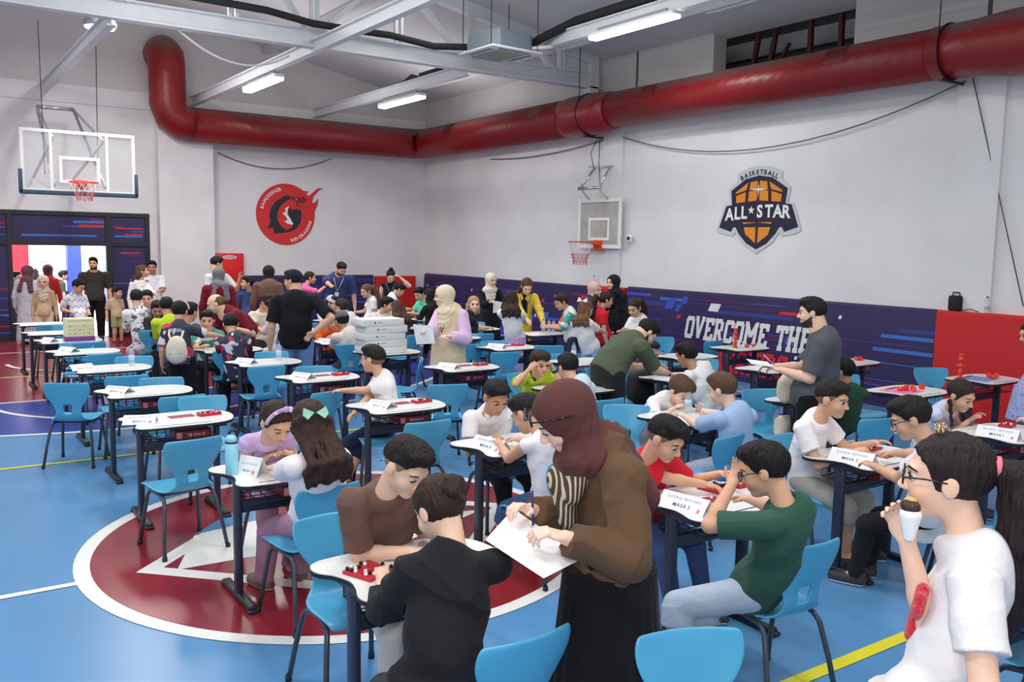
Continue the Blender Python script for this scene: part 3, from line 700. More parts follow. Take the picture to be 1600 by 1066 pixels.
pad('wall_pad', 'red pad standing at the far corner of the hall', (9.76, WY), (10.88, WY), 1.27, .0, .05, mm=M_padred)
y = empty('fire_cabinet', (6.1, WY-.07, 1.45)); tag(y, 'red fire hose cabinet with a white label on the far wall', 'fire cabinet')
m = MB(); m.box((0, 0, 0), (.64, .12, .72), mat('cabinet_red', (220, 28, 34), .4), bev=.006); m.build('cabinet', y)
m = MB(); m.prism([(.15*math.cos(a)*(1.1), .045*math.sin(a)) for a in [2*math.pi*i/20 for i in range(20)]], 0, .004, mat('label_pink_white', (238, 206, 208), .5), T=lambda u, v, z: (u, -.061-z, v+.27))
text(m, 'YANGIN', .06, lambda u, v: (u, -.067, v+.25), mat('label_red', (190, 40, 50), .5), .02, .08); m.build('label', y)
# things resting on the pads
bp = empty('camera_bag', (WX-.08, 6.12, 1.385)); tag(bp, 'small black bag standing on the red wall pad', 'bag')
m = MB(); m.box((0, 0, .1), (.12, .16, .2), mat('black_fabric', (28, 28, 32), .8), bev=.03); m.build('body', bp)
m = MB(); m.tube([(0, -.05, .19), (0, -.04, .24), (0, .04, .24), (0, .05, .19)], .008, M_blk, 6); m.build('handle', bp)
m = MB(); m.tube([(0, -.08, .01), (-.02, -.2, .04), (0, -.3, .01)], .006, M_blk, 6); m.build('strap', bp)
# ------------------------------------------------------------------ desks
M_top = mat('desk_laminate', (232, 234, 232), 0.28, 0.5)
M_edge = mat('desk_edge_black', (26, 28, 32), 0.5)
M_leg = mat('desk_navy_steel', (40, 48, 68), 0.35, 0.5)
M_foot = mat('desk_foot_black', (28, 29, 32), 0.45)
def catmull(P, n=6):
    out = []; N = len(P)
    for i in range(N):
        p0, p1, p2, p3 = (Vector((*P[(i+k-1) % N], 0)) for k in range(4))
        for j in range(n):
            t = j/n
            out.append((0.5*((2*p1)+(-p0+p2)*t+(2*p0-5*p1+4*p2-p3)*t*t+(-p0+3*p1-3*p2+p3)*t**3))[:2])
    return out
WAVE = catmull([(-.40, .19), (-.37, .245), (-.28, .275), (0, .285), (.20, .28), (.33, .235), (.405, .10), (.405, -.06), (.345, -.21), (.22, -.275), (0, -.285), (-.22, -.285), (-.325, -.265), (-.355, -.20), (-.325, -.10), (-.315, -.02), (-.345, .07), (-.39, .13)])
def make_desk():
    t = empty('school_desk')
    m = MB(); m.prism(WAVE, .738, .756, M_edge, smooth=True)
    inn = [(x*.992, y*.99) for x, y in WAVE]; m.prism(inn, .756, .7605, M_top, smooth=True); m.box((-.02, -.23, .7606), (.42, .012, .001), M_edge)
    m.build('tabletop', t)
    for sx in (-1, 1):
        m = MB(); x = sx*.285
        m.box((x, 0, .38), (.042, .075, .72), M_leg, bev=.015); m.box((x, 0, .725), (.05, .40, .03), M_leg); lg = m.build('leg', t)
        m = MB(); m.box((x, 0, .025), (.055, .52, .04), M_foot, bev=.012); m.box((x, .25, .012), (.06, .06, .024), M_foot, bev=.008); m.box((x, -.25, .012), (.06, .06, .024), M_foot, bev=.008); m.build('foot', lg)
    m = MB(); m.box((0, .0, .565), (.54, .035, .075), M_leg, bev=.008); m.build('crossbar', t)
    m = MB()
    for y in (-.16, .16):
        for z in (.62, .70): m.tube([(-.26, y, z), (.26, y, z)], .0035, M_leg, 5)
    for i in range(9):
        x = -.26+.065*i
        m.tube([(x, -.16, .715), (x, -.16, .62), (x, .16, .62), (x, .16, .715)], .0032, M_leg, 5)
    for y in (-.08, 0, .08): m.tube([(-.26, y, .62), (.26, y, .62)], .0032, M_leg, 5)
    m.build('book_basket', t)
    return t
# ------------------------------------------------------------------ chairs
M_chair = mat('chair_blue', (80, 168, 209), 0.32, 0.5)
M_cleg = mat('chair_grey_tube', (62, 68, 82), 0.3, 0.5)
PROF = [(.225, .405, .185), (.215, .425, .20), (.16, .437, .208), (.05, .43, .21), (-.06, .418, .20), (-.13, .42, .175), (-.172, .44, .140), (-.192, .475, .118), (-.20, .505, .114), (-.205, .545, .116), (-.212, .585, .135), (-.222, .63, .170), (-.233, .68, .198), (-.245, .735, .212), (-.256, .785, .206), (-.260, .805, .190)]
def shell_pt(i, u):
    y, z, w_ = PROF[i]
    back = max(0, min(1, (z-.45)/.2)) if y < -.1 else 0
    return Vector((u*w_, y+back*.035*u*u, z+(1-back)*.010*u*u))
def make_chair():
    t = empty('school_chair')
    us = [-1, -.9, -.7, -.5, -.30, -.15, 0, .15, .30, .5, .7, .9, 1]; NC = len(us); NR = len(PROF)
    top = [[shell_pt(i, u) for u in us] for i in range(NR)]
    bm = bmesh.new()
    V = [[bm.verts.new(p) for p in r] for r in top]
    for i in range(NR-1):
        for j in range(NC-1):
            if i in (8, 9) and j in (4, 5, 6, 7): continue
            bm.faces.new((V[i][j], V[i][j+1], V[i+1][j+1], V[i+1][j]))
    bm.normal_update()
    bmesh.ops.solidify(bm, geom=bm.faces[:], thickness=.013)
    me = bpy.data.meshes.new('seat_shell'); bm.to_mesh(me); bm.free()
    o = bpy.data.objects.new('seat_shell', me); COL.objects.link(o); o.parent = t
    me.materials.append(M_chair); me.polygons.foreach_set('use_smooth', [True]*len(me.polygons))
    md = o.modifiers.new('s', 'SUBSURF'); md.levels = 1; md.render_levels = 1
    m = MB()
    def on(i, u, o_=.0035):                       # raised ribs on the front of the backrest
        i0 = int(i); f = i-i0; p = shell_pt(i0, u).lerp(shell_pt(min(i0+1, NR-1), u), f); return p+Vector((0, o_, 0))
    for a, b in ((-.75, -.55), (-.2, -.05), (.35, .5), (.75, .85)): m.tube([on(10.6+k*.55, a+(b-a)*k/7) for k in range(8)], .0032, M_chair, 5)
    for r0, r1 in ((11.2, 11.0), (12.5, 12.2), (13.5, 13.3)): m.tube([on(r0+(r1-r0)*k/8, -.88+1.76*k/8) for k in range(9)], .0032, M_chair, 5)
    m.build('backrest_ribs', t)
    for s in (-1, 1):
        m = MB(); P = [(s*.215, .215, 0), (s*.195, .175, .22), (s*.178, .145, .37), (s*.172, .115, .405), (s*.17, .06, .412), (s*.17, -.05, .405), (s*.172, -.11, .395), (s*.178, -.145, .36), (s*.20, -.19, .20), (s*.222, -.235, 0)]
        m.tube(P, .0135, M_cleg, 9); fr = m.build('leg_frame', t)
        for cx, cy in ((s*.215, .215), (s*.222, -.235)):
            m = MB(); m.lathe([(.017, 0), (.017, .03)], M_foot, 9, c=(cx, cy, 0)); m.build('foot_cap', fr)
    m = MB(); m.tube([(-.17, -.05, .402), (.17, -.05, .402)], .012, M_cleg, 7); m.tube([(-.17, .08, .408), (.17, .08, .408)], .012, M_cleg, 7); m.build('crossbar', t)
    return t
desk0 = make_desk(); chair0 = make_chair(); _used = {'d': False, 'c': False}
GD, GC = 'white school desks set out in rows', 'light blue school chairs at the desks'
DESKS = {}
def desk(key, x, y, label, rz=0):
    o = desk0 if not _used['d'] else copy_tree(desk0); _used['d'] = True
    o.location = (x, y, 0); o.rotation_euler[2] = math.radians(rz); tag(o, label, 'desk', GD); DESKS[key] = (x, y)
def chair(x, y, face, label):
    """x, y: middle of the backrest's top edge; face: direction (degrees) the sitter looks"""
    o = chair0 if not _used['c'] else copy_tree(chair0); _used['c'] = True
    a = math.radians(face); o.location = (x+.255*math.cos(a), y+.255*math.sin(a), 0); o.rotation_euler[2] = a-math.pi/2; tag(o, label, 'chair', GC)
D = [
 ('A1', 1.76, 3.27, 'white desk nearest us, between the boy in brown and the girl in black'), ('A2', 1.85, 5.12, 'white desk with the pale blue flask, shared by two girls'),
 ('A3', 1.69, 6.98, 'empty white desk with an open red marble game, just behind the pale blue flask'), ('A4', 1.75, 8.40, 'empty white desk with only a paper sign and a red box in its basket'),
 ('A5', 1.75, 10.05, 'empty white desk with a clear water bottle and a blank folded card'), ('A6', 1.74, 11.65, 'empty white desk with a folded sign, just in front of the purple-based box'),
 ('A7', 1.76, 12.95, 'white desk carrying the tall box with the purple base'), ('A8', 1.72, 14.1, 'bare white desk directly behind the purple-based box'), ('A9', 1.76, 15.6, 'bare white desk farthest away, close to the glass doors'),
 ('B1', 3.62, 3.30, 'white desk with the MASA 3 sign, between boys in red and green'), ('B2', 3.46, 4.98, 'white desk between the boy in the white polo and the sleeveless boy'),
 ('B3', 3.42, 6.66, 'empty white desk with a red game before the boy in the dotted tee'), ('B4', 3.44, 8.45, 'empty white desk with a sign and two red game pieces, behind the dotted-tee boy'),
 ('B5', 3.33, 9.78, 'empty white desk with a water bottle, in front of the man in the black cap'), ('B6', 3.32, 11.1, 'white desk the children in team jerseys lean over'), ('B7', 3.30, 14.35, 'white desk between the boy in the splashed tee and the boys in yellow-green'),
 ('C1', 5.33, 3.47, 'white desk with the MASA 2 sign and red game between two boys in white'), ('C2', 5.29, 5.07, 'white desk where a boy in white bends low opposite a boy in light blue'),
 ('C3', 5.36, 6.65, 'white desk in front of the boy holding his head'), ('C4', 5.13, 8.40, 'empty white desk with a red game, in front of the woman in the cream vest'), ('C5', 4.99, 10.0, 'white desk carrying the stack of white boxes'),
 ('C6', 4.92, 11.35, 'white desk between the boy in orange and the boy in the grey cap'), ('C7', 4.94, 13.05, 'white desk between two boys in white behind the man in black'), ('C8', 5.1, 14.7, 'white desk in front of the boy in the navy tee'),
 ('D1', 6.99, 3.37, 'white desk with the MASA 1 sign and a water bottle, by the girl with braids'), ('D2', 6.87, 5.07, 'white desk beside the man in the grey polo, with a cloth bag on it'), ('D3', 6.78, 6.68, 'white desk the man in the olive tee bends over'),
 ('D4', 6.65, 8.15, 'white desk with a water bottle behind the boy in the yellow-green polo'), ('D5', 6.66, 9.75, 'empty white desk with red pieces, in front of the girl in the lilac skirt'), ('D6', 6.6, 11.1, 'empty white desk behind the woman in the cream vest'),
 ('D7', 6.4, 12.75, 'white desk of the boy in the pale tee, behind the white boxes'), ('D8', 6.2, 14.35, 'white desk the man in the navy shirt leans towards'),
 ('E1', 8.20, 4.92, 'white desk with a pink sheet and orange toy pieces, near the red pad'), ('E2', 8.25, 6.65, 'white desk with loose sheets in front of the man in grey'), ('E3', 8.18, 7.95, 'white desk with orange pieces behind the boy in the capped dark jacket'),
 ('E5', 8.14, 11.05, 'white desk with a cluster of water bottles where the girl in the lilac skirt writes'), ('E6', 7.6, 12.1, 'white desk the fair-haired seated woman leans on'), ('E7', 7.8, 13.95, 'small far white desk left of the cream-vested woman, nearer of the last pair'), ('E8', 8.3, 15.3, 'white desk farthest away before the corner pad'),
 ('F1', 9.75, 4.98, 'white desk with a blue sheet and an orange tower before the red pad'), ('F2', 9.62, 6.6, 'white desk with orange pieces, partly behind the man in grey'), ('F3', 9.57, 8.27, 'white desk with an orange tower right in front of the slogan'), ('F5', 9.0, 10.9, 'white desk joined to the one with the bottles, before the boy with teal sleeves'),
 ('R0', 3.86, 1.72, 'white desk beside the ponytailed girl with a yellow box on it'),
]
for a in D: desk(*a)
C = [
 (1.16, 8.91, 62, 'blue chair standing alone on open floor, turned sideways beside the empty left desks'),
 (1.56, 5.99, 99, 'blue chair seen from behind, nearest one, left of the pale blue flask'), (1.92, 7.72, 94, 'blue chair tucked in behind the open red game, back towards us'),
 (2.05, 7.66, -92, 'blue chair facing us across the desk with the open red game') , (1.74, 9.10, 88, 'blue chair with its back to us at the leftmost water bottle desk'), (2.0, 8.88, -100, 'blue chair facing us behind the desk with the lone sign'),
 (1.86, 10.95, 100, 'blue chair with its back to us behind the desk of the bottle'), (2.1, 10.62, -96, 'blue chair facing us behind the water bottle on the left desk'),
 (1.9, 12.25, 92, 'blue chair right in front of the purple-based box'), (1.75, 12.3, -88, 'blue chair facing us behind the desk with a folded sign before the purple-based box'), (1.95, 13.4, 90, 'blue chair just behind the purple-based box'), (1.98, 14.75, -90, 'blue chair facing us at the second farthest bare desk'), (1.8, 14.9, 90, 'blue chair farthest away before the glass doors'),
 (3.18, 10.58, 75, 'blue chair of the child in the jersey, its back to us'), (3.14, 9.14, 86, 'blue chair, back to us, at the bottle desk by the black-capped man'), (3.60, 10.35, -100, 'blue chair facing us behind the water bottle by the black-capped man'),
 (3.58, 8.96, -100, 'blue chair facing us behind the sign and two game pieces'), (3.10, 7.36, 112, 'blue chair with a handle hole, back to us behind the two girls'), (3.46, 7.14, -108, 'blue chair the boy in the dotted tee sits on'),
 (4.76, 10.61, 78, 'blue chair behind the boy in the grey cap, back to us'), (4.92, 8.96, 150, 'blue chair turned to the side beside the stack of white boxes'), (4.22, 7.18, 72, 'blue chair standing in the aisle right of the dotted-tee boy'), (3.22, 5.74, 90, 'blue chair with its back to us, right behind the boy in brown'),
 (1.68, 4.02, -90, 'blue chair of the boy in brown, ribbed backrest showing'), (1.88, 4.44, 98, 'blue chair of the girl with long wavy hair'), (3.38, 2.43, 84, 'blue chair of the boy in the dark green tee'), (1.72, 2.34, 92, 'blue chair cut off by the lower edge, back to us, behind the girl in black'), (2.23, 2.12, -112, 'blue chair cut off by the lower edge, ribbed backrest facing us'),
 (6.24, 9.94, 96, 'blue chair behind the woman in the cream vest, back to us'), (5.64, 12.08, 107, 'blue chair right behind the boy in the grey cap, seen from the side'), (5.87, 12.93, 115, 'small blue chair beside the girl in pale blue trousers'), (6.13, 11.35, 115, 'blue chair seen between the white boxes and the cream vest'), (6.68, 10.16, -105, 'blue chair facing us right of the cream vest'),
 (6.13, 9.02, 80, 'blue chair just behind the boy holding his head'), (7.04, 9.35, 60, 'blue chair left of the bending man, back to us'), (6.53, 8.62, -100, 'blue chair facing us behind the water bottle by the bending man'),
 (9.24, 9.52, -105, 'blue chair facing us against the slogan pad, left one'), (9.62, 8.78, 92, 'blue chair against the slogan pad, half behind the seated boy in white'), (7.89, 7.42, -115, 'blue chair facing us right of the boy in white seen from behind'), (6.55, 6.0, 70, 'blue chair of the boy in white seen from behind'), (6.72, 5.56, -112, 'blue chair with ribbed back facing us in front of the cloth bag'),
 (9.75, 5.62, -122, 'blue chair facing us before the red pad'), (6.42, 4.06, 76, 'blue chair with its back to us right of the boy in the printed white tee'), (6.30, 7.50, -84, 'blue chair beside the bending man, behind the black bag'),
 (5.02, 5.56, -125, 'blue chair with ribbed back, left of the boy bending low'), (5.15, 4.10, -82, 'blue chair of the boy in the printed white tee'), (4.86, 4.22, 100, 'blue chair of the boy in light blue'), (3.72, 5.75, -96, 'blue chair of the boy in the white polo'), (3.42, 4.25, 100, 'blue chair of the boy in the sleeveless top'),
 (2.05, 5.95, -90, 'blue chair of the girl in lilac'), (3.75, 4.06, -92, 'blue chair of the boy in red'), (5.42, 2.55, 110, 'blue chair of the boy in glasses and white tee'), (7.05, 4.15, -95, 'blue chair of the girl with braids'), (5.3, 7.5, -95, 'blue chair of the boy holding his head'), (5.05, 5.8, 92, 'blue chair of the boy in pale blue collar seen from behind'), (6.74, 7.58, -92, 'blue chair of the boy in the grey cap and dark jacket'),
 (8.3, 5.75, -100, 'blue chair seat showing beside the boy in the dark green sweater'), (9.02, 13.78, -60, 'blue chair below the woman in the white scarf, by the corner pad'), (7.98, 12.78, -115, 'blue chair facing us beside the fair-haired seated woman'), (7.05, 11.05, 70, 'blue chair of the fair-haired seated woman, side on'),
 (2.95, 13.45, 85, 'blue chair of the boy in the splashed tee'), (3.25, 12.15, 80, 'blue chair of the boy in the yellow-green tee'), (4.62, 12.4, 110, 'blue chair of the boy in white behind the black-capped man'), (3.96, 1.9, -90, 'blue chair under the desk beside the ponytailed girl'), (5.2, 12.35, -95, 'blue chair of the boy in orange'), (5.6, 13.6, 95, 'blue chair behind the curly-haired child in white'),
]
for a in C: chair(*a)
# ------------------------------------------------------------------ things on the desks
M_paper = mat('paper_white', (240, 240, 242), .7); M_ink = mat('printed_ink', (70, 72, 86), .7); M_inkl = mat('printed_ink_light', (160, 162, 176), .7); M_inkp = mat('printed_pink', (230, 130, 150), .7)
ZT = .7608
def sign(x, y, rz, label, big=None, h=.105, L=.29, tip=48):
    """folded paper table sign; the lettered face looks along local -y"""
    t = empty('table_sign', (x, y, ZT), math.radians(rz)); tag(t, label, 'table sign', 'folded paper table signs')
    s = math.sin(math.radians(tip))*h; c = math.cos(math.radians(tip))*h
    m = MB(); th = .0015
    for k in (-1, 1):
        m.add([(-L/2, k*c, 0), (L/2, k*c, 0), (L/2, 0, s), (-L/2, 0, s), (-L/2, k*c-k*.002, 0), (L/2, k*c-k*.002, 0), (L/2, 0, s-.003), (-L/2, 0, s-.003)], [(0,1,2,3), (7,6,5,4), (0,4,5,1), (1,5,6,2), (3,2,6,7), (0,3,7,4)], M_paper)
    m.build('card', t)
    T = lambda u, v: (u, -c+(v/h)*c-.001*math.sin(math.radians(tip)), (v/h)*s+.001)
    m = MB()
    sc = L/.29
    text(m, 'İLKOKUL PENTAGO', .024*sc, lambda u, v: T(u, v+.068), M_inkl, .0, .08, .95); m.build('heading', t); m = MB(); text(m, big, .030*sc, lambda u, v: T(u, v+.025), M_ink, .008, .10)
    m.build('number', t); m = MB()
    m.add([T(L/2-.05, .015), T(L/2-.03, .015), T(L/2-.025, .032), T(L/2-.04, .04)], [(0, 1, 2, 3)], M_inkp)
    m.build('pink_mark', t)
for k, dx, dy, rz, lab, big in (
  ('B1', -.245, -.06, -80, 'folded paper sign reading MASA 3', 'MASA 3'), ('C1', -.245, -.06, -80, 'folded paper sign reading MASA 2', 'MASA 2'), ('D1', -.245, -.06, -80, 'folded paper sign reading MASA 1', 'MASA 1'), ('B2', -.235, -.06, -80, 'folded paper sign reading MASA 6, before the white polo', 'MASA 6'),
  ('A2', -.20, -.02, -62, 'small folded card standing beside the pale blue flask', None), ('A3', -.28, -.02, 10, 'paper sign lying by the edge of the desk with the open red game', None), ('A4', -.22, .02, -18, 'folded sign alone on the empty desk with a red box below', None), ('A5', -.28, .02, 15, 'blank folded card on the desk with the left water bottle', None),
  ('A6', -.16, .05, -25, 'folded sign just in front of the purple-based box', None), ('A7', -.24, -.05, -20, 'small folded sign left of the purple-based box', None), ('B3', -.16, .0, -35, 'folded sign on the desk before the boy in the dotted tee', None), ('B4', -.18, .0, -30, 'folded sign on the desk behind the two girls', None), ('B5', -.22, .0, -25, 'folded sign on the desk with the bottle by the black-capped man', None),
  ('C4', -.2, .0, -30, 'folded sign on the desk in front of the cream-vested woman', None), ('C6', -.22, -.08, -10, 'folded sign before the boy in orange', None), ('D5', -.2, .0, -25, 'folded sign on the desk right of the cream-vested woman', None), ('C3', -.05, -.1, -10, 'folded sign before the boy holding his head', None), ('B7', -.15, .0, -20, 'folded sign on the desk of the boy in the splashed tee', None)):
    c_, r_ = 'ABCD'.index(k[0]), int(k[1]); n_ = (r_-1)*4+(4-c_ if r_ % 2 else c_+1)
    x, y = DESKS[k]; sign(x+dx, y+dy, rz if k in ('B1', 'C1', 'D1', 'B2', 'A2', 'A5') else rz-32, lab, 'MASA %d' % n_, h=.105 if k in ('B1', 'C1', 'D1', 'B2') else .12 if k == 'A2' else .10, L=.29 if k in ('B1', 'C1', 'D1', 'B2') else .17 if k in ('A2', 'A7') else .23, tip=48 if k in ('B1', 'C1', 'D1', 'B2') else 62 if k == 'A2' else 36)
M_game = mat('game_red', (196, 26, 50), .35); M_gamed = mat('game_dark_red', (150, 40, 46), .5); M_mk = mat('marble_black', (16, 16, 20), .15); M_mw = mat('marble_white', (240, 238, 238), .2)
def sphere_mesh(r, n=12):
    m = MB(); m.lathe([(r*math.sin(a), -r*math.cos(a)) for a in [math.pi*(i+.02)/8.04 for i in range(9)]], None, n); return m
def make_marble(mt):
    m = MB(); r = .0085
    m.lathe([(max(1e-4, r*math.sin(math.pi*i/8)), -r*math.cos(math.pi*i/8)) for i in range(9)], mt, 10); return m
mb_k = None
def marble(x, y, z, black, lab):
    global mb_k
    if mb_k is None:
        mb_k = [make_marble(M_mw).build('game_marble'), make_marble(M_mk).build('game_marble')]; o = mb_k[black]; _first = {black}
        marble.used = {black}
    elif black not in marble.used: o = mb_k[black]; marble.used.add(black)
    else: o = mb_k[black].copy(); COL.objects.link(o)
    o.location = (x, y, z); tag(o, ('black' if black else 'white')+' game marble '+lab, 'marble', ('black' if black else 'white')+' game marbles '+lab)
def board(x, y, rz, label, lab, seed, n=14, s=.16):
    """square red board of four quarters with dimples, marbles on it"""
    t = empty('marble_game_board', (x, y, ZT), math.radians(rz)); tag(t, label, 'game board', 'red marble game boards')
    for i in (-1, 1):
        for j in (-1, 1):
            m = MB(); m.box((i*s*.255, j*s*.255, .008), (s*.49, s*.49, .015), M_game, bev=.004)
            for a in (-1, 0, 1):
                for b in (-1, 0, 1): m.lathe([(.0085, .0156), (.0075, .0162), (.003, .0158)], M_gamed, 8, c=(i*s*.255+a*s*.15, j*s*.255+b*s*.15, 0))
            m.build('quarter', t)
    rnd = random.Random(seed); cells = [(i*s*.255+a*s*.15, j*s*.255+b*s*.15) for i in (-1, 1) for j in (-1, 1) for a in (-1, 0, 1) for b in (-1, 0, 1)]
    rnd.shuffle(cells); ca, sa = math.cos(math.radians(rz)), math.sin(math.radians(rz))
    for q, (u, v) in enumerate(cells[:n]): marble(x+u*ca-v*sa, y+u*sa+v*ca, ZT+.0235, (q % 2), lab)
def tray(x, y, rz, label, lab, seed, n=12):
    t = empty('marble_tray', (x, y, ZT), math.radians(rz)); tag(t, label, 'tray', 'red marble trays')
    m = MB(); m.box((0, 0, .004), (.17, .085, .008), M_game, bev=.003); m.build('base', t)
    for cx, cy, dx, dy in ((0, .04, .17, .006), (0, -.04, .17, .006), (.082, 0, .006, .08), (-.082, 0, .006, .08)):
        m = MB(); m.box((cx, cy, .014), (dx, dy, .024), M_game, bev=.002); m.build('rim', t)
    rnd = random.Random(seed); ca, sa = math.cos(math.radians(rz)), math.sin(math.radians(rz))
    cells = [(-.066+.019*i, -.027+.019*j) for i in range(8) for j in range(4)]; rnd.shuffle(cells)
    for q, (u, v) in enumerate(cells[:n]): marble(x+u*ca-v*sa, y+u*sa+v*ca, ZT+.0168, (q*7 % 5) < 2, lab)
def lid(x, y, rz, label):
    t = empty('folded_game_board', (x, y, ZT), math.radians(rz)); tag(t, label, 'game board', 'flat red folded game boards')
    m = MB(); m.box((0, 0, .004), (.20, .105, .008), M_paper); m.build('tray', t)
    for i in (-1, 1):
        m = MB(); m.box((i*.048, 0, .0095), (.09, .095, .005), M_gamed, bev=.001); m.build('inset', t)
for k, lab, tl in (('A3', 'at the empty desk behind the flask', 'at the empty desk behind the flask'), ('B3', 'at the desk before the dotted-tee boy', ''), ('B4', 'at the desk behind the two girls', ''), ('C4', 'at the desk before the cream vest', '')):
    x, y = DESKS[k]; lid(x+.03, y+.03, 4, 'flat red folded board '+lab); tray(x+.24, y+.03, 8, 'red tray of marbles '+lab, lab, hash(k) % 97 if False else ord(k[0])*3+int(k[1]), 14)
x, y = DESKS['D5']; lid(x+.0, y+.05, 4, 'flat red folded board on the desk before the lilac skirt'); tray(x+.2, y+.08, 0, 'red tray of marbles before the lilac skirt', 'before the lilac skirt', 8, 8)
board(1.555, 3.29, 22, 'red marble board between the boy in brown and the girl in black', 'before the boy in brown', 3, 16); board(3.80, 3.42, 8, 'red marble board under the hands of the boy in red', 'before the boy in red', 4, 14); tray(4.0, 3.40, 5, 'red marble tray right of the boy in green', 'right of the boy in green', 12, 8)
lid(3.56, 3.27, -8, 'flat red folded board behind the MASA 3 sign'); marble(3.60, 3.27, ZT+.02, 0, 'alone on the red lid')
board(5.52, 3.60, 6, 'red marble board under the hand of the boy in the printed tee', 'before the boy in the printed tee', 5, 18); lid(5.42, 3.38, 4, 'flat red folded board beside the MASA 2 sign'); tray(7.22, 3.48, 10, 'red tray of marbles beside the MASA 1 sign', 'beside the MASA 1 sign', 6, 8); board(2.02, 5.10, 6, 'red marble board between the two girls', 'between the two girls', 9, 12)
# red boxes in the baskets
M_boxr = mat('carton_red', (150, 34, 44), .5)
for k, lab in (('A2', 'below the two girls'), ('A3', 'below the open red game, lettering showing'), ('A4', 'below the lone paper sign'), ('B1', 'below the MASA 3 desk'), ('B3', 'before the dotted-tee boy'), ('B4', 'behind the two girls'), ('B5', 'before the black-capped man'), ('C1', 'below the MASA 2 desk'), ('C4', 'before the cream vest'), ('D1', 'below the MASA 1 desk')):
    x, y = DESKS[k]; t = empty('game_box', (x+.08, y-.04, .624)); tag(t, 'red game box lying in the wire basket '+lab, 'box', 'red game boxes in the desk baskets')
    m = MB(); m.box((0, 0, .03), (.27, .2, .06), M_boxr, bev=.003); m.build('carton', t)
    m = MB(); m.box((-.11, -.1005, .03), (.04, .002, .045), mat('carton_pink', (226, 150, 156), .5)); text(m, 'PENTAGO', .028, lambda u, v: (u+.02, -.1015, v+.02), M_paper, .01, .1, .9); m.build('print', t)
# bottles
M_pet = glass('clear_pet', (215, 228, 236), .32, .08); M_cap = mat('bottle_cap_blue', (70, 110, 200), .4); M_lbl = mat('bottle_label', (196, 214, 236), .5); M_water = glass('water_fill', (206, 222, 232), .25, .05)
def make_bottle():
    t = empty('water_bottle')
    m = MB(); m.lathe([(.028, 0), (.031, .008), (.031, .05), (.029, .055), (.031, .06), (.031, .12), (.029, .128), (.031, .135), (.027, .165), (.014, .19), (.012, .20)], M_pet, 16); m.build('bottle', t)
    m = MB(); m.lathe([(.0315, .065), (.0315, .115)], M_lbl, 16); m.build('label', t)
    m = MB(); m.lathe([(.0145, .195), (.0145, .212), (.013, .214)], M_cap, 14); m.build('cap', t)
    return t
bt0 = make_bottle(); _ub = False
for x, y, z, lab in ((1.98, 10.12, ZT, 'on the leftmost bottle desk, before the facing chair'), (3.52, 9.86, ZT, 'on the desk by the black-capped man'), (5.37, 5.18, ZT, 'in front of the boy bending low'), (6.62, 8.3, ZT, 'behind the boy holding his head'), (7.19, 3.24, ZT, 'in front of the MASA 1 sign'), (8.27, 11.15, ZT, 'in the trio before the yellow cardigan, leftmost'), (8.34, 11.1, ZT, 'in the trio before the yellow cardigan, middle'), (8.38, 11.03, ZT, 'in the trio before the yellow cardigan, rightmost'), (5.0, 14.6, ZT, 'beside the boy in the navy tee'), (WX-.08, 5.72, 1.385, 'standing on the red wall pad'), (WX-.09, 13.35, 1.345, 'standing on the wall pad below the side hoop'), (6.3, 14.2, ZT, 'on the desk of the man in the navy shirt')):
    o = bt0 if not _ub else copy_tree(bt0); _ub = True; o.location = (x, y, z); tag(o, 'clear water bottle '+lab, 'bottle', 'clear water bottles')
t = empty('drinking_flask', (1.545, 5.15, ZT)); tag(t, 'pale blue drinking flask with a black handled lid', 'flask')
M_fl = mat('flask_pale_blue', (158, 226, 240), .3); m = MB(); m.lathe([(.033, 0), (.037, .004), (.037, .185), (.034, .19)], M_fl, 24); m.build('body', t)
m = MB(); m.lathe([(.036, .188), (.036, .197)], M_blk, 24); m.build('collar', t)
m = MB(); m.lathe([(.034, .197), (.032, .225), (.02, .235)], M_fl, 24); m.build('lid', t)
m = MB(); m.tube([(.02, -.01, .19), (.03, -.01, .235), (.02, -.01, .262), (-.005, -.01, .265), (-.018, -.01, .245)], .009, M_blk, 8); m.build('handle', t)
# stack of white boxes
for i in range(5):
    t = empty('product_box', (4.86+.006*i*(1 if i % 2 else -1)+.006*(4-i), 10.0-.004*i, ZT+.087*i), math.radians(1.5*(i % 3)-1)); tag(t, ('lowest', 'second lowest', 'middle', 'second highest', 'topmost')[i]+' white box in the stack on the desk', 'box', 'white boxes in a stack')
    m = MB(); m.box((0, 0, .043), (.56, .34, .085), mat('white_carton', (232, 234, 230), .6), bev=.004); m.build('carton', t)
    m = MB(); m.lathe([(.012, 0), (.012, .001)], M_ink, 12, c=(-.12, -.1705, .045), axis=Matrix.Rotation(math.pi/2, 3, 'X')); m.box((-.05, -.1705, .045), (.07, .001, .009), M_inkl); m.build('print', t)
# tall display box with purple base
t = empty('display_box', (1.88, 12.92, ZT)); tag(t, 'tall pale printed box with a purple base on a far left desk', 'box')
m = MB(); m.box((0, 0, .03), (.36, .22, .06), mat('box_purple', (120, 50, 140), .5), bev=.004); m.build('base', t)
m = MB(); m.box((0, 0, .18), (.35, .21, .24), mat('box_pale_yellow', (222, 220, 176), .5), bev=.004); m.build('carton', t)
m = MB()
for i in range(6):
    m.box((-.14+.056*i, -.1055, .15), (.003, .001, .17), mat('box_green_print', (170, 186, 130), .6))
    for j in range(3): m.box((-.115+.056*i, -.1055, .10+.05*j), (.02, .001, .022), [mat('box_tan', (200, 186, 140), .6), mat('box_mint', (168, 200, 180), .6), mat('box_olive', (150, 140, 96), .6)][(i*2+j) % 3])
m.box((0, -.1055, .27), (.3, .001, .018), mat('box_tan', (200, 186, 140), .6)); m.build('print', t)
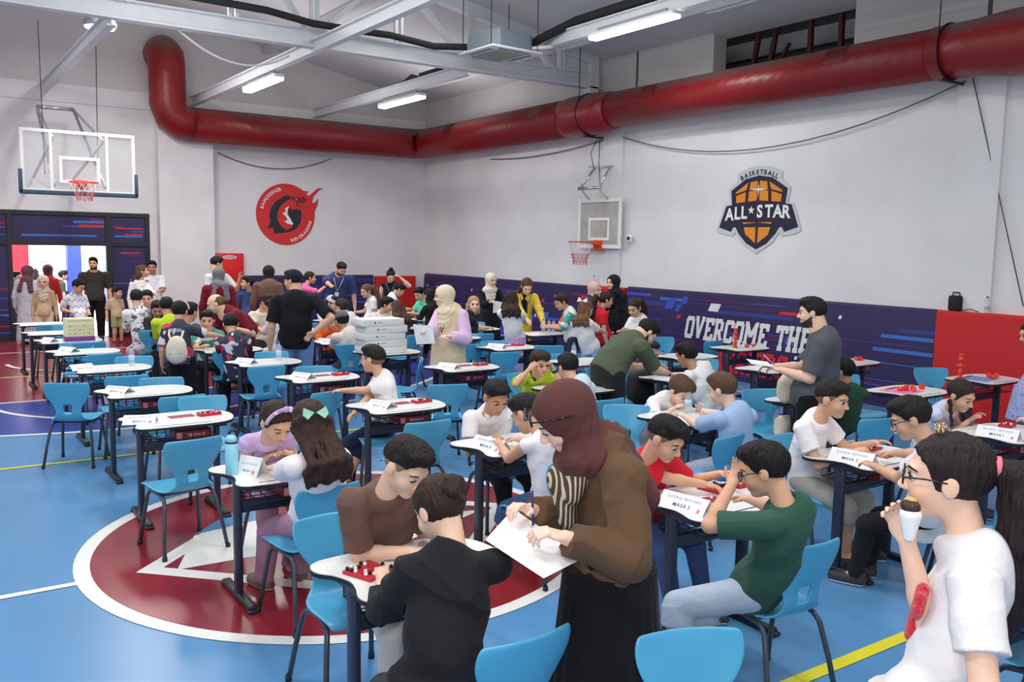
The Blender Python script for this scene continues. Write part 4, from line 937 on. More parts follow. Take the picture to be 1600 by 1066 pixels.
# yellow box
t = empty('game_box', (3.72, 1.86, ZT), math.radians(-20)); tag(t, 'pale yellow box reading KÜRE behind the ponytail', 'box')
m = MB(); m.box((0, 0, .05), (.26, .09, .10), mat('box_light_yellow', (226, 226, 170), .5), bev=.003); m.build('carton', t)
m = MB(); m.prism(disc(0, 0, .038, 20)[:-1], 0, .001, mat('box_orange_disc', (232, 176, 48), .5), T=lambda x, y, z: (x-.04, -.0455-z, y+.05)); text(m, 'KÜRE', .03, lambda u, v: (u-.04, -.0475, v+.04), M_ink, .02, .06, .8); m.build('print', t)
# loose sheets
def sheet(name, x, y, z, w_, d_, rz, label, mt=None, tilt=0.0, group=None, cat='paper'):
    m = MB(); m.box((0, 0, .001), (w_, d_, .002), mt or M_paper); o = m.build(name, loc=(x, y, z), rz=math.radians(rz)); o.rotation_euler[0] = tilt; return tag(o, label, cat, group)
sheet('paper_sheet', 8.18, 6.72, ZT, .30, .22, -20, 'sheet of paper on the desk in front of the man in grey, left one', group='loose white sheets'); sheet('paper_sheet', 8.42, 6.62, ZT, .26, .2, 10, 'sheet of paper on the desk in front of the man in grey, right one', group='loose white sheets'); sheet('paper_sheet', 5.1, 4.98, ZT, .28, .2, 20, 'sheet of paper under the arms of the boy bending low', group='loose white sheets')
sheet('paper_sheet', 6.55, 6.62, ZT, .28, .2, 12, 'sheet of paper the man in olive points at', group='loose white sheets'); sheet('paper_sheet', 3.3, 11.0, ZT, .3, .21, 12, 'sheet of paper among the children in jerseys', group='loose white sheets'); sheet('paper_sheet', 8.0, 11.0, ZT, .3, .21, 25, 'sheet of paper the girl in the lilac skirt writes on', group='loose white sheets'); sheet('paper_sheet', 7.55, 12.15, ZT, .3, .21, 5, 'sheet of paper before the fair-haired seated woman', group='loose white sheets'); sheet('paper_sheet', 4.95, 13.1, ZT, .3, .21, -10, 'sheet of paper between the two boys in white behind the black cap', group='loose white sheets')
sheet('paper_sheet', 3.7, 1.6, ZT, .3, .21, 12, 'white sheet on the desk beside the ponytailed girl', group='loose white sheets')
# orange building toys on the far right desks
M_or = mat('toy_orange', (236, 84, 40), .4); M_or2 = mat('toy_red_orange', (226, 52, 36), .4); M_orl = mat('toy_light_orange', (244, 150, 70), .4)
def barrel():
    m = MB(); m.lathe([(.018, 0), (.024, .006), (.020, .012), (.020, .035), (.024, .041), (.018, .047)], M_or, 14); return m.build('toy_barrel')
def cube_piece():
    m = MB(); m.box((0, 0, .02), (.05, .05, .04), M_or2, bev=.006); m.lathe([(.014, .04), (.014, .05)], M_or2, 10); return m.build('toy_block')
br0, cb0 = barrel(), cube_piece(); _bu = [False, False]
def piece(kind, x, y, z, label, lie=False, rz=0):
    o0 = (br0, cb0)[kind]; o = o0 if not _bu[kind] else o0.copy()
    if _bu[kind]: COL.objects.link(o)
    _bu[kind] = True; o.location = (x, y, z+(.024 if lie else 0)); o.rotation_euler = (math.pi/2 if lie else 0, 0, rz); tag(o, label, 'toy', 'orange toy pieces on the far right desks')
def tower(x, y, label, n=4):
    t = empty('toy_tower', (x, y, ZT)); tag(t, label, 'toy tower')
    z = 0
    m = MB(); m.lathe([(.045, 0), (.045, .008)], M_or2, 18); m.build('foot', t); z = .008
    for i in range(n):
        m = MB(); m.lathe([(.026, z), (.03, z+.008), (.022, z+.016), (.022, z+.052), (.03, z+.06), (.024, z+.066)], M_or if i % 2 else M_or2, 16); m.build('barrel', t); z += .066
    m = MB(); m.lathe([(.05, .008+.066*2), (.05, .016+.066*2)], M_or, 18); m.build('disc', t)
for k, rows, mt in (('E1', ((-.12, .05, 0), (-.04, .02, 1), (.03, .05, 0), (.09, .02, 0), (.22, .0, 1), (-.02, -.06, 0)), (240, 130, 190)), ('F1', ((.1, -.02, 1), (.16, .03, 1), (.02, -.09, 0), (.2, -.03, 0)), (120, 150, 220)), ('F2', ((.2, .05, 0), (.25, .0, 1)), None), ('F3', ((.05, -.03, 0), (.12, 0, 1), (.18, -.05, 0)), (200, 220, 205)), ('E3', ((-.1, .05, 1), (-.03, .02, 0), (.02, .06, 1), (-.12, -.03, 0)), (205, 200, 190))):
    x, y = DESKS[k]
    if mt:
        sheet('game_mat', x-.08, y+.03, ZT, .36, .30, 6, {'E1': 'bright pink playing sheet', 'F1': 'blue playing sheet before the red pad', 'F3': 'pale green playing sheet before the slogan', 'E3': 'grey playing sheet behind the dark jacket'}[k], mat('sheet_'+k, mt, .6), cat='sheet')
    for i, (dx, dy, kd) in enumerate(rows): piece(kd, x+dx, y+dy, ZT+.002, ('orange toy barrel ' if kd == 0 else 'red-orange toy block ')+{'E1': 'on the pink sheet', 'F1': 'by the blue sheet', 'F2': 'on the desk behind the man in grey', 'F3': 'beside the tower at the slogan', 'E3': 'behind the seated boy in white'}[k], lie=(i % 2 == 0 and kd == 0), rz=i)
    if k in ('E1', 'F1', 'F3'): sheet('toy_carton', x+.02, y+.2, ZT, .34, .08, 4, 'flat cream carton at the back of the '+{'E1': 'pink sheet', 'F1': 'blue sheet', 'F3': 'green sheet'}[k], mat('lid_cream', (232, 214, 180), .6), cat='box')
tower(9.5, 5.12, 'tall orange toy tower before the red pad'); tower(9.48, 8.3, 'tall orange toy tower in front of the slogan', 4)
# cloth bag, black bag
def lumpy(name, c, size, m, seed=1, n=14, parent=None):
    bm = bmesh.new(); bmesh.ops.create_uvsphere(bm, u_segments=n, v_segments=n, radius=1)
    rnd = random.Random(seed); ph = [rnd.uniform(0, 6) for _ in range(6)]
    for v in bm.verts:
        k = 1+.10*math.sin(3*v.co.x+ph[0])*math.sin(4*v.co.z+ph[1])+.08*math.sin(5*v.co.y+ph[2])
        q = [math.copysign(abs(a)**.7, a) for a in v.co]
        v.co = Vector((q[0]*size[0]*k, q[1]*size[1]*k, q[2]*size[2]*k))
    me = bpy.data.meshes.new(name); bm.to_mesh(me); bm.free(); me.materials.append(m); me.polygons.foreach_set('use_smooth', [True]*len(me.polygons))
    o = bpy.data.objects.new(name, me); COL.objects.link(o); o.location = c
    if parent: o.parent = parent
    return o
t = empty('cloth_bag', (6.56, 5.12, ZT)); tag(t, 'cream cloth bag on the desk beside the man in grey', 'bag'); lumpy('body', (0, 0, .12), (.075, .08, .13), mat('cream_canvas', (226, 216, 196), .9, bump=(14, .4)), 3, parent=t)
t = empty('hanging_bag', (6.46, 5.06, .30)); tag(t, 'cream, green and black cloth bag hanging below the desk by the man in grey', 'bag'); lumpy('upper', (0, 0, .24), (.075, .07, .12), mat('cream_canvas', (226, 216, 196), .9), 4, parent=t); lumpy('middle', (0, 0, .10), (.085, .08, .09), mat('green_canvas', (50, 92, 72), .9), 5, parent=t); lumpy('bottom', (0, 0, -.04), (.10, .09, .12), M_blk, 6, parent=t)
m = MB(); text(m, 'K', .07, lambda u, v: (u, -.096, v-.05), M_paper, .03); m.build('lettering', t)
t = empty('black_backpack', (6.52, 7.0, .44)); tag(t, 'black backpack on the chair beside the bending man', 'bag'); lumpy('body', (0, 0, .19), (.16, .11, .2), mat('black_fabric', (28, 28, 32), .8), 7, parent=t)
# ------------------------------------------------------------------ people: each garment, head of hair and body is one smooth blended surface
f32 = np.float32
def nrm(v): v = np.asarray(v, float); return v/max(1e-9, np.linalg.norm(v))
class Field:
    """a body part described as blended solids; evaluated on a grid and skinned"""
    def __init__(s): s.ops = []; s.post = []
    def rc(s, a, b, r1, r2, k=.02, op='u', tag=0): s.ops.append(('rc', np.array(a, float), np.array(b, float), float(r1), float(r2), k, op, tag)); return s
    def cc(s, a, b, r1, r2, k=.015, op='u', sc=None, tag=0): s.ops.append(('cc', np.array(a, float), np.array(b, float), float(r1), float(r2), k, op, tag, sc)); return s
    def el(s, c, r, R=None, k=.02, op='u', tag=0): s.ops.append(('el', np.array(c, float), np.array(r, float), np.eye(3) if R is None else np.array(R, float), k, op, tag)); return s
    def cut(s, p, n): s.post.append(('cut', np.array(p, float), nrm(n))); return s       # keep the side n points away from
    def fn(s, f): s.post.append(('fn', f)); return s
    def bounds(s):
        lo = np.full(3, 9e9); hi = -lo
        for o in s.ops:
            if o[-1] == 'x' or (o[0] in ('rc',) and o[6] != 'u') or (o[0] == 'cc' and o[6] != 'u') or (o[0] == 'el' and o[5] != 'u'): continue
            if o[0] in ('rc', 'cc'):
                r = max(o[3], o[4]); lo = np.minimum(lo, np.minimum(o[1], o[2])-r); hi = np.maximum(hi, np.maximum(o[1], o[2])+r)
            else:
                e = np.sqrt(((o[3]*o[2])**2).sum(1)); lo = np.minimum(lo, o[1]-e); hi = np.maximum(hi, o[1]+e)
        return lo, hi
    def mesh(s, h, fold=0.0, seed=0):
        lo, hi = s.bounds(); pad_ = 3*h+.015; lo = lo-pad_; hi = hi+pad_
        n = np.ceil((hi-lo)/h).astype(int)+1
        ax = [(lo[i]+h*np.arange(n[i])).astype(f32) for i in range(3)]
        D = np.full(n, .08, f32)
        for o in s.ops:
            kind = o[0]
            if kind in ('rc', 'cc'): k, op = o[5], o[6]; r = max(o[3], o[4]); l2 = np.minimum(o[1], o[2])-r; h2 = np.maximum(o[1], o[2])+r
            else: k, op = o[4], o[5]; e = np.sqrt(((o[3]*o[2])**2).sum(1)); l2 = o[1]-e; h2 = o[1]+e
            m = k+3*h+.004
            i0 = np.clip(np.floor((l2-m-lo)/h).astype(int), 0, n); i1 = np.clip(np.ceil((h2+m-lo)/h).astype(int)+1, 0, n)
            if np.any(i1 <= i0): continue
            X = ax[0][i0[0]:i1[0], None, None]; Y = ax[1][None, i0[1]:i1[1], None]; Z = ax[2][None, None, i0[2]:i1[2]]
            if kind == 'el':
                c, rr, R = o[1], o[2], o[3]
                px, py, pz = X-f32(c[0]), Y-f32(c[1]), Z-f32(c[2])
                # R columns are the ellipsoid's axes
                q = [px*f32(R[0, i])+py*f32(R[1, i])+pz*f32(R[2, i]) for i in range(3)]
                k0 = np.sqrt(sum((q[i]/f32(rr[i]))**2 for i in range(3))); k1 = np.sqrt(sum((q[i]/f32(rr[i]**2))**2 for i in range(3)))+f32(1e-6)
                d = k0*(k0-1)/k1
            else:
                a, b, r1, r2 = o[1], o[2], o[3], o[4]
                ba = b-a; L = np.linalg.norm(ba)
                if kind == 'cc' and o[8] is not None:      # flattened round bar: scale across
                    pass
                px, py, pz = X-f32(a[0]), Y-f32(a[1]), Z-f32(a[2])
                t = (px*f32(ba[0])+py*f32(ba[1])+pz*f32(ba[2]))/f32(max(1e-9, L*L))
                tc = np.clip(t, 0, 1)
                qx, qy, qz = px-tc*f32(ba[0]), py-tc*f32(ba[1]), pz-tc*f32(ba[2])
                rr = f32(r1)+tc*f32(r2-r1)
                if kind == 'rc': d = np.sqrt(qx*qx+qy*qy+qz*qz)-rr
                else:
                    ex, ey, ez = px-t*f32(ba[0]), py-t*f32(ba[1]), pz-t*f32(ba[2])
                    dr = np.sqrt(ex*ex+ey*ey+ez*ez)-rr; dt = np.maximum(-t, t-1)*f32(L)
                    d = np.maximum(dr, dt)
            G = D[i0[0]:i1[0], i0[1]:i1[1], i0[2]:i1[2]]
            if op == 'u':
                hh = np.clip(.5+.5*(G-d)/f32(k), 0, 1); G[...] = G+(d-G)*hh-f32(k)*hh*(1-hh)
            elif op == 's':
                hh = np.clip(.5-.5*(G+d)/f32(k), 0, 1); G[...] = G+(-d-G)*hh+f32(k)*hh*(1-hh)
        X = ax[0][:, None, None]; Y = ax[1][None, :, None]; Z = ax[2][None, None, :]
        if fold:
            rnd = random.Random(seed)
            for q in range(4):                       # soft creases running roughly across the cloth
                kx, ky, kz = rnd.uniform(-26, 26), rnd.uniform(-26, 26), rnd.uniform(14, 40)
                ph = X*kx+Y*ky+Z*kz+f32(rnd.uniform(0, 6))+f32(1.6)*np.sin(X*f32(rnd.uniform(9, 19))+Z*f32(rnd.uniform(5, 15)))
                amp = np.clip(.35+np.sin(X*f32(rnd.uniform(6, 12))+Y*f32(rnd.uniform(6, 12))+Z*f32(rnd.uniform(6, 12))+f32(rnd.uniform(0, 6))), 0, 1.3)
                D += f32(fold)*amp*(np.abs(np.sin(ph*f32(.5)))**f32(.7)-f32(.72))
        for p in s.post:
            if p[0] == 'cut':
                np.maximum(D, (X-f32(p[1][0]))*f32(p[2][0])+(Y-f32(p[1][1]))*f32(p[2][1])+(Z-f32(p[1][2]))*f32(p[2][2]), out=D)
            else: D = p[1](D, X, Y, Z).astype(f32)
        return nets(D, lo, h)
def nets(D, lo, h):
    S = D < 0
    c = [S[i:S.shape[0]-1+i, j:S.shape[1]-1+j, k:S.shape[2]-1+k] for i in (0, 1) for j in (0, 1) for k in (0, 1)]
    al = c[0].copy(); an = c[0].copy()
    for q in c[1:]: al &= q; an |= q
    cell = np.argwhere(an & ~al)
    if len(cell) == 0: return np.zeros((0, 3)), np.zeros((0, 4), int)
    idx = np.full(an.shape, -1, np.int64); idx[tuple(cell.T)] = np.arange(len(cell))
    acc = np.zeros((len(cell), 3)); cnt = np.zeros(len(cell))
    corner = {}
    for i in (0, 1):
        for j in (0, 1):
            for k in (0, 1): corner[i, j, k] = D[cell[:, 0]+i, cell[:, 1]+j, cell[:, 2]+k]
    for a in range(3):
        b, d = [x for x in range(3) if x != a]
        for u in (0, 1):
            for v in (0, 1):
                p = [0, 0, 0]; p[b] = u; p[d] = v; q = list(p); q[a] = 1
                d0, d1 = corner[tuple(p)], corner[tuple(q)]
                m = (d0 < 0) != (d1 < 0)
                t = np.where(m, d0/np.where(m, d0-d1, 1), 0)
                acc[m, b] += u; acc[m, d] += v; acc[:, a] += np.where(m, t, 0); cnt += m
    V = lo+h*(cell+acc/cnt[:, None])
    F = []
    for a in range(3):
        b, d = [(1, 2), (2, 0), (0, 1)][a]
        s0 = [slice(None)]*3; s1 = [slice(None)]*3; s0[a] = slice(0, -1); s1[a] = slice(1, None)
        ch = S[tuple(s0)] != S[tuple(s1)]
        E = np.argwhere(ch)
        E = E[(E[:, b] > 0) & (E[:, d] > 0) & (E[:, b] < an.shape[b]) & (E[:, d] < an.shape[d])]
        inside = S[E[:, 0], E[:, 1], E[:, 2]]
        def g(ob, od):
            P = E.copy(); P[:, b] -= ob; P[:, d] -= od; return idx[P[:, 0], P[:, 1], P[:, 2]]
        q = np.stack([g(1, 1), g(0, 1), g(0, 0), g(1, 0)], 1)
        q[~inside] = q[~inside][:, ::-1]
        F.append(q)
    F = np.concatenate(F); F = F[(F >= 0).all(1)]
    return V, F
def to_obj(name, V, F, mats, parent, mi=None):
    me = bpy.data.meshes.new(name)
    me.vertices.add(len(V)); me.vertices.foreach_set('co', np.asarray(V, np.float32).ravel())
    me.loops.add(F.size); me.loops.foreach_set('vertex_index', F.ravel().astype(np.int32))
    me.polygons.add(len(F)); me.polygons.foreach_set('loop_start', np.arange(0, F.size, 4, dtype=np.int32))
    for m in mats: me.materials.append(m)
    if mi is not None: me.polygons.foreach_set('material_index', np.asarray(mi, np.int32))
    me.polygons.foreach_set('use_smooth', np.ones(len(F), bool))
    me.update(calc_edges=True); me.validate()
    o = bpy.data.objects.new(name, me); COL.objects.link(o)
    if parent: o.parent = parent
    return o
def skin(tone): 
    c = {'l': (238, 196, 172), 'm': (222, 172, 142), 'd': (194, 143, 113), 'f': (242, 202, 184)}[tone]
    return mat('skin_'+tone, c, .5, .35, sss=.08)
def hairmat(c):
    return mat('hair_%d_%d_%d' % c, c, .62, .28, bump=(60, .8, (1, 1, .10)))
def cloth(c, rough=.85, tex=None):
    return mat('cloth_%d_%d_%d' % c, c, rough, .15, bump=(11, .55), sheen=.05)
def ik(a, t, l1, l2, pole):
    """two-bone reach: returns middle joint and the reached end"""
    a = np.asarray(a, float); t = np.asarray(t, float); d = t-a; L = np.linalg.norm(d); u = d/max(L, 1e-6)
    if L > (l1+l2)*.995: t = a+u*(l1+l2)*.995; L = (l1+l2)*.995
    L = max(L, abs(l1-l2)+.02)
    x = (l1*l1-l2*l2+L*L)/(2*L); hgt = math.sqrt(max(0, l1*l1-x*x))
    p = np.asarray(pole, float); p = p-u*np.dot(p, u); p = nrm(p)
    return a+u*x+p*hgt, t
def hand(F, wrist, fwd, palm, L, side, curl=.5, tag=0):
    """palm and five separate bent fingers. palm: normal on the palm side; L: hand length"""
    f = nrm(fwd); n = np.asarray(palm, float); n = nrm(n-f*np.dot(n, f)); x = np.cross(f, n)*side    # x towards the thumb
    R = np.stack([x, f, n], 1)
    pc = wrist+f*L*.27
    F.el(pc, (L*.21, L*.29, L*.085), R, k=.010)
    F.el(wrist+f*L*.13+x*L*.10+n*L*.03, (L*.10, L*.16, L*.08), R, k=.010)
    for i, (off, ln) in enumerate(((.155, .41), (.055, .46), (-.05, .43), (-.15, .34))):
        p0 = wrist+f*L*.48+x*L*off; c1 = curl*(.55+.1*i); sp = off*.35
        d1 = nrm(f*math.cos(c1)+n*math.sin(c1)+x*sp); d2 = nrm(f*math.cos(c1*2.1)+n*math.sin(c1*2.1)+x*sp); d3 = nrm(f*math.cos(c1*2.9)+n*math.sin(c1*2.9)+x*sp)
        p1 = p0+d1*L*ln*.45; p2 = p1+d2*L*ln*.31; p3 = p2+d3*L*ln*.24; r = L*.047
        F.rc(p0-d1*L*.06, p1, r*1.05, r, k=.003); F.rc(p1, p2, r, r*.92, k=.003); F.rc(p2, p3, r*.92, r*.8, k=.003)
    t0 = wrist+f*L*.16+x*L*.15+n*L*.03; d1 = nrm(f*.62+x*.62+n*.35); p1 = t0+d1*L*.21; d2 = nrm(f*.85+x*.15+n*.5); p2 = p1+d2*L*.17
    F.rc(t0, p1, L*.062, L*.056, k=.008); F.rc(p1, p2, L*.056, L*.045, k=.003)

def person(label, pos, face, head, h=1.35, pose='sit', hf=None, hp=20, hr=0, L=None, R=None, w=1.0, sk='m', top=(240, 240, 240), sleeve='short', bottom=(40, 42, 52), legs='long', hair='short', hc=(34, 26, 24), shoes=(60, 60, 66), res=.008, seat=.46, feet=None, lean=0, female=False, topmat=None, botmat=None, group=None, glasses=False, extras=None, hem=.0, twist=0, dark=None, knees=None, palmL=None, palmR=None, beard=False, curl=.55, sockH=None, collar=None, hemdrop=0.0, foldA=.0036, puff=0.0, fringe=0.0):
    """pos: pelvis x, y on the floor plan; face: heading in degrees; head: centre of the head (x, y, z); L, R: wrist targets in the hall"""
    root = empty('person', (pos[0], pos[1], 0), math.radians(face-90)); tag(root, label, 'person', group)
    a = math.radians(face-90); ca, sa = math.cos(a), math.sin(a)
    def loc(p):
        x, y = p[0]-pos[0], p[1]-pos[1]; return np.array([x*ca+y*sa, -x*sa+y*ca, p[2]])
    HC = loc(head); kid = h < 1.56
    Hh = .236 if kid and h > 1.2 else (.240 if not kid else .212)          # chin to crown
    hw = math.radians((hf if hf is not None else face)-face); hpr = math.radians(hp); hrr = math.radians(hr)
    Rh = np.array(Matrix.Rotation(hw, 3, 'Z') @ Matrix.Rotation(-hpr, 3, 'X') @ Matrix.Rotation(hrr, 3, 'Y'))
    H = lambda x, y, z: HC+Rh @ (np.array([x, y, z])*Hh)
    pz = seat+.065*h if pose == 'sit' else .515*h
    P = np.array([0, 0, pz])
    skull = H(0, -.16, -.28)
    nb = skull-Rh @ np.array([0, 0, 1])*.02*h+np.array([0, -.02*h, -.042*h])       # base of the neck
    up = nrm(nb-P); 
    rt = nrm(np.cross(np.array([math.sin(math.radians(twist)), math.cos(math.radians(twist)), 0]), np.array([0, 0, 1]))); rt = nrm(rt-up*np.dot(rt, up)*.0)
    fw = nrm(np.cross(up, rt)); B = np.stack([rt, fw, up], 1)
    TL = np.linalg.norm(nb-P)
    bow = -fw*.03*h
    S = lambda t: P+(nb-P)*t+bow*4*t*(1-t)
    sw = (.116 if not female else .101)*h*(.90 if kid else 1.0)*(.5+.5*w)
    shc = S(.90)-fw*.010*h
    sh = {1: shc+rt*sw-up*.012*h, -1: shc-rt*sw-up*.012*h}
    l1, l2 = .178*h, .152*h; hl = .100*h
    # ---- arms
    arms = {}
    for sd, tg in ((1, R), (-1, L)):
        if tg is None: tgt = sh[sd]+np.array([sd*.05*h, .02*h, -.32*h]); hd = None
        else: tgt = loc(tg)
        pole = np.array([sd*.38, -.55, -.80]) 
        el, wr = ik(sh[sd], tgt, l1, l2, pole)
        arms[sd] = (sh[sd], el, wr)
    # ---- legs
    robe = legs in ('skirt', 'dress'); lk = .74 if robe else 1.0
    hipw = .058*h*(.6+.4*w)*lk; l3, l4 = .245*h, .245*h
    lg = {}
    for sd in (1, -1):
        hip = P+np.array([sd*hipw, 0.0, -.02*h])
        if pose == 'sit':
            ft = loc((*feet[0 if sd < 0 else 1], .05*h)) if feet else np.array([sd*.085*h, .30*h, .052*h])
            if knees: 
                kn = loc(knees[0 if sd < 0 else 1]); an = ft
            else:
                kn, an = ik(hip, ft, l3, l4, np.array([sd*.18, 1, .6]))
        else:
            ft = loc((*feet[0 if sd < 0 else 1], .045*h)) if feet else np.array([sd*.062*h, -.01, .045*h])
            ds = np.linalg.norm(hip-ft)*.503; kn, an = ik(hip, ft, ds, ds, np.array([sd*.05, 1, 0]))
        lg[sd] = (hip, kn, an)
    sk_m = skin(sk); hm = hairmat(hc)
    cov = hair.startswith('hijab')
    # ---- body
    Fb = Field()
    cw = .089*h*w; cd = .060*h*w
    bs = .90 if sleeve != 'none' else 1.0; Fb.el(S(.70), (cw*bs, cd*bs, .12*h), B, k=.03); Fb.el(S(.35), (cw*.84*bs, cd*.95*bs, .13*h), B, k=.03); Fb.el(P+up*.01*h, (cw*.92, cd*1.05, .07*h), B, k=.03)
    Fb.rc(sh[1]*.93+shc*.07, sh[-1]*.93+shc*.07, .026*h*w, .026*h*w, k=.03)
    nr = (.0315 if kid or female else .039)*h*(.7+.3*w)
    Fb.rc(nb-up*.01*h, skull+Rh @ np.array([0, .02, .02])*Hh, nr*1.12, nr, k=.025)
    for sd in (1, -1):
        a_, e_, w_ = arms[sd]; ra = .0275*h*(.55+.45*w)
        Fb.rc(a_, e_, ra*(1.0 if sleeve != 'none' else 1.12), ra*.86, k=.02); Fb.rc(e_, e_+(w_-e_)*.35, ra*.86, ra*.84, k=.012); Fb.rc(e_+(w_-e_)*.3, w_, ra*.84, ra*.56, k=.012)
        fd = nrm(w_-e_)
        pm = (palmR if sd > 0 else palmL)
        pm = np.array([-sd*.15, -.15, -1.0]) if pm is None else (np.array([[ca, sa, 0], [-sa, ca, 0], [0, 0, 1]]) @ np.array(pm, float))
        if (R if sd > 0 else L) is None: pm = np.array([-sd, .2, 0])
        hand(Fb, w_-fd*.004, fd*.92+nrm(np.array([0, .25, 0])) * .15, pm, hl, sd, curl)
        hp_, k_, n_ = lg[sd]
        Fb.rc(hp_, k_, .050*h*w*lk, .036*h*(.6+.4*w), k=.02); Fb.rc(k_, k_+(n_-k_)*.35, .036*h*(.6+.4*w), .0355*h*(.6+.4*w), k=.015); Fb.rc(k_+(n_-k_)*.3, n_, .0355*h*(.6+.4*w), .021*h, k=.015)
        Fb.rc(n_, n_+np.array([0, .07*h, -.028*h]), .022*h, .018*h, k=.012)
    # head
    e3 = Rh
    hd = lambda c, r, k=.012, op='u': Fb.el(H(*c), np.array(r)*Hh, e3, k=k, op=op)
    chub = 1+.10*(w-1)
    hd((0, -.07, .13), (.345, .44, .37), .02); jw = .262 if kid or female else .285; hd((0, .10, -.14), (jw*chub, .312, .315), .03); hd((0, .27, -.39), (.105, .115, .085), .03)
    for s_ in (-1, 1):
        hd((s_*.15, .235, -.14), (.13*chub, .13, .13), .02)                                   # cheek
        hd((s_*.355, -.05, -.02), (.035, .095, .135), .008)                                  # ear
    hd((0, .345, .12), (.22, .07, .055), .02)
    for s_ in (-1, 1): hd((s_*.145, .43, .02), (.095, .055, .05), .012, 's')
    Fb.rc(H(0, .39, .03), H(0, .475, -.12), .030*Hh, .052*Hh, k=.008)
    for s_ in (-1, 1): hd((s_*.055, .43, -.135), (.04, .05, .035), .006)
    hd((0, .365, -.262), (.10, .055, .026), .010); hd((0, .36, -.298), (.082, .055, .028), .008)
    V, F_ = Fb.mesh(res)
    C = V[F_].mean(1); q = (C-HC) @ Rh/Hh
    mi = np.zeros(len(F_), int)
    lip = ((q[:, 0]/.105)**2+((q[:, 2]+.280)/.045)**2 < 1) & (q[:, 1] > .36); mi[lip] = 1
    if beard:
        zl = np.interp(q[:, 1], [-.05, .05, .18, .28, .36, .46], [-.06, -.14, -.24, -.30, -.335, -.345])
        bd = (q[:, 1] > -.02) & (q[:, 2] < zl) & (q[:, 2] > -.53) & ~lip & (np.abs(q[:, 0]) < .36)
        bd |= (q[:, 1] > .34) & (np.abs(q[:, 2]+.222) < .026) & (np.abs(q[:, 0]) < .15)
        mi[bd] = 2
    if sockH:     # long socks or bare lower legs drawn on the body itself
        pass
    body = to_obj('body', V, F_, [sk_m, mat('lip_'+sk, {'l': (220, 152, 136), 'm': (200, 134, 114), 'd': (152, 98, 80), 'f': (220, 150, 138)}[sk], .4, .4), mat('beard', (66, 50, 43), .85)], root, mi)
    # eyes and brows
    ev = []; 
    m = MB(); M_sc = mat('eye_white', (206, 196, 190), .3); M_ir = mat('eye_dark', (36, 24, 20), .15)
    lookdown = min(.8, max(0, (hp-8)/45))
    if hp < 50:
        for s_ in (-1, 1):
            m = MB(); c = H(s_*.145, .332, .018); r = .066*Hh; g = nrm(Rh @ np.array([0, 1, -lookdown*.9])); n_ = 12
            M3 = np.array(Vector((0, 0, 1)).rotation_difference(Vector(g)).to_matrix())
            vs = []; fs = []; 
            for i in range(9):
                th = math.pi*.62*i/8
                for k in range(n_): vs.append(c+M3 @ (np.array([r*1.0*math.sin(th)*math.cos(2*math.pi*k/n_), r*math.sin(th)*math.sin(2*math.pi*k/n_), r*math.cos(th)])))
            for lo_, hi_, mm in ((0, 4, M_ir), (4, 8, M_sc)):
                m.add(vs, [(i*n_+k, i*n_+(k+1) % n_, (i+1)*n_+(k+1) % n_, (i+1)*n_+k) for i in range(lo_, hi_) for k in range(n_)], mm, True)
            m.build('eye', root)
        m = MB()
        for s_ in (-1, 1):
            m.tube([H(s_*x, y, z) for x, y, z in ((.06, .385, .105), (.13, .395, .135), (.20, .365, .130), (.25, .30, .10))], [.010*Hh, .017*Hh, .015*Hh, .007*Hh], hm, 6)
            lz = .05-.045*lookdown
            m.tube([H(s_*x, y, z) for x, y, z in ((.075, .385, lz-.015), (.11, .402, lz+.01), (.15, .405, lz+.015), (.19, .39, lz+.006), (.225, .355, lz-.015))], .008*Hh, M_ir, 5)
        m.build('eyebrows', root)
    # ---- hair or scarf
    def hairline(front=.30, nape=-.26, side=-.02, back=-.12):
        ys = np.array([-.6, -.35, -.12, .02, .10, .20, .34, .6]); zs = np.array([nape, nape, back, side, side+.04, .17, front, front])
        return ys, zs
    def cutface(ys, zs, amp=.02):
        def f(D, X, Y, Z):
            qx = ((X-HC[0])*Rh[0, 0]+(Y-HC[1])*Rh[1, 0]+(Z-HC[2])*Rh[2, 0])/Hh
            qy = ((X-HC[0])*Rh[0, 1]+(Y-HC[1])*Rh[1, 1]+(Z-HC[2])*Rh[2, 1])/Hh
            qz = ((X-HC[0])*Rh[0, 2]+(Y-HC[1])*Rh[1, 2]+(Z-HC[2])*Rh[2, 2])/Hh
            line = np.interp(qy.ravel(), ys, zs).reshape(qy.shape)-fringe*np.clip((qy-.2)*5, 0, 1)*(.5+.5*np.cos(qx*9+1))+amp*np.sin(qx*40)*np.cos(qy*31)
            return np.maximum(D, (line-qz)*Hh*.8)
        return f
    def strands(A, fx=60):
        def f(D, X, Y, Z):
            qx = ((X-HC[0])*Rh[0, 0]+(Y-HC[1])*Rh[1, 0]+(Z-HC[2])*Rh[2, 0]); qy = ((X-HC[0])*Rh[0, 1]+(Y-HC[1])*Rh[1, 1]+(Z-HC[2])*Rh[2, 1])
            return D+A*(np.sin(qx*fx*6+4*np.sin(qy*40))*.6+np.sin(qy*fx*5+3*np.sin(qx*50+Z*30))*.5+.5*np.sin(Z*90+qx*60)+1.2*np.sin(qx*70+qy*50+3)*np.sin(qy*60-qx*30))
        return f
    hres = min(res, .0065)
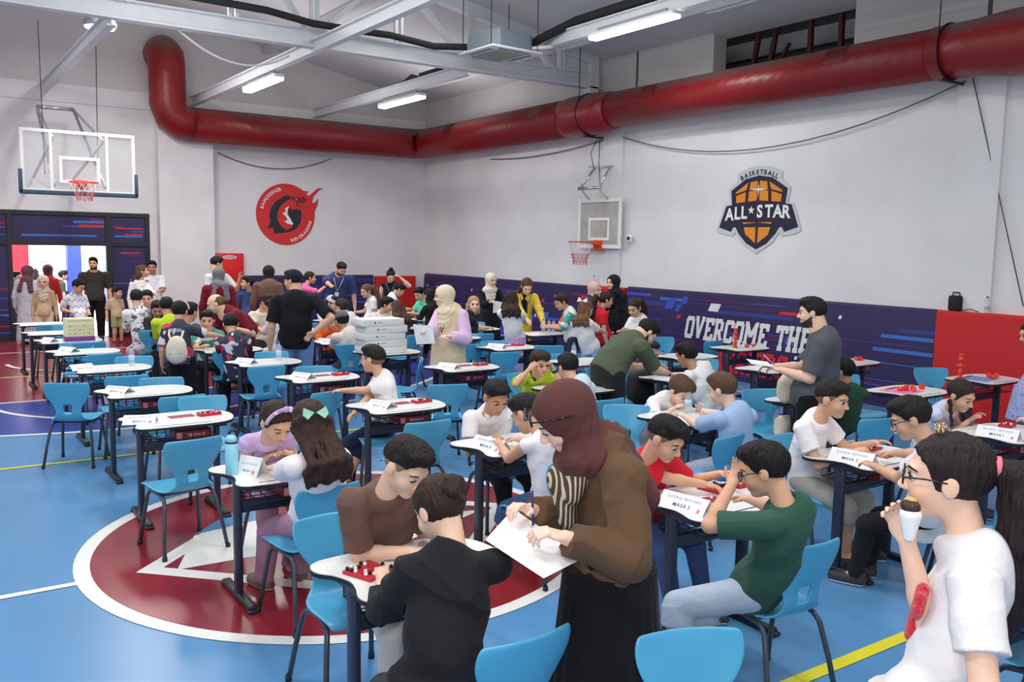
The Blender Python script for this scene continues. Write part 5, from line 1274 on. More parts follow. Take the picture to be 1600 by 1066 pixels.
    if not cov:
        Fh = Field()
        kk = hair.split('+'); k0 = kk[0]
        if k0 == 'bald': Fh.el(H(0, -.15, .07), np.array((.375, .42, .37))*Hh, e3)
        else: Fh.el(H(0, -.075, .15), np.array((.385 if k0 != 'fade' else .368, .475, .415))*Hh, e3)
        if k0 in ('short', 'fade'): Fh.el(H(0, .08, .41), np.array((.31, .36, .18))*Hh, e3, k=.02)
        if k0 == 'mop': Fh.el(H(0, .12, .36), np.array((.36, .33, .22))*Hh, e3, k=.02); Fh.el(H(0, -.2, .1), np.array((.40, .36, .38))*Hh, e3, k=.02)
        Fl = Field()
        if k0 == 'fade': ys, zs = hairline(.33, .0, .14, .09)
        elif k0 == 'bald': ys, zs = hairline(.9, -.25, -.02, -.12); zs[4:] = .9
        elif k0 in ('long', 'tied', 'mop'): ys, zs = hairline(.33, -.30, -.12, -.22)
        else: ys, zs = hairline(.30, -.20, -.02, -.10)
        Fh.fn(strands(.0016)).fn(cutface(ys, zs))
        V, F_ = Fh.mesh(hres); hobj = to_obj('hair', V, F_, [hm], root)
        if k0 == 'fade' or k0 == 'short':          # clipped sides, skin showing through
            Fs = Field(); Fs.el(H(0, -.075, .13), np.array((.352, .452, .385))*Hh, e3); ys, zs = hairline(.30, -.30, -.06, -.16); Fs.fn(cutface(ys, zs, .01))
            V, F_ = Fs.mesh(hres); sc_ = {'l': (238, 196, 172), 'm': (222, 172, 142), 'd': (194, 143, 113), 'f': (242, 202, 184)}[sk]; t_ = .52
            to_obj('clipped_hair', V, F_, [mat('clipped_%s_%d' % (sk, hc[0]), tuple(int(hc[i]*(1-t_)+sc_[i]*t_) for i in range(3)), .7, .2)], root)
        Fx = None
        if 'long' in kk:
            Fx = Field(); base = H(0, -.30, .1); ln = .20*h if 'wavy' not in kk else .175*h; rnd = random.Random(len(label))
            dn = nrm(-up*.8+np.array([0, -.10, -.35]))
            Fx.el(H(0, -.24, -.18), np.array((.34, .24, .30))*Hh, e3)
            for i in range(11):
                s_ = (i-5)/5; st = H(.36*s_, -.25-.14*(1-s_*s_)+.12*abs(s_)*0, .05-.05*abs(s_)); p = st
                for j in range(5):
                    wv = math.sin(j*2.2+i*1.7)*(.016 if 'wavy' in kk else .005)
                    p2 = st+dn*ln*(j+1)/5+rt*(wv+s_*.020*(j+1)/2)
                    tt = np.clip(np.dot(p2-P, up)/TL, 0, 1); dep_ = np.dot(p2-S(tt), fw); lim = -(cd*(1.0-.30*s_*s_)+.040)
                    if np.dot(p2-P, up) < TL*1.06 and dep_ > lim: p2 = p2+fw*(lim-dep_)
                    Fx.rc(p, p2, .024*(1-.10*j), .024*(1-.10*(j+1))*(1 if j < 4 else .4), k=.026); p = p2
        if 'pony' in kk or 'sidepony' in kk:
            Fx = Field(); st = H(0, -.50, .18); b = Rh @ np.array([0, -1, 0]); 
            tie = H(0, -.53, .18); m = MB(); m.tube([tie+(Rh @ np.array([math.cos(t)*.10, 0, math.sin(t)*.10]))*Hh*1.0 for t in [2*math.pi*k/14 for k in range(14)]], .012*1.0, mat('hair_tie_pink', (236, 120, 140), .6), 6, closed=True); m.build('hair_tie', root)
            p = H(0, -.44, .17); pts = [st, H(0, -.70, .10), H(0, -.80, -.18), H(0, -.82, -.60), H(.02, -.80, -1.05), H(.02, -.76, -1.45), H(.0, -.72, -1.75)]
            if h < 1.3: pts = pts[:5]
            rr = [.10, .19, .25, .26, .23, .17, .06]; pr = p; r0 = .10
            for q_, r_ in zip(pts, rr): Fx.rc(pr, q_, r0*Hh, r_*Hh*1.05, k=.012); pr = q_; r0 = r_
        if 'bun' in kk:
            Fx = Field(); Fx.el(H(0, -.52, .22), np.array((.20, .17, .20))*Hh, e3); Fx.rc(H(.08, -.60, .30), H(-.10, -.62, .12), .06*Hh, .06*Hh, k=.01); Fx.rc(H(-.1, -.58, .3), H(.1, -.62, .10), .06*Hh, .05*Hh, k=.01); Fx.rc(H(0, -.6, .14), H(.02, -.66, -.06), .05*Hh, .03*Hh, k=.01)
            m = MB(); m.tube([H(.10*math.cos(t)+.0, -.56, .2+.1*math.sin(t)) for t in [2*math.pi*k/12 for k in range(12)]], .05*Hh, mat('hair_tie_red', (200, 40, 50), .6), 5, closed=True); m.build('hair_tie', root)
        if 'topbun' in kk: Fx = Field(); Fx.el(H(0, -.15, .62), np.array((.17, .17, .16))*Hh, e3)
        if 'braids' in kk:
            Fx = None
            for s_ in (-1, 1):
                Fy = Field(); p = H(s_*.33, -.12, -.2)
                for j in range(7):
                    p2 = p+np.array([s_*.002, .006, -.030]); Fy.el((p+p2)/2+rt*.004*(-1)**j, (.019-.001*j, .018-.001*j, .022), None, k=.006); p = p2
                V, F_ = Fy.mesh(hres); to_obj('braid', V, F_, [hm], root)
        if Fx is not None:
            Fx.fn(strands(.0022)); V, F_ = Fx.mesh(hres); to_obj({'pony': 'ponytail', 'bun': 'hair_bun', 'braids': 'braids', 'long': 'long_hair', 'topbun': 'hair_bun'}.get(kk[-1] if kk[-1] != 'wavy' else 'long', 'long_hair'), V, F_, [hm], root)
        if 'cap' in kk:
            cm = cloth(dark or (36, 40, 56)); Fc = Field(); Fc.el(H(0, -.07, .16), np.array((.41, .50, .43))*Hh, e3); Fc.cut(H(0, 0, .14), -Rh @ np.array([0, .12, 1]))
            Fc.el(H(0, .55, .17), np.array((.30, .30, .03))*Hh, e3, k=.01)
            V, F_ = Fc.mesh(hres); to_obj('cap', V, F_, [cm], root)
    else:
        sc_m = topmat if False else cloth(dark or (226, 206, 180), .8); Fs = Field()
        Fs.el(H(0, -.09, .10), np.array((.435, .53, .47))*Hh, e3, k=.03); Fs.el(H(0, -.08, -.28), np.array((.33, .36, .30))*Hh, e3, k=.04)
        Fs.rc(H(0, -.10, -.40), nb+fw*.025, .30*Hh, .37*Hh, k=.05); Fs.el(nb+fw*.02*h-up*.015*h, (.088*h, .075*h, .05*h), B, k=.04)
        if 'drape' in hair: Fs.el(nb+fw*.055*h-up*.07*h, (.06*h, .03*h, .10*h), B, k=.03)
        if 'tail' in hair: Fs.rc(nb-fw*.03*h, S(.62)-fw*.06*h-rt*.05*h, .06*h, .035*h, k=.03); Fs.rc(nb-fw*.05*h+rt*.06*h, S(.60)-fw*.055*h+rt*.08*h, .045*h, .03*h, k=.03)
        Fs.el(H(0, .62, -.05), np.array((.29, .56, .42))*Hh, e3, k=.012, op='s')
        def wrap(D, X, Y, Z):
            qx = ((X-HC[0])*Rh[0, 0]+(Y-HC[1])*Rh[1, 0]+(Z-HC[2])*Rh[2, 0])/Hh; qy = ((X-HC[0])*Rh[0, 1]+(Y-HC[1])*Rh[1, 1]+(Z-HC[2])*Rh[2, 1])/Hh; qz = ((X-HC[0])*Rh[0, 2]+(Y-HC[1])*Rh[1, 2]+(Z-HC[2])*Rh[2, 2])/Hh
            wgt = np.clip(.15-qz, 0, .8); return D+.0045*wgt*np.sin(26*qz+18*qy+7*np.abs(qx)+2*np.sin(9*qx))
        Fs.fn(wrap); V, F_ = Fs.mesh(min(res, .0075)); to_obj('headscarf', V, F_, [sc_m], root)
    # ---- top
    tm = topmat or cloth(top); g = .012*h/1.35
    Ft = Field()
    hemz = (-.05-hemdrop)*h
    Ft.el(S(.72), (cw+g*.9, cd+g*1.2, .13*h), B, k=.03); Ft.el(S(.36), (cw*.94+g*1.3, cd*1.04+g*1.6, .14*h), B, k=.03)
    Ft.el(P+up*.0*h, (cw*1.0+g*1.8, cd*1.18+g*1.6, .12*h), B, k=.03)
    if hemdrop > .02: Ft.cc(P+up*.06*h, P+np.array([0, -.0, hemz-.02]), cw*1.0+g, cw*1.06+g*2, k=.03)
    Ft.rc(sh[1]*.94+shc*.06, sh[-1]*.94+shc*.06, .031*h*w+g*.7, .031*h*w+g*.7, k=.03)
    Ft.el(nb-up*.030*h+fw*.004, (.060*h, .050*h, .036*h), B, k=.025)
    ra = .0275*h*(.55+.45*w)
    for sd in (1, -1):
        a_, e_, w_ = arms[sd]
        if sleeve in ('short', 'half'):
            Ft.rc(a_, a_+(e_-a_)*.35, ra*1.16+g*.8, ra*1.14+g*.9, k=.03); fr = .60 if sleeve == 'short' else .84; e2 = a_+(e_-a_)*fr; Ft.cc(a_-(e_-a_)*.05, e2, ra*1.15+g*.8, ra*1.12+g*1.5, k=.022)
        elif sleeve in ('long', '34'):
            Ft.rc(a_, e_, ra*1.15+g*.9+puff*.4, ra*.95+g*.9+puff*.8, k=.02); t_ = .93 if sleeve == 'long' else .45
            Ft.cc(e_, e_+(w_-e_)*t_, ra*.95+g*.9+puff, ra*.62+g*.9+puff*.7, k=.014)
        elif sleeve == 'cap': Ft.cc(a_-(e_-a_)*.05, a_+(e_-a_)*.22, ra*1.15+g*.8, ra*1.15+g, k=.02)
    Ft.el(nb+up*.016*h+fw*.010*h, (nr*1.16, nr*1.16, .030*h), B, k=.006, op='s')
    Ft.cut(P+up*hemz, -up)
    V, F_ = Ft.mesh(min(res*1.1, .011), fold=foldA, seed=len(label)); 
    nm = {'dress': 'dress', 'vest': 'vest'}.get(legs, 'shirt')
    tob = to_obj('shirt', V, F_, [tm], root)
    # ---- bottom
    bm_ = botmat or cloth(bottom); Fp = Field(); lr = .052*h*w+g*.5
    if legs in ('long', 'short', 'wide', 'knee'):
        Fp.el(P-up*.0, (cw*.98+g*.7, cd*1.15+g*.8, .09*h), B if pose == 'sit' else B, k=.03)
        for sd in (1, -1):
            hp_, k_, n_ = lg[sd]; kr = .036*h*(.6+.4*w)+g*1.15
            if legs == 'short': k2 = hp_+(k_-hp_)*.92; Fp.cc(hp_-(k_-hp_)*.05, k2, lr, kr+g*1.1, k=.03)
            elif legs == 'knee':
                Fp.rc(hp_, k_, lr, kr+.004, k=.03); Fp.cc(k_, k_+(n_-k_)*.28, kr+g*.7, kr+g*.9, k=.015)
            else:
                Fp.rc(hp_, k_, lr, kr+(.006 if legs == 'wide' else 0), k=.03); er = (.026*h+g*.6) if legs == 'long' else .042*h
                Fp.cc(k_, k_+(n_-k_)*1.0, kr, er, k=.02)
        V, F_ = Fp.mesh(min(res*1.15, .011), fold=.002, seed=3); to_obj('trousers' if legs in ('long', 'wide') else 'shorts', V, F_, [bm_], root)
    elif legs in ('skirt', 'dress'):
        bot = np.array([0, 0.01, .06 if legs == 'skirt' else .30*h])
        Fp.el(P+up*.04*h, (cw*.95+g, cd*1.1+g, .10*h), B, k=.03); Fp.cc(P+np.array([0, 0, .03*h]), bot, cw*1.06+g, cw*1.45+g, k=.04)
        def pl(D, X, Y, Z):
            an = np.arctan2(Y-.0, X); return D+.005*np.clip((pz-Z)*2.5, 0, 1)*np.sin(an*22)
        Fp.fn(pl); V, F_ = Fp.mesh(min(res*1.1, .01), fold=.0015); to_obj('skirt', V, F_, [bm_], root)
    # ---- shoes
    for sd in (1, -1):
        n_ = lg[sd][2]
        if n_[2] > .25: continue
        yaw_f = nrm(np.array([sd*.12, 1, 0])); Fz = Field(); z0 = max(.0, n_[2]-.05*h)
        hb = np.array([n_[0], n_[1], z0+.026*h])-yaw_f*.018*h; tb = hb+yaw_f*.115*h-np.array([0, 0, .004*h])
        Fz.rc(hb, tb, .027*h, .025*h, k=.01); Fz.rc(hb+yaw_f*.03*h, tb-yaw_f*.01*h, .028*h, .027*h, k=.01); Fz.cc(hb, hb+np.array([0, 0, .04*h]), .026*h, .024*h, k=.01)
        Fz.cut((0, 0, z0+.003), (0, 0, -1))
        V, F_ = Fz.mesh(min(res, .008)); C = V[F_].mean(1); sole = (C[:, 2] < z0+.014*h).astype(int)
        to_obj('shoe', V, F_, [cloth(shoes, .5), mat('shoe_sole', (226, 224, 220), .6)], root, sole)
    info = dict(root=root, H=H, Rh=Rh, Hh=Hh, S=S, B=B, up=up, fw=fw, rt=rt, nb=nb, sh=sh, arms=arms, P=P, lg=lg, cw=cw, cd=cd, h=h, g=g)
    if glasses:
        m = MB(); gm = mat('glasses_dark', (30, 30, 34), .3)
        for s_ in (-1, 1):
            m.tube([H(s_*.16+.105*math.cos(t), .455, .01+.085*math.sin(t)) for t in [2*math.pi*k/16 for k in range(16)]], .010*Hh, gm, 5, closed=True)
            m.tube([H(s_*.265, .45, .03), H(s_*.36, .2, .05), H(s_*.385, -.02, .03)], .010*Hh, gm, 5)
        m.tube([H(-.055, .46, .02), H(.055, .46, .02)], .010*Hh, gm, 5); m.build('glasses', root)
    if collar:
        m = MB(); cmt = cloth(collar)
        Fq = Field()
        for s_ in (-1, 1): Fq.rc(nb+up*.008*h-fw*.028*h+rt*s_*.018*h, nb-up*.012*h+fw*.035*h+rt*s_*.022*h, .014*h, .012*h, k=.01)
        Fq.rc(nb+up*.01*h-fw*.032*h+rt*.02*h, nb+up*.01*h-fw*.032*h-rt*.02*h, .014*h, .014*h, k=.01)
        V, F_ = Fq.mesh(min(res, .007)); to_obj('collar', V, F_, [cmt], root)
    if extras: extras(info)
    return info
# accessories worn by the people: children of the wearer
def chestT(i, t=.62, side=0.0, out=.012):
    """frame on the front (or with side on the back) of the chest: maps (u, v)"""
    c = i['S'](t)+i['fw']*(i['cd']+i['g']*1.6+out); return lambda u, v: tuple(c-i['rt']*u+i['up']*v)
def backT(i, t=.7, out=.010):
    c = i['S'](t)-i['fw']*(i['cd']+i['g']*1.6+out); return lambda u, v: tuple(c+i['rt']*u+i['up']*v)
def lanyard(col=(40, 50, 110), card=True, ln=.30):
    def f(i):
        m = MB(); h = i['h']; fo = i['cd']+i['g']*2.2
        k = i['S'](.93)-i['up']*ln*.62+i['fw']*(fo+.012)
        for s in (-1, 1): m.tube([i['nb']+i['rt']*s*.045*h-i['fw']*.02, i['nb']+i['rt']*s*.052*h+i['fw']*.045*h-i['up']*.02*h, i['S'](.75)+i['rt']*s*.03*h+i['fw']*(fo+.012), k], .0045, cloth(col), 5)
        m.build('lanyard', i['root'])
        if card:
            m = MB(); R = Matrix([list(r) for r in i['B']]); m.box(k-i['up']*.07, (.075, .004, .11), M_paper, R=R); m.build('badge', i['root'])
    return f
def sheet_in(pts, name='paper_sheet', label='', cat='paper'):
    m = MB(); P = [Vector(p) for p in pts]; n = (P[1]-P[0]).cross(P[3]-P[0]).normalized()*.0015
    m.add([p for p in P]+[p+n for p in P], [(0,1,2,3), (7,6,5,4), (0,4,5,1), (1,5,6,2), (2,6,7,3), (3,7,4,0)], M_paper)
    return tag(m.build(name), label, cat)
# ------------------------------------------------------------------ everyone in the hall
W_ = (238, 236, 236); K_ = (32, 32, 36)
NEAR, MID, FAR, TINY = .0046, .0062, .0080, .0095
BRN = (52, 36, 30); DK = (30, 24, 24); BLK = (22, 20, 22); FAIR = (178, 146, 100); GREY = (110, 104, 98)
def tbl(pos, face, dx, dy, z=.80):
    a = math.radians(face); fx, fy = math.cos(a), math.sin(a); return (pos[0]+fx*dy+fy*dx, pos[1]+fy*dy-fx*dx, z)
def seated(label, pos, face, head, top, **k):
    """child at a desk, forearms on the desk top unless told otherwise"""
    dy = k.pop('reach', .36)
    k.setdefault('L', tbl(pos, face, -.10, dy)); k.setdefault('R', tbl(pos, face, .10, dy+.02))
    return person(label, pos, face, head, pose='sit', top=top, **k)
def standing(label, pos, face, head, top, **k):
    return person(label, pos, face, head, pose='stand', top=top, **k)
def ah(z): return z/.928            # height of someone upright whose head centre is at z

# --- nearest group
person('boy in a brown tee with clipped dark hair leaning over the nearest desk', (1.84, 3.76), -84, (1.715, 3.27, 1.20), 1.42, 'sit', hf=-72, hp=32, hr=-4, L=(1.93, 3.33, .86), R=(1.76, 3.32, .805), w=1.18, sk='l', top=(112, 84, 76), sleeve='half', bottom=(230, 224, 224), hair='fade', hc=DK, res=NEAR, fringe=.03, shoes=(36, 36, 40), feet=((1.98, 3.42), (1.72, 3.42)), curl=.9)
person('girl in a loose black top seen from behind, hair in a bun', (1.46, 2.58), 70, (1.60, 2.78, 1.16), 1.46, 'sit', hf=98, hp=30, L=(1.50, 3.06, .83), R=(1.64, 3.08, .83), w=1.02, sk='l', top=(34, 33, 38), sleeve='34', puff=.012, bottom=(60, 62, 72), hair='tied+bun', hc=BRN, res=NEAR, shoes=(40, 40, 46), hemdrop=.03, foldA=.010, palmL=(.2, .2, -1))
def wom_brown(i):
    H, B, S, h, fo = i['H'], i['B'], i['S'], i['h'], i['cd']+i['g']*2
    gm = mat('sunglasses_black', (16, 16, 18), .12); m = MB()                 # sunglasses pushed up on the scarf
    for s_ in (-1, 1):
        c = H(s_*.20, .44, .34); R = Matrix([list(r) for r in i['Rh']])
        m.lathe([(.001, -.004), (.022, -.004), (.026, 0), (.022, .004), (.001, .004)], gm, 16, c=c, axis=R @ Matrix.Rotation(math.radians(-65), 3, 'X'))
        m.tube([H(s_*.32, .42, .34), H(s_*.45, .15, .22), H(s_*.455, -.15, .08)], .0035, gm, 6)
    m.tube([H(-.1, .49, .36), H(0, .50, .37), H(.1, .49, .36)], .0035, gm, 6); m.build('sunglasses', i['root'])
    Fw = Field(); fw, up, rt = i['fw'], i['up'], i['rt']; o = i['nb']            # striped scarf hanging in front
    Fw.rc(o+fw*.05+rt*.05, S(.80)+fw*(fo+.03)+rt*.035, .055, .05, k=.03); Fw.rc(S(.80)+fw*(fo+.03)+rt*.03, S(.50)+fw*(fo+.055)+rt*.01, .05, .035, k=.03); Fw.rc(o+fw*.05-rt*.05, S(.72)+fw*(fo+.03)-rt*.04, .05, .035, k=.03)
    V, F_ = Fw.mesh(.006, fold=.003); to_obj('striped_scarf', V, F_, [stripes('scarf_stripes', (74, 58, 46), (206, 194, 170), 62, 1, .62, .7)], i['root'])
    lanyard((60, 96, 210), False, .34)(i)
wb = person('woman in a brown headscarf, brown shirt and long black skirt bending to note results', (2.20, 2.50), 164, (2.03, 2.60, 1.50), 1.68, 'stand', hf=150, hp=38, hr=-6, L=(1.865, 2.36, 1.13), R=(1.93, 2.66, 1.14), w=1.06, sk='f', female=True, top=(98, 74, 54), sleeve='long', puff=.028, bottom=(26, 26, 30), legs='skirt', hair='hijab+tail', dark=(92, 56, 54), res=NEAR, hemdrop=-.005, extras=wom_brown, foldA=.012, curl=.9)
sheet_in([(1.70, 2.62, 1.075), (1.92, 2.76, 1.12), (1.935, 2.34, 1.05), (1.73, 2.30, 1.03)], 'paper_sheet', 'white sheet of results held by the woman in the brown headscarf')
m = MB(); m.tube([(1.90, 2.60, 1.10), (1.925, 2.645, 1.22)], .005, mat('pen_navy', (40, 44, 100), .3), 8); tag(m.build('pen'), 'dark blue pen in the hand of the woman in the brown headscarf', 'pen')
def girl_white(i):
    T = None; fw, rt, up, S = i['fw'], i['rt'], i['up'], i['S']; M_p = mat('plush_red', (206, 30, 52), .95, sheen=.4, bump=(90, .8))
    for t, u in ((.66, -.035), (.50, .04)):
        Fq = Field(); c = S(t)+fw*(i['cd']+i['g']*1.5+.012)-rt*.03+rt*u
        for k in range(7): a = 2*math.pi*k/7; Fq.el(c+rt*.026*math.cos(a)+up*.033*math.sin(a), (.022, .016, .022), None, k=.008)
        Fq.el(c, (.035, .016, .04), None, k=.01); V, F_ = Fq.mesh(.004); to_obj('red_motif', V, F_, [M_p], i['root'])
    H = i['H']; m = MB(); rnd = random.Random(4)
    for k in range(16):
        a = rnd.uniform(0, 6.3); q = H(.08*math.cos(a), .06+.07*math.sin(a), .535); m.tube([q, q+np.array([rnd.uniform(-.012, .012), rnd.uniform(-.012, .012), rnd.uniform(.01, .03)])], .002, mat('clip_gold', (206, 178, 140), .2, .5, .7), 5)
    m.build('hair_clip', i['root'])
gw = person('girl with a long dark ponytail in a white tee eating, nearest on the right edge', (2.275, 1.295), 118, (2.40, 1.312, 1.512), 1.58, 'stand', hf=119, hp=1, L=(2.03, 1.23, 1.0), R=(2.305, 1.36, 1.335), w=.90, sk='l', female=True, top=(232, 230, 232), sleeve='short', foldA=.006, bottom=(70, 84, 110), hair='tied+pony', hc=(38, 26, 28), res=NEAR, extras=girl_white, glasses=True, hemdrop=.03, curl=.75, palmR=(-.88, -.47, 0))
t = empty('wrapped_snack', (2.272, 1.335, 1.42)); tag(t, 'chocolate-dipped snack in a white napkin held by the ponytailed girl', 'food'); Fn = Field(); Fn.rc((0, 0, 0), (0, 0, -.06), .030, .016, k=.01); Fn.rc((.012, .01, .0), (.03, .02, -.045), .018, .01, k=.01); V_, F_ = Fn.mesh(.004, fold=.002); to_obj('napkin', V_, F_, [M_paper], t)
Fn = Field(); Fn.el((0, 0, .022), (.026, .026, .022), None); Fn.el((-.012, .008, .032), (.014, .014, .012), None, k=.006); V_, F_ = Fn.mesh(.004, fold=.0015); to_obj('snack', V_, F_, [mat('chocolate', (58, 32, 26), .4, bump=(120, .5))], t)
Fn = Field(); Fn.el((.006, .006, .040), (.018, .018, .010), None); V_, F_ = Fn.mesh(.004); to_obj('wafer', V_, F_, [mat('wafer', (214, 168, 96), .7)], t)
# --- second row from us
def headband(c, bow=True):
    def f(i):
        H = i['H']; m = MB(); m.tube([H(.40*math.cos(a), .13, .14+.415*math.sin(a)) for a in [math.pi*k/16 for k in range(17)]], .012, cloth(c), 6)
        if bow:
            for k in range(5):
                a = math.pi*(.28+.44*k/4); q = H(.43*math.cos(a), .16, .15+.445*math.sin(a)); m.lathe([(.001, -.006), (.016, -.004), (.021, 0), (.016, .004), (.001, .006)], cloth(c), 8, c=q, axis=Matrix.Rotation(.7*k, 3, 'X'))
        m.build('headband', i['root'])
    return f
person('girl in a lilac tee with a lilac flower headband', (1.98, 5.62), -92, (1.80, 5.10, 1.055), 1.36, 'sit', hf=-78, hp=34, L=(1.92, 5.19, .82), R=(1.78, 5.24, .81), w=1.0, sk='m', female=True, top=(206, 178, 226), sleeve='cap', bottom=(178, 134, 160), legs='wide', hair='tied', hc=BRN, res=MID, extras=headband((206, 178, 226)), shoes=(160, 44, 60), feet=((1.95, 5.30), (1.78, 5.28)))
def bow_green(i):
    H = i['H']; m = MB(); g = mat('bow_mint', (150, 206, 178), .5)
    for s_ in (-1, 1): m.add([H(s_*.02, -.57, .10), H(s_*.26, -.60, .22), H(s_*.30, -.60, .05), H(s_*.20, -.60, -.06), H(s_*.02, -.55, .10), H(s_*.26, -.56, .22), H(s_*.30, -.56, .05), H(s_*.20, -.56, -.06)], [(0,1,2,3), (7,6,5,4), (0,4,5,1), (1,5,6,2), (2,6,7,3), (3,7,4,0)], g)
    m.build('hair_bow', i['root'])
person('girl in a white tee with long wavy hair and a mint bow, back to us', (1.90, 4.76), 96, (1.79, 4.55, 1.15), 1.42, 'sit', hf=86, hp=26, L=(1.72, 5.0, .81), R=(1.92, 5.05, .82), w=1.12, sk='l', female=True, top=(246, 238, 240), sleeve='half', bottom=(176, 132, 158), legs='wide', hair='long+wavy', hc=(62, 42, 36), res=MID, extras=bow_green, puff=.02, shoes=(110, 104, 104))
def flones(i):
    T = chestT(i, .60, out=.022); m = MB(); text(m, 'FLONES', .045, lambda u, v: T(u, v-.06), M_ink, .006, .25, .85, arc=(.11, math.pi/2)) if False else text(m, 'FLONES', .036, T, M_ink, .006, .3, .85)
    m.build('print', i['root'])
seated('boy in a white polo looking down at his desk behind the brown headscarf', (3.66, 5.50), -95, (3.50, 5.28, 1.035), W_, h=1.40, hf=-95, hp=26, sk='d', bottom=K_, hair='fade', hc=BLK, res=MID, L=(3.50, 5.25, .74), R=(3.40, 5.20, .74), collar=(240, 238, 238), fringe=-.03)
person('boy in a sleeveless white top and blue shorts, half hidden by the brown headscarf', (3.36, 4.42), 92, (3.25, 4.54, 1.065), 1.36, 'sit', hf=108, hp=32, L=(3.22, 4.80, .82), R=(3.40, 4.86, .82), sk='m', top=(240, 240, 244), sleeve='none', bottom=(62, 92, 140), legs='knee', hair='fade', hc=DK, res=MID)
person('boy in a red tee reaching over the MASA 3 desk', (3.66, 3.86), -92, (3.43, 3.47, 1.09), 1.40, 'sit', hf=-72, hp=30, L=(3.83, 3.42, .85), R=(3.66, 3.38, .82), w=0.98, sk='m', top=(214, 40, 56), sleeve='half', bottom=(64, 84, 130), hair='fade', hc=BLK, res=MID, fringe=.10, palmR=(0, 0, -1))
person('boy in a dark green tee with glasses, back to us, hand at his temple', (3.30, 2.68), 100, (3.17, 2.57, 1.15), 1.44, 'sit', hf=118, hp=20, L=(3.06, 2.66, 1.08), R=(3.60, 3.16, .83), w=1.04, sk='m', top=(52, 92, 78), sleeve='half', bottom=(176, 190, 208), legs='knee', hair='short', hc=BLK, res=NEAR, glasses=True, shoes=(206, 190, 192), feet=((2.98, 2.86), (3.12, 2.76)), palmL=(-.6, -.3, .2))
seated('boy in a printed white tee turning his head at the MASA 2 desk', (5.20, 3.84), -80, (5.15, 3.64, 1.135), (244, 240, 242), h=1.46, hf=-74, hp=10, sk='m', bottom=(168, 166, 158), legs='knee', hair='fade', hc=DK, res=MID, L=(5.46, 3.50, .83), R=(5.12, 3.46, .81), extras=flones, fringe=.12, feet=((5.45, 3.55), (5.2, 3.5)))
seated('boy in glasses and a white tee opposite the printed tee', (5.16, 2.90), 104, (4.80, 2.86, 1.175), W_, h=1.44, hf=124, hp=24, sk='m', bottom=K_, hair='short', hc=DK, res=NEAR, glasses=True, L=(4.86, 3.12, .83), R=(5.25, 3.26, .83), feet=((4.95, 3.25), (5.15, 3.3)))
seated('girl with two dark braids in a pale blue dress', (6.98, 3.98), -88, (6.90, 3.70, 1.005), (206, 214, 238), h=1.28, hf=-92, hp=24, sk='m', female=True, bottom=(206, 214, 238), legs='dress', hair='long+braids' if False else 'tied+braids', hc=BRN, res=MID, sleeve='cap', puff=.02, L=(7.14, 3.70, .81), R=(6.96, 3.66, .80))
seated('child at the right edge, only an arm reaching onto the MASA 1 desk', (7.36, 2.94), 92, (7.42, 3.02, 1.06), (226, 220, 214), h=1.36, hf=96, hp=20, sk='l', bottom=(186, 168, 142), hair='short', hc=BRN, res=MID, L=(7.28, 3.42, .83), R=(7.46, 3.40, .82))
standing('woman in a pale blue flowered dress with long dark hair at the right edge', (9.45, 4.35), 140, (9.42, 4.38, 1.33), (158, 176, 222), h=1.46, female=True, sk='m', legs='dress', sleeve='cap', topmat=pattern('flowered_blue', (158, 176, 222), [(206, 84, 110), (122, 140, 206)], 30, thr=.64), botmat=pattern('flowered_blue', (158, 176, 222), [(206, 84, 110)], 30), hair='long', hc=BLK, res=FAR)
# --- third row and beyond, centre and right
def watch(sd=1):
    def f(i):
        a_, e_, w_ = i['arms'][sd]; d = nrm(w_-e_); c = e_+(w_-e_)*.86; m = MB(); R = Vector((0, 0, 1)).rotation_difference(Vector(d)).to_matrix(); m.lathe([(.026, -.012), (.030, -.01), (.030, .01), (.026, .012)], M_blk, 14, c=c, axis=R); m.build('watch', i['root'])
    return f
person('boy in a yellow-green polo resting his head in both hands', (5.30, 7.14), -100, (5.10, 6.92, .985), 1.32, 'sit', hf=-96, hp=14, L=(5.20, 6.83, .935), R=(4.96, 6.90, .94), sk='m', top=(206, 222, 62), sleeve='half', bottom=(60, 66, 86), hair='mop', hc=BRN, res=MID, extras=watch(-1), collar=(60, 70, 60), fringe=.12, palmL=(-1, .2, 0), palmR=(1, .3, 0))
seated('boy in a pale blue polo seen from behind beside the bending man', (5.02, 6.12), 88, (4.90, 6.22, 1.045), (214, 230, 240), h=1.36, hf=80, hp=22, sk='m', bottom=K_, hair='short', hc=BLK, res=MID, collar=(236, 238, 240))
person('boy in a white tee bending very low over his desk behind a bottle', (5.36, 5.66), -96, (5.40, 5.30, .93), 1.34, 'sit', hf=-92, hp=40, L=(5.48, 5.16, .80), R=(5.20, 5.20, .80), sk='l', top=W_, sleeve='short', bottom=(150, 150, 156), hair='mop', hc=(86, 62, 46), res=MID)
person('boy in a light blue tee seen from behind, brown hair', (5.10, 4.44), 84, (5.02, 4.50, 1.085), 1.42, 'sit', hf=104, hp=18, L=(4.98, 4.84, .83), R=(5.28, 4.92, .82), sk='l', top=(164, 190, 226), sleeve='half', bottom=(160, 166, 184), hair='short', hc=(92, 66, 50), res=MID)
def waist(i): pass
person('man in an olive tee bending far over a desk, hands on a sheet', (5.68, 6.58), -6, (6.13, 6.52, 1.285), 1.78, 'stand', hf=-14, hp=50, L=(6.34, 6.66, .92), R=(6.36, 6.42, .86), w=1.15, sk='l', top=(86, 96, 76), sleeve='half', bottom=(40, 40, 44), hair='short', hc=DK, res=MID, beard=True, hemdrop=-.01)
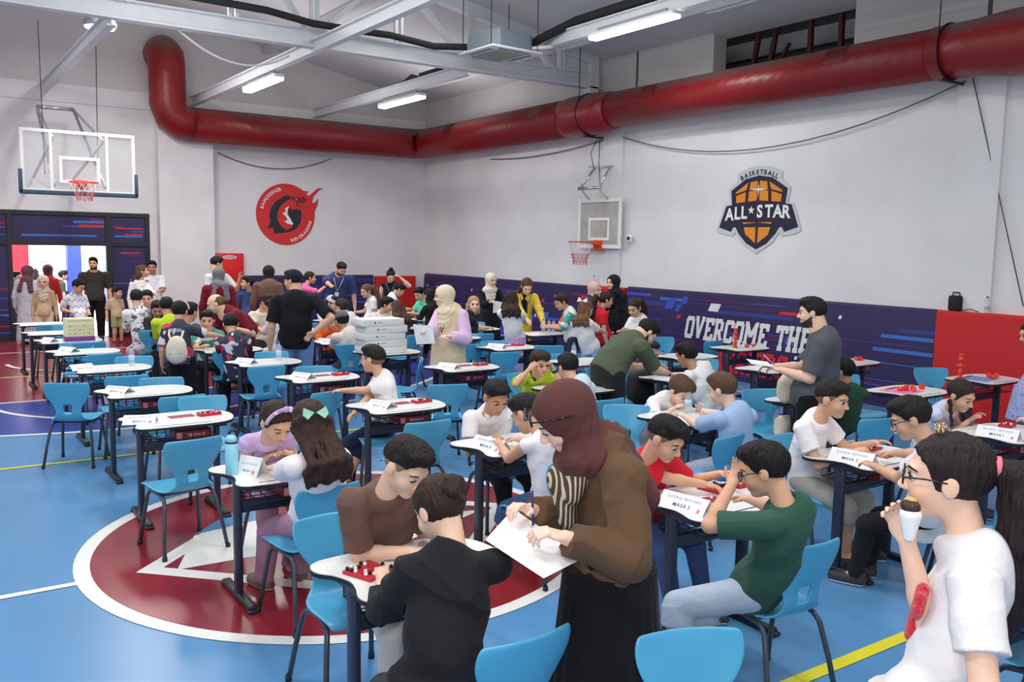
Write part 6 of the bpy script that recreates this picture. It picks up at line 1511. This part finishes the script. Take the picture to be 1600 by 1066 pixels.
seated('boy in a grey cap and dark patterned jacket under the bending man', (6.74, 7.30), -95, (6.70, 7.06, .985), (48, 44, 66), h=1.26, hf=-88, hp=12, sk='m', sleeve='long', topmat=pattern('jacket_red_navy', (42, 42, 60), [(196, 44, 60), (30, 30, 44)], 12), hair='short+cap', dark=(140, 144, 154), hc=DK, res=FAR)
seated('boy in a white tee seen from behind at the olive man\'s desk', (6.62, 6.10), 96, (6.40, 6.22, 1.065), (240, 240, 242), h=1.40, hf=100, hp=18, sk='d', bottom=K_, hair='short', hc=BLK, res=MID, w=1.1)
seated('boy in a dark green sweater seated behind the man in the grey polo', (7.20, 4.95), 60, (7.08, 4.92, 1.03), (52, 84, 66), h=1.32, hf=110, hp=8, sk='d', sleeve='long', bottom=(44, 56, 52), hair='short', hc=BLK, res=MID)
standing('bearded man in a dark grey polo standing with papers before the slogan', (6.46, 4.78), 126, (6.46, 4.82, 1.60), (84, 88, 96), h=1.74, hf=124, hp=6, w=1.25, sk='l', sleeve='half', bottom=(26, 26, 30), hair='short', hc=DK, beard=True, res=MID, L=(6.22, 4.92, 1.10), R=(6.34, 5.10, 1.10), hemdrop=.02, extras=watch(-1), collar=(78, 82, 90), curl=.6)
sheet_in([(6.14, 4.94, 1.13), (6.30, 5.14, 1.14), (6.16, 5.26, 1.16), (6.0, 5.06, 1.15)], 'paper_sheet', 'white papers in the hands of the man in the grey polo')
m = MB(); m.tube([(6.20, 4.98, 1.14), (6.08, 5.0, 1.23)], .006, mat('pen_lilac', (180, 180, 226), .3), 8); tag(m.build('pen'), 'pale pen held by the man in the grey polo', 'pen')
seated('boy in a white tee with tiny dots turned sideways on his chair', (3.47, 7.06), 170, (3.40, 7.12, 1.10), W_, h=1.42, hf=122, hp=4, sk='m', bottom=(40, 48, 74), legs='knee', hair='fade', hc=DK, res=MID, topmat=pattern('white_dotted', (240, 238, 240), [(90, 150, 200), (200, 90, 90)], 60, thr=.74), L=(3.15, 7.35, .80), R=(3.10, 6.95, .62), feet=((3.02, 7.1), (3.02, 6.9)), shoes=(66, 70, 84))
def vest(i):
    Fv = Field(); B, S, P, up, h = i['B'], i['S'], i['P'], i['up'], i['h']; cw, cd, g = i['cw'], i['cd'], i['g']
    Fv.el(S(.70), (cw+g*2.2, cd+g*2.6, .15*h), B, k=.03); Fv.el(S(.36), (cw+g*2.4, cd*1.05+g*3, .15*h), B, k=.03); Fv.cc(P+up*.10*h, P+np.array([0, 0, -.12*h]), cw*1.1+g*1.5, cw*1.22+g*2, k=.04)
    for s_ in (-1, 1): Fv.rc(i['sh'][s_]*.8+i['nb']*.2, i['nb']*.6+i['sh'][s_]*.4, .045*h, .04*h, k=.03)
    Fv.cut(P+np.array([0, 0, -.115*h]), (0, 0, -1)); V, F_ = Fv.mesh(.008, fold=.003); to_obj('vest', V, F_, [cloth((222, 206, 172))], i['root'])
    lanyard((40, 46, 80), False, .40)(i)
standing('woman in a cream headscarf and long cream vest over lilac sleeves', (5.44, 9.28), 200, (5.38, 9.30, 1.50), (226, 196, 230), h=1.63, hf=158, hp=8, female=True, sk='f', sleeve='long', puff=.03, bottom=(28, 28, 36), legs='wide', hair='hijab+drape', dark=(234, 218, 184), res=FAR, R=(5.08, 9.2, 1.10), L=(5.30, 9.00, 1.04), extras=vest, w=1.1, curl=.8)
sheet_in([(4.92, 9.22, 1.18), (5.10, 9.06, 1.16), (5.12, 9.04, .96), (4.96, 9.20, .94)], 'paper_sheet', 'white sheet held by the woman in the cream headscarf')
seated('fair-haired woman in a black top seated and looking up', (7.2, 11.45), -30, (7.22, 11.55, 1.20), (34, 32, 36), h=1.62, hf=-108, hp=0, female=True, sk='l', bottom=(226, 224, 220), hair='long', hc=FAIR, res=FAR, L=(7.5, 11.9, .82), R=(7.55, 11.65, .82))
standing('woman in a white headscarf and black coat holding a paper by the far pad', (8.80, 13.5), -110, (8.78, 13.45, 1.48), (30, 30, 34), h=1.60, hf=-90, hp=8, female=True, sk='l', sleeve='long', bottom=(30, 30, 34), legs='skirt', hair='hijab+drape', dark=(226, 218, 204), res=TINY, R=(8.6, 13.2, 1.10), L=(8.95, 13.22, 1.10), hemdrop=.06)
sheet_in([(8.66, 13.2, 1.12), (8.80, 13.12, 1.10), (8.76, 13.14, .92), (8.66, 13.2, .90)], 'paper_sheet', 'white paper held by the woman in the black coat')
def inner_black(i):
    Fv = Field(); B, S, cw, cd, g, h, P = i['B'], i['S'], i['cw'], i['cd'], i['g'], i['h'], i['P']; fw = i['fw']
    Fv.el(S(.66)+fw*.022, (cw*.52, cd+g*1.9, .16*h), B, k=.03); Fv.el(S(.25)+fw*.022, (cw*.56, cd*1.1+g*2, .18*h), B, k=.03); V, F_ = Fv.mesh(.008); to_obj('black_blouse', V, F_, [cloth((28, 28, 32))], i['root']); lanyard((60, 80, 160), True, .36)(i)
standing('woman in a yellow cardigan over black, leaning to the desk with bottles', (8.26, 11.75), -118, (8.17, 11.48, 1.47), (232, 200, 70), h=1.66, hf=-112, hp=34, female=True, sk='l', sleeve='long', bottom=(30, 30, 34), hair='long', hc=(84, 58, 42), res=FAR, L=(8.32, 11.22, .90), R=(8.02, 11.2, .92), hemdrop=.10, extras=inner_black)
standing('girl in a white tee and long lilac skirt writing at the desk', (7.32, 10.55), 52, (7.27, 10.60, 1.34), W_, h=1.46, hf=45, hp=26, female=True, sk='m', legs='skirt', bottom=(204, 168, 216), hair='long+wavy', hc=BRN, res=FAR, R=(7.86, 10.98, .86), L=(7.72, 11.02, .86), hemdrop=-.02)
def teal_sleeve(i):
    for sd, c in ((1, (236, 120, 80)), (-1, (72, 176, 164))):
        a_, e_, w_ = i['arms'][sd]; Fq = Field(); r = .034*i['h']; Fq.cc(a_-(e_-a_)*.1, a_+(e_-a_)*1.02, r*1.35, r*1.25); V, F_ = Fq.mesh(.008); to_obj('sleeve', V, F_, [cloth(c)], i['root'])
standing('boy with long hair in a white tee with teal and orange sleeves', (8.42, 10.62), 150, (8.28, 10.72, 1.27), (232, 232, 232), h=1.42, hf=165, hp=26, sk='m', sleeve='half', bottom=(56, 60, 76), hair='mop', hc=BRN, res=FAR, L=(8.10, 10.78, .88), R=(8.22, 10.98, .88), topmat=None, extras=teal_sleeve)
standing('woman in a beige headscarf with sunglasses on it, navy and white jacket', (9.3, 11.15), -20, (9.35, 11.2, 1.42), (52, 60, 96), h=1.54, hf=-72, hp=10, female=True, sk='f', sleeve='long', bottom=(90, 96, 110), hair='hijab+drape', dark=(206, 176, 160), res=TINY)
def white_bow(i):
    H = i['H']; m = MB()
    for s_ in (-1, 1): m.add([H(s_*.02, -.5, .36), H(s_*.34, -.52, .58), H(s_*.40, -.52, .30), H(s_*.02, -.44, .36), H(s_*.34, -.44, .58), H(s_*.40, -.44, .30)], [(0,1,2), (5,4,3), (0,3,4,1), (1,4,5,2), (2,5,3,0)], M_paper)
    m.build('hair_bow', i['root'])
standing('girl in a white blouse with a big white hair bow, seen from behind', (7.98, 9.62), 25, (7.94, 9.7, 1.24), W_, h=1.34, hf=5, hp=18, female=True, sk='m', sleeve='half', puff=.02, bottom=(150, 180, 214), hair='long+wavy', hc=(112, 80, 56), res=FAR, extras=white_bow, L=(8.2, 9.95, .9), R=(8.3, 9.7, .9))
standing('girl in a red polo with tied-back hair beside the black headscarf', (8.83, 10.3), -10, (8.83, 10.32, 1.31), (206, 36, 46), h=1.41, hf=-20, hp=8, female=True, sk='m', bottom=K_, hair='tied+pony', hc=BRN, res=TINY, collar=(206, 36, 46))
standing('woman in a black headscarf and black coat standing by the pillar pad', (9.92, 11.35), 175, (9.9, 11.4, 1.52), (28, 28, 32), h=1.64, hf=180, hp=6, female=True, sk='l', sleeve='long', bottom=(28, 28, 32), legs='skirt', hair='hijab+drape', dark=(34, 34, 46), res=TINY, R=(9.6, 11.35, 1.08), hemdrop=.06)
standing('girl in a white tee looking down in front of the purple pad', (8.45, 9.18), 190, (8.40, 9.2, 1.28), W_, h=1.40, hf=195, hp=24, female=True, sk='m', bottom=(90, 100, 130), hair='tied+pony', hc=BRN, res=FAR, R=(8.2, 9.25, .95))
# --- far middle
seated('boy in a pale tee sitting half hidden by the white boxes', (6.62, 13.4), -95, (6.58, 13.25, 1.10), (236, 226, 218), h=1.46, hf=-40, hp=14, sk='m', bottom=K_, hair='mop', hc=BLK, res=TINY)
seated('person with long brown wavy hair sitting behind the white boxes', (6.42, 12.45), 80, (6.44, 12.6, 1.09), (60, 54, 56), h=1.46, hf=90, hp=20, female=True, sk='m', sleeve='long', bottom=K_, hair='long+wavy', hc=(86, 60, 46), res=TINY)
seated('boy in a mint tee reading near the red corner pad', (8.05, 14.7), 190, (7.98, 14.7, 1.17), (110, 214, 186), h=1.5, hf=200, hp=26, sk='m', bottom=K_, hair='short', hc=BLK, res=TINY, L=(7.72, 14.62, .82), R=(7.72, 14.8, .82))
seated('girl with dark hair and a white clip behind the cream headscarf', (7.68, 13.7), 90, (7.66, 13.75, 1.20), (40, 36, 42), h=1.52, hf=100, hp=14, female=True, sk='m', sleeve='long', bottom=K_, hair='long', hc=DK, res=TINY)
standing('woman with a top bun in a sleeveless black top, hand at her face', (8.1, 16.1), -120, (8.06, 16.05, 1.45), (32, 30, 34), h=1.58, hf=-110, hp=34, female=True, sk='l', sleeve='none', bottom=(66, 80, 116), hair='tied+topbun', hc=DK, res=TINY, L=(8.2, 15.9, 1.42), extras=lanyard((160, 150, 200), True, .34))
standing('boy in a pale blue vest bent over a far desk', (7.72, 15.3), -10, (7.86, 15.3, 1.22), (214, 230, 240), h=1.38, hf=-15, hp=36, sk='m', bottom=(90, 120, 170), hair='short', hc=BLK, res=TINY, R=(8.0, 15.1, .85), L=(8.05, 15.35, .85))
standing('girl in a white tee and pale blue trousers with long tied hair', (7.06, 14.95), 165, (7.03, 15.0, 1.22), W_, h=1.32, hf=185, hp=16, female=True, sk='m', bottom=(176, 190, 222), legs='wide', hair='tied+pony', hc=(106, 76, 56), res=TINY, R=(6.85, 15.15, .82))
standing('man in a navy shirt with a badge reaching down to a child\'s cap', (6.9, 16.15), -112, (6.95, 15.95, 1.60), (58, 72, 116), h=1.78, hf=-85, hp=34, w=1.2, sk='m', sleeve='half', bottom=(70, 76, 92), hair='short', hc=BLK, beard=True, res=TINY, R=(6.30, 14.6, 1.16), extras=lanyard((220, 220, 226), True, .40), hemdrop=.02)
seated('child in a light grey cap facing the curly-haired child', (5.95, 13.95), -100, (5.86, 13.8, 1.10), (230, 226, 222), h=1.45, hf=-60, hp=16, sk='m', bottom=K_, hair='short+cap', dark=(206, 206, 210), hc=DK, res=TINY)
seated('curly-haired child in a white tee seen from behind', (5.8, 12.95), 100, (5.68, 13.0, 1.10), W_, h=1.46, hf=110, hp=16, sk='m', bottom=K_, hair='mop', hc=BRN, res=TINY, sleeve='half')
seated('boy in an orange tee facing us over his desk', (5.02, 12.0), -95, (4.98, 11.8, 1.02), (240, 110, 50), h=1.40, hf=-85, hp=26, sk='m', bottom=(44, 50, 70), hair='mop', hc=BRN, res=TINY, sleeve='half')
seated('boy in a dark grey cap and pale tee seen from behind', (4.86, 10.84), 90, (4.76, 10.92, 1.08), (232, 224, 216), h=1.42, hf=95, hp=14, sk='d', bottom=(66, 70, 84), hair='short+cap', dark=(92, 98, 112), hc=DK, res=FAR, sleeve='half')
standing('man in a black tee, jeans and a navy cap seen from behind', (3.98, 10.55), 70, (3.98, 10.62, 1.64), (26, 26, 30), h=1.78, hf=128, hp=4, w=1.22, sk='m', sleeve='half', bottom=(112, 140, 186), hair='short+cap', dark=(28, 32, 50), hc=DK, res=FAR, R=(4.12, 10.28, 1.02), palmR=(0, -1, 0), hemdrop=.015)
standing('girl in a pink top beside the purple pad', (6.75, 17.1), -20, (6.78, 17.1, 1.38), (234, 110, 170), h=1.48, hf=-20, hp=6, female=True, sk='m', bottom=(60, 60, 90), hair='tied', hc=BRN, res=TINY, R=(7.05, 16.9, 1.24), sleeve='half')
standing('woman in a black headscarf and brown leather jacket seen from behind', (5.36, 15.35), 60, (5.34, 15.42, 1.55), (112, 82, 76), h=1.68, hf=60, hp=14, female=True, sk='m', sleeve='long', bottom=(40, 36, 40), legs='skirt', hair='hijab+drape', dark=(42, 38, 38), res=TINY, w=1.25, hemdrop=.04)
seated('boy in a cream tee, hand at his chin, facing us', (4.66, 13.65), -95, (4.62, 13.5, 1.17), (232, 224, 210), h=1.48, hf=-50, hp=12, sk='m', bottom=K_, hair='short', hc=BRN, res=TINY)
seated('boy in a white tee seen from behind, left of the man in black', (4.58, 12.72), 110, (4.48, 12.78, 1.14), W_, h=1.46, hf=130, hp=22, sk='m', bottom=(220, 216, 214), hair='short', hc=DK, res=TINY, sleeve='half')
standing('boy in a navy tee looking away by the purple pad', (5.22, 16.15), -95, (5.2, 16.2, 1.33), (62, 74, 122), h=1.44, hf=175, hp=-4, sk='m', bottom=(36, 40, 60), hair='short', hc=DK, res=TINY, sleeve='half')
# --- far left
standing('man in a maroon polo with thinning hair bending over the jersey children', (3.86, 12.25), -160, (3.43, 12.05, 1.27), (116, 26, 44), h=1.76, hf=165, hp=22, w=1.1, sk='l', sleeve='half', bottom=(110, 30, 44), hair='bald', hc=(104, 84, 62), res=FAR, L=(3.62, 11.7, .95), R=(3.3, 11.9, .86))
standing('woman in a maroon dress with a grey patterned scarf, back to us', (4.36, 14.95), 70, (4.34, 15.0, 1.53), (116, 24, 44), h=1.66, hf=60, hp=14, female=True, sk='m', sleeve='long', bottom=(112, 24, 42), legs='skirt', hair='hijab+tail', dark=(118, 120, 124), res=TINY, w=1.25, hemdrop=.05)
standing('dark-haired man in a light grey top behind the maroon dress', (4.72, 16.5), 120, (4.74, 16.5, 1.68), (206, 206, 208), h=1.80, hf=10, hp=14, sk='m', sleeve='half', bottom=(60, 62, 70), hair='short', hc=BLK, res=TINY, R=(5.1, 16.3, 1.42))
def jersey(name):
    def f(i):
        T = backT(i, .80, .012); m = MB(); text(m, name, .055, T, M_paper, .012, .10, .85); m.build('name_print', i['root'])
    return f
M_jer = pattern('jersey_navy', (52, 56, 76), [(206, 60, 84), (216, 214, 222)], 7, thr=.60)
def backpack(i):
    jersey('BEREN')(i); S, fw, rt, up, B, h = i['S'], i['fw'], i['rt'], i['up'], i['B'], i['h']; fo = i['cd']+i['g']*2
    Fv = Field(); Fv.el(S(.32)-fw*(fo+.055), (.115, .07, .155), B); Fv.el(S(.12)-fw*(fo+.06), (.115, .07, .09), B, k=.04); V, F_ = Fv.mesh(.007); mm = cloth((226, 218, 202)); to_obj('backpack', V, F_, [mm], i['root'])
    m = MB()
    for s_ in (-1, 1):
        m.tube([S(.50)-fw*(fo+.04)+rt*s_*.05, S(.72)-fw*(fo+.018)+rt*s_*.075, S(.93)-fw*.03+rt*s_*.085, S(.90)+fw*(fo)+rt*s_*.085, S(.55)+fw*(fo+.012)+rt*s_*.10], .014, mm, 6)
    m.build('backpack_straps', i['root']); c = S(.20)-fw*(fo+.128); m = MB(); m.tube([c-rt*.07, c+rt*.07], .004, cloth((150, 140, 120)), 5); m.build('zip', i['root'])
    headband((238, 190, 212), False)(i)
standing('girl in a BEREN jersey with a cream backpack and pink headband', (2.68, 10.82), 62, (2.69, 10.92, 1.27), (52, 56, 76), h=1.40, hf=60, hp=14, female=True, sk='m', sleeve='half', bottom=(28, 28, 32), hair='tied', hc=BLK, res=FAR, topmat=M_jer, R=(3.18, 10.9, .95), extras=backpack)
seated('boy with cropped dark hair between the two jerseys', (2.84, 11.72), -80, (3.02, 11.74, 1.19), (90, 96, 110), h=1.46, hf=40, hp=10, sk='m', bottom=K_, hair='short', hc=DK, res=FAR)
seated('boy in a teal and white tee looking at us past the jerseys', (3.22, 11.62), -100, (3.17, 11.5, 1.10), (72, 156, 140), h=1.42, hf=-110, hp=6, sk='m', bottom=K_, hair='short', hc=BLK, res=FAR, topmat=pattern('teal_white', (72, 156, 140), [(232, 236, 236)], 9, thr=.52), fringe=.06)
def meryem(i):
    jersey('EREM')(i); S, fw, rt, up = i['S'], i['fw'], i['rt'], i['up']; fo = i['cd']+i['g']*2; m = MB(); m.tube([S(.92)-fw*.03-rt*.08, S(.55)-fw*(fo+.016), S(.25)-fw*(fo+.012)+rt*.10], .010, M_blk, 6); m.build('shoulder_strap', i['root'])
seated('child in a navy and red jersey with a black shoulder strap, back to us', (3.24, 10.5), 75, (3.19, 10.58, 1.13), (52, 56, 76), h=1.46, hf=80, hp=22, sk='m', sleeve='half', bottom=K_, hair='short', hc=DK, res=FAR, topmat=M_jer, extras=meryem)
seated('boy in a yellow-green tee seen from behind at the far left desks', (2.98, 12.35), 80, (2.92, 12.55, 1.21), (196, 216, 60), h=1.50, hf=75, hp=16, sk='d', bottom=(60, 62, 60), hair='short', hc=BLK, res=FAR, sleeve='half')
seated('child facing us between the yellow-green tee and the splashed tee', (3.10, 13.75), -95, (3.02, 13.55, 1.10), (40, 40, 46), h=1.42, hf=-100, hp=22, sk='d', bottom=K_, hair='short', hc=DK, res=TINY, sleeve='long')
seated('boy in a white tee with grey splashes seen from behind', (2.86, 13.75), 85, (2.82, 13.95, 1.24), W_, h=1.52, hf=80, hp=14, sk='m', bottom=(230, 228, 226), hair='short', hc=BLK, res=TINY, sleeve='half', topmat=pattern('white_splashed', (236, 236, 238), [(96, 100, 112), (150, 154, 164)], 12, thr=.60))
seated('child peeping over the shoulder of the splashed tee', (3.2, 14.95), -95, (3.16, 14.85, 1.18), (150, 130, 120), h=1.46, hf=-110, hp=10, sk='m', bottom=K_, hair='short', hc=DK, res=TINY)
standing('woman with long hair in a white jacket with black flowers', (3.86, 18.4), -60, (3.86, 18.45, 1.47), W_, h=1.60, hf=-10, hp=-6, female=True, sk='m', sleeve='long', bottom=(220, 218, 214), hair='long', hc=(96, 70, 52), res=TINY, topmat=pattern('white_black_floral', (236, 236, 234), [(50, 50, 56)], 9, thr=.62), L=(4.0, 18.1, 1.05), hemdrop=.04)
standing('man in a white polo leaning by the pillar', (4.22, 19.3), -90, (4.22, 19.28, 1.53), (226, 228, 236), h=1.65, hf=-110, hp=6, sk='d', sleeve='half', bottom=(150, 156, 170), hair='short', hc=BLK, res=TINY, R=(4.1, 19.05, 1.05), L=(4.3, 19.0, 1.05), w=1.1)
standing('small boy in a beige checked shirt and olive shorts', (3.50, 19.15), -80, (3.51, 19.15, 1.02), (196, 178, 150), h=1.12, hf=-40, hp=4, sk='m', sleeve='half', bottom=(160, 164, 110), legs='short', hair='short', hc=BLK, res=TINY, shoes=(90, 40, 40))
standing('tall bearded man in a dark tee and black trousers standing in the doorway', (3.22, 19.98), -100, (3.22, 19.98, 1.58), (58, 52, 50), h=1.72, hf=-110, hp=2, sk='m', sleeve='half', bottom=(22, 22, 26), legs='wide', hair='short', hc=DK, beard=True, res=TINY, w=1.2)
standing('boy in glasses and a white polo with blue waves, hands on hips', (2.56, 17.45), -80, (2.56, 17.45, 1.24), (230, 232, 240), h=1.36, hf=-45, hp=20, sk='m', sleeve='half', bottom=(60, 66, 90), hair='short', hc=DK, res=TINY, glasses=True, topmat=stripes('white_blue_waves', (230, 232, 240), (84, 116, 180), 9, 2, .86, .8, .02), L=(2.70, 17.35, .78), R=(2.40, 17.4, .80))
standing('girl in a beige headscarf and beige outfit at the doorway', (2.11, 18.45), -100, (2.11, 18.45, 1.28), (190, 164, 134), h=1.38, hf=-105, hp=4, female=True, sk='m', sleeve='long', bottom=(216, 200, 170), legs='wide', hair='hijab+drape', dark=(206, 190, 170), res=TINY)
standing('woman in pale grey with a black shoulder strap, turned away in the doorway', (2.0, 19.85), 60, (2.02, 19.85, 1.42), (196, 196, 206), h=1.54, hf=40, hp=4, female=True, sk='m', sleeve='long', bottom=(200, 200, 210), legs='skirt', hair='hijab+tail', dark=(104, 70, 76), res=TINY, w=1.15, hemdrop=.08)
standing('woman with a dark red headscarf and red top beyond the doorway', (2.52, 21.2), 90, (2.52, 21.2, 1.40), (170, 40, 44), h=1.52, hf=100, hp=4, female=True, sk='m', sleeve='long', bottom=(60, 40, 50), legs='skirt', hair='hijab+drape', dark=(92, 54, 66), res=TINY)
standing('distant woman in a light scarf and dark coat in the lobby', (2.97, 26.0), -100, (2.97, 26.0, 1.45), (50, 44, 60), h=1.56, hf=-100, hp=0, female=True, sk='f', sleeve='long', bottom=(50, 44, 60), legs='skirt', hair='hijab+drape', dark=(214, 196, 200), res=TINY)
standing('boy in a dark green tee standing in the lobby', (3.20, 24.0), 20, (3.2, 24.0, 1.17), (52, 74, 70), h=1.27, hf=0, hp=4, sk='m', sleeve='half', bottom=(40, 44, 60), hair='short', hc=DK, res=TINY)
standing('child in grey half hidden by the left door post', (1.90, 20.95), -60, (1.90, 20.95, 1.26), (96, 100, 96), h=1.38, hf=-30, hp=0, sk='m', sleeve='half', bottom=(70, 74, 80), hair='short', hc=DK, res=TINY)
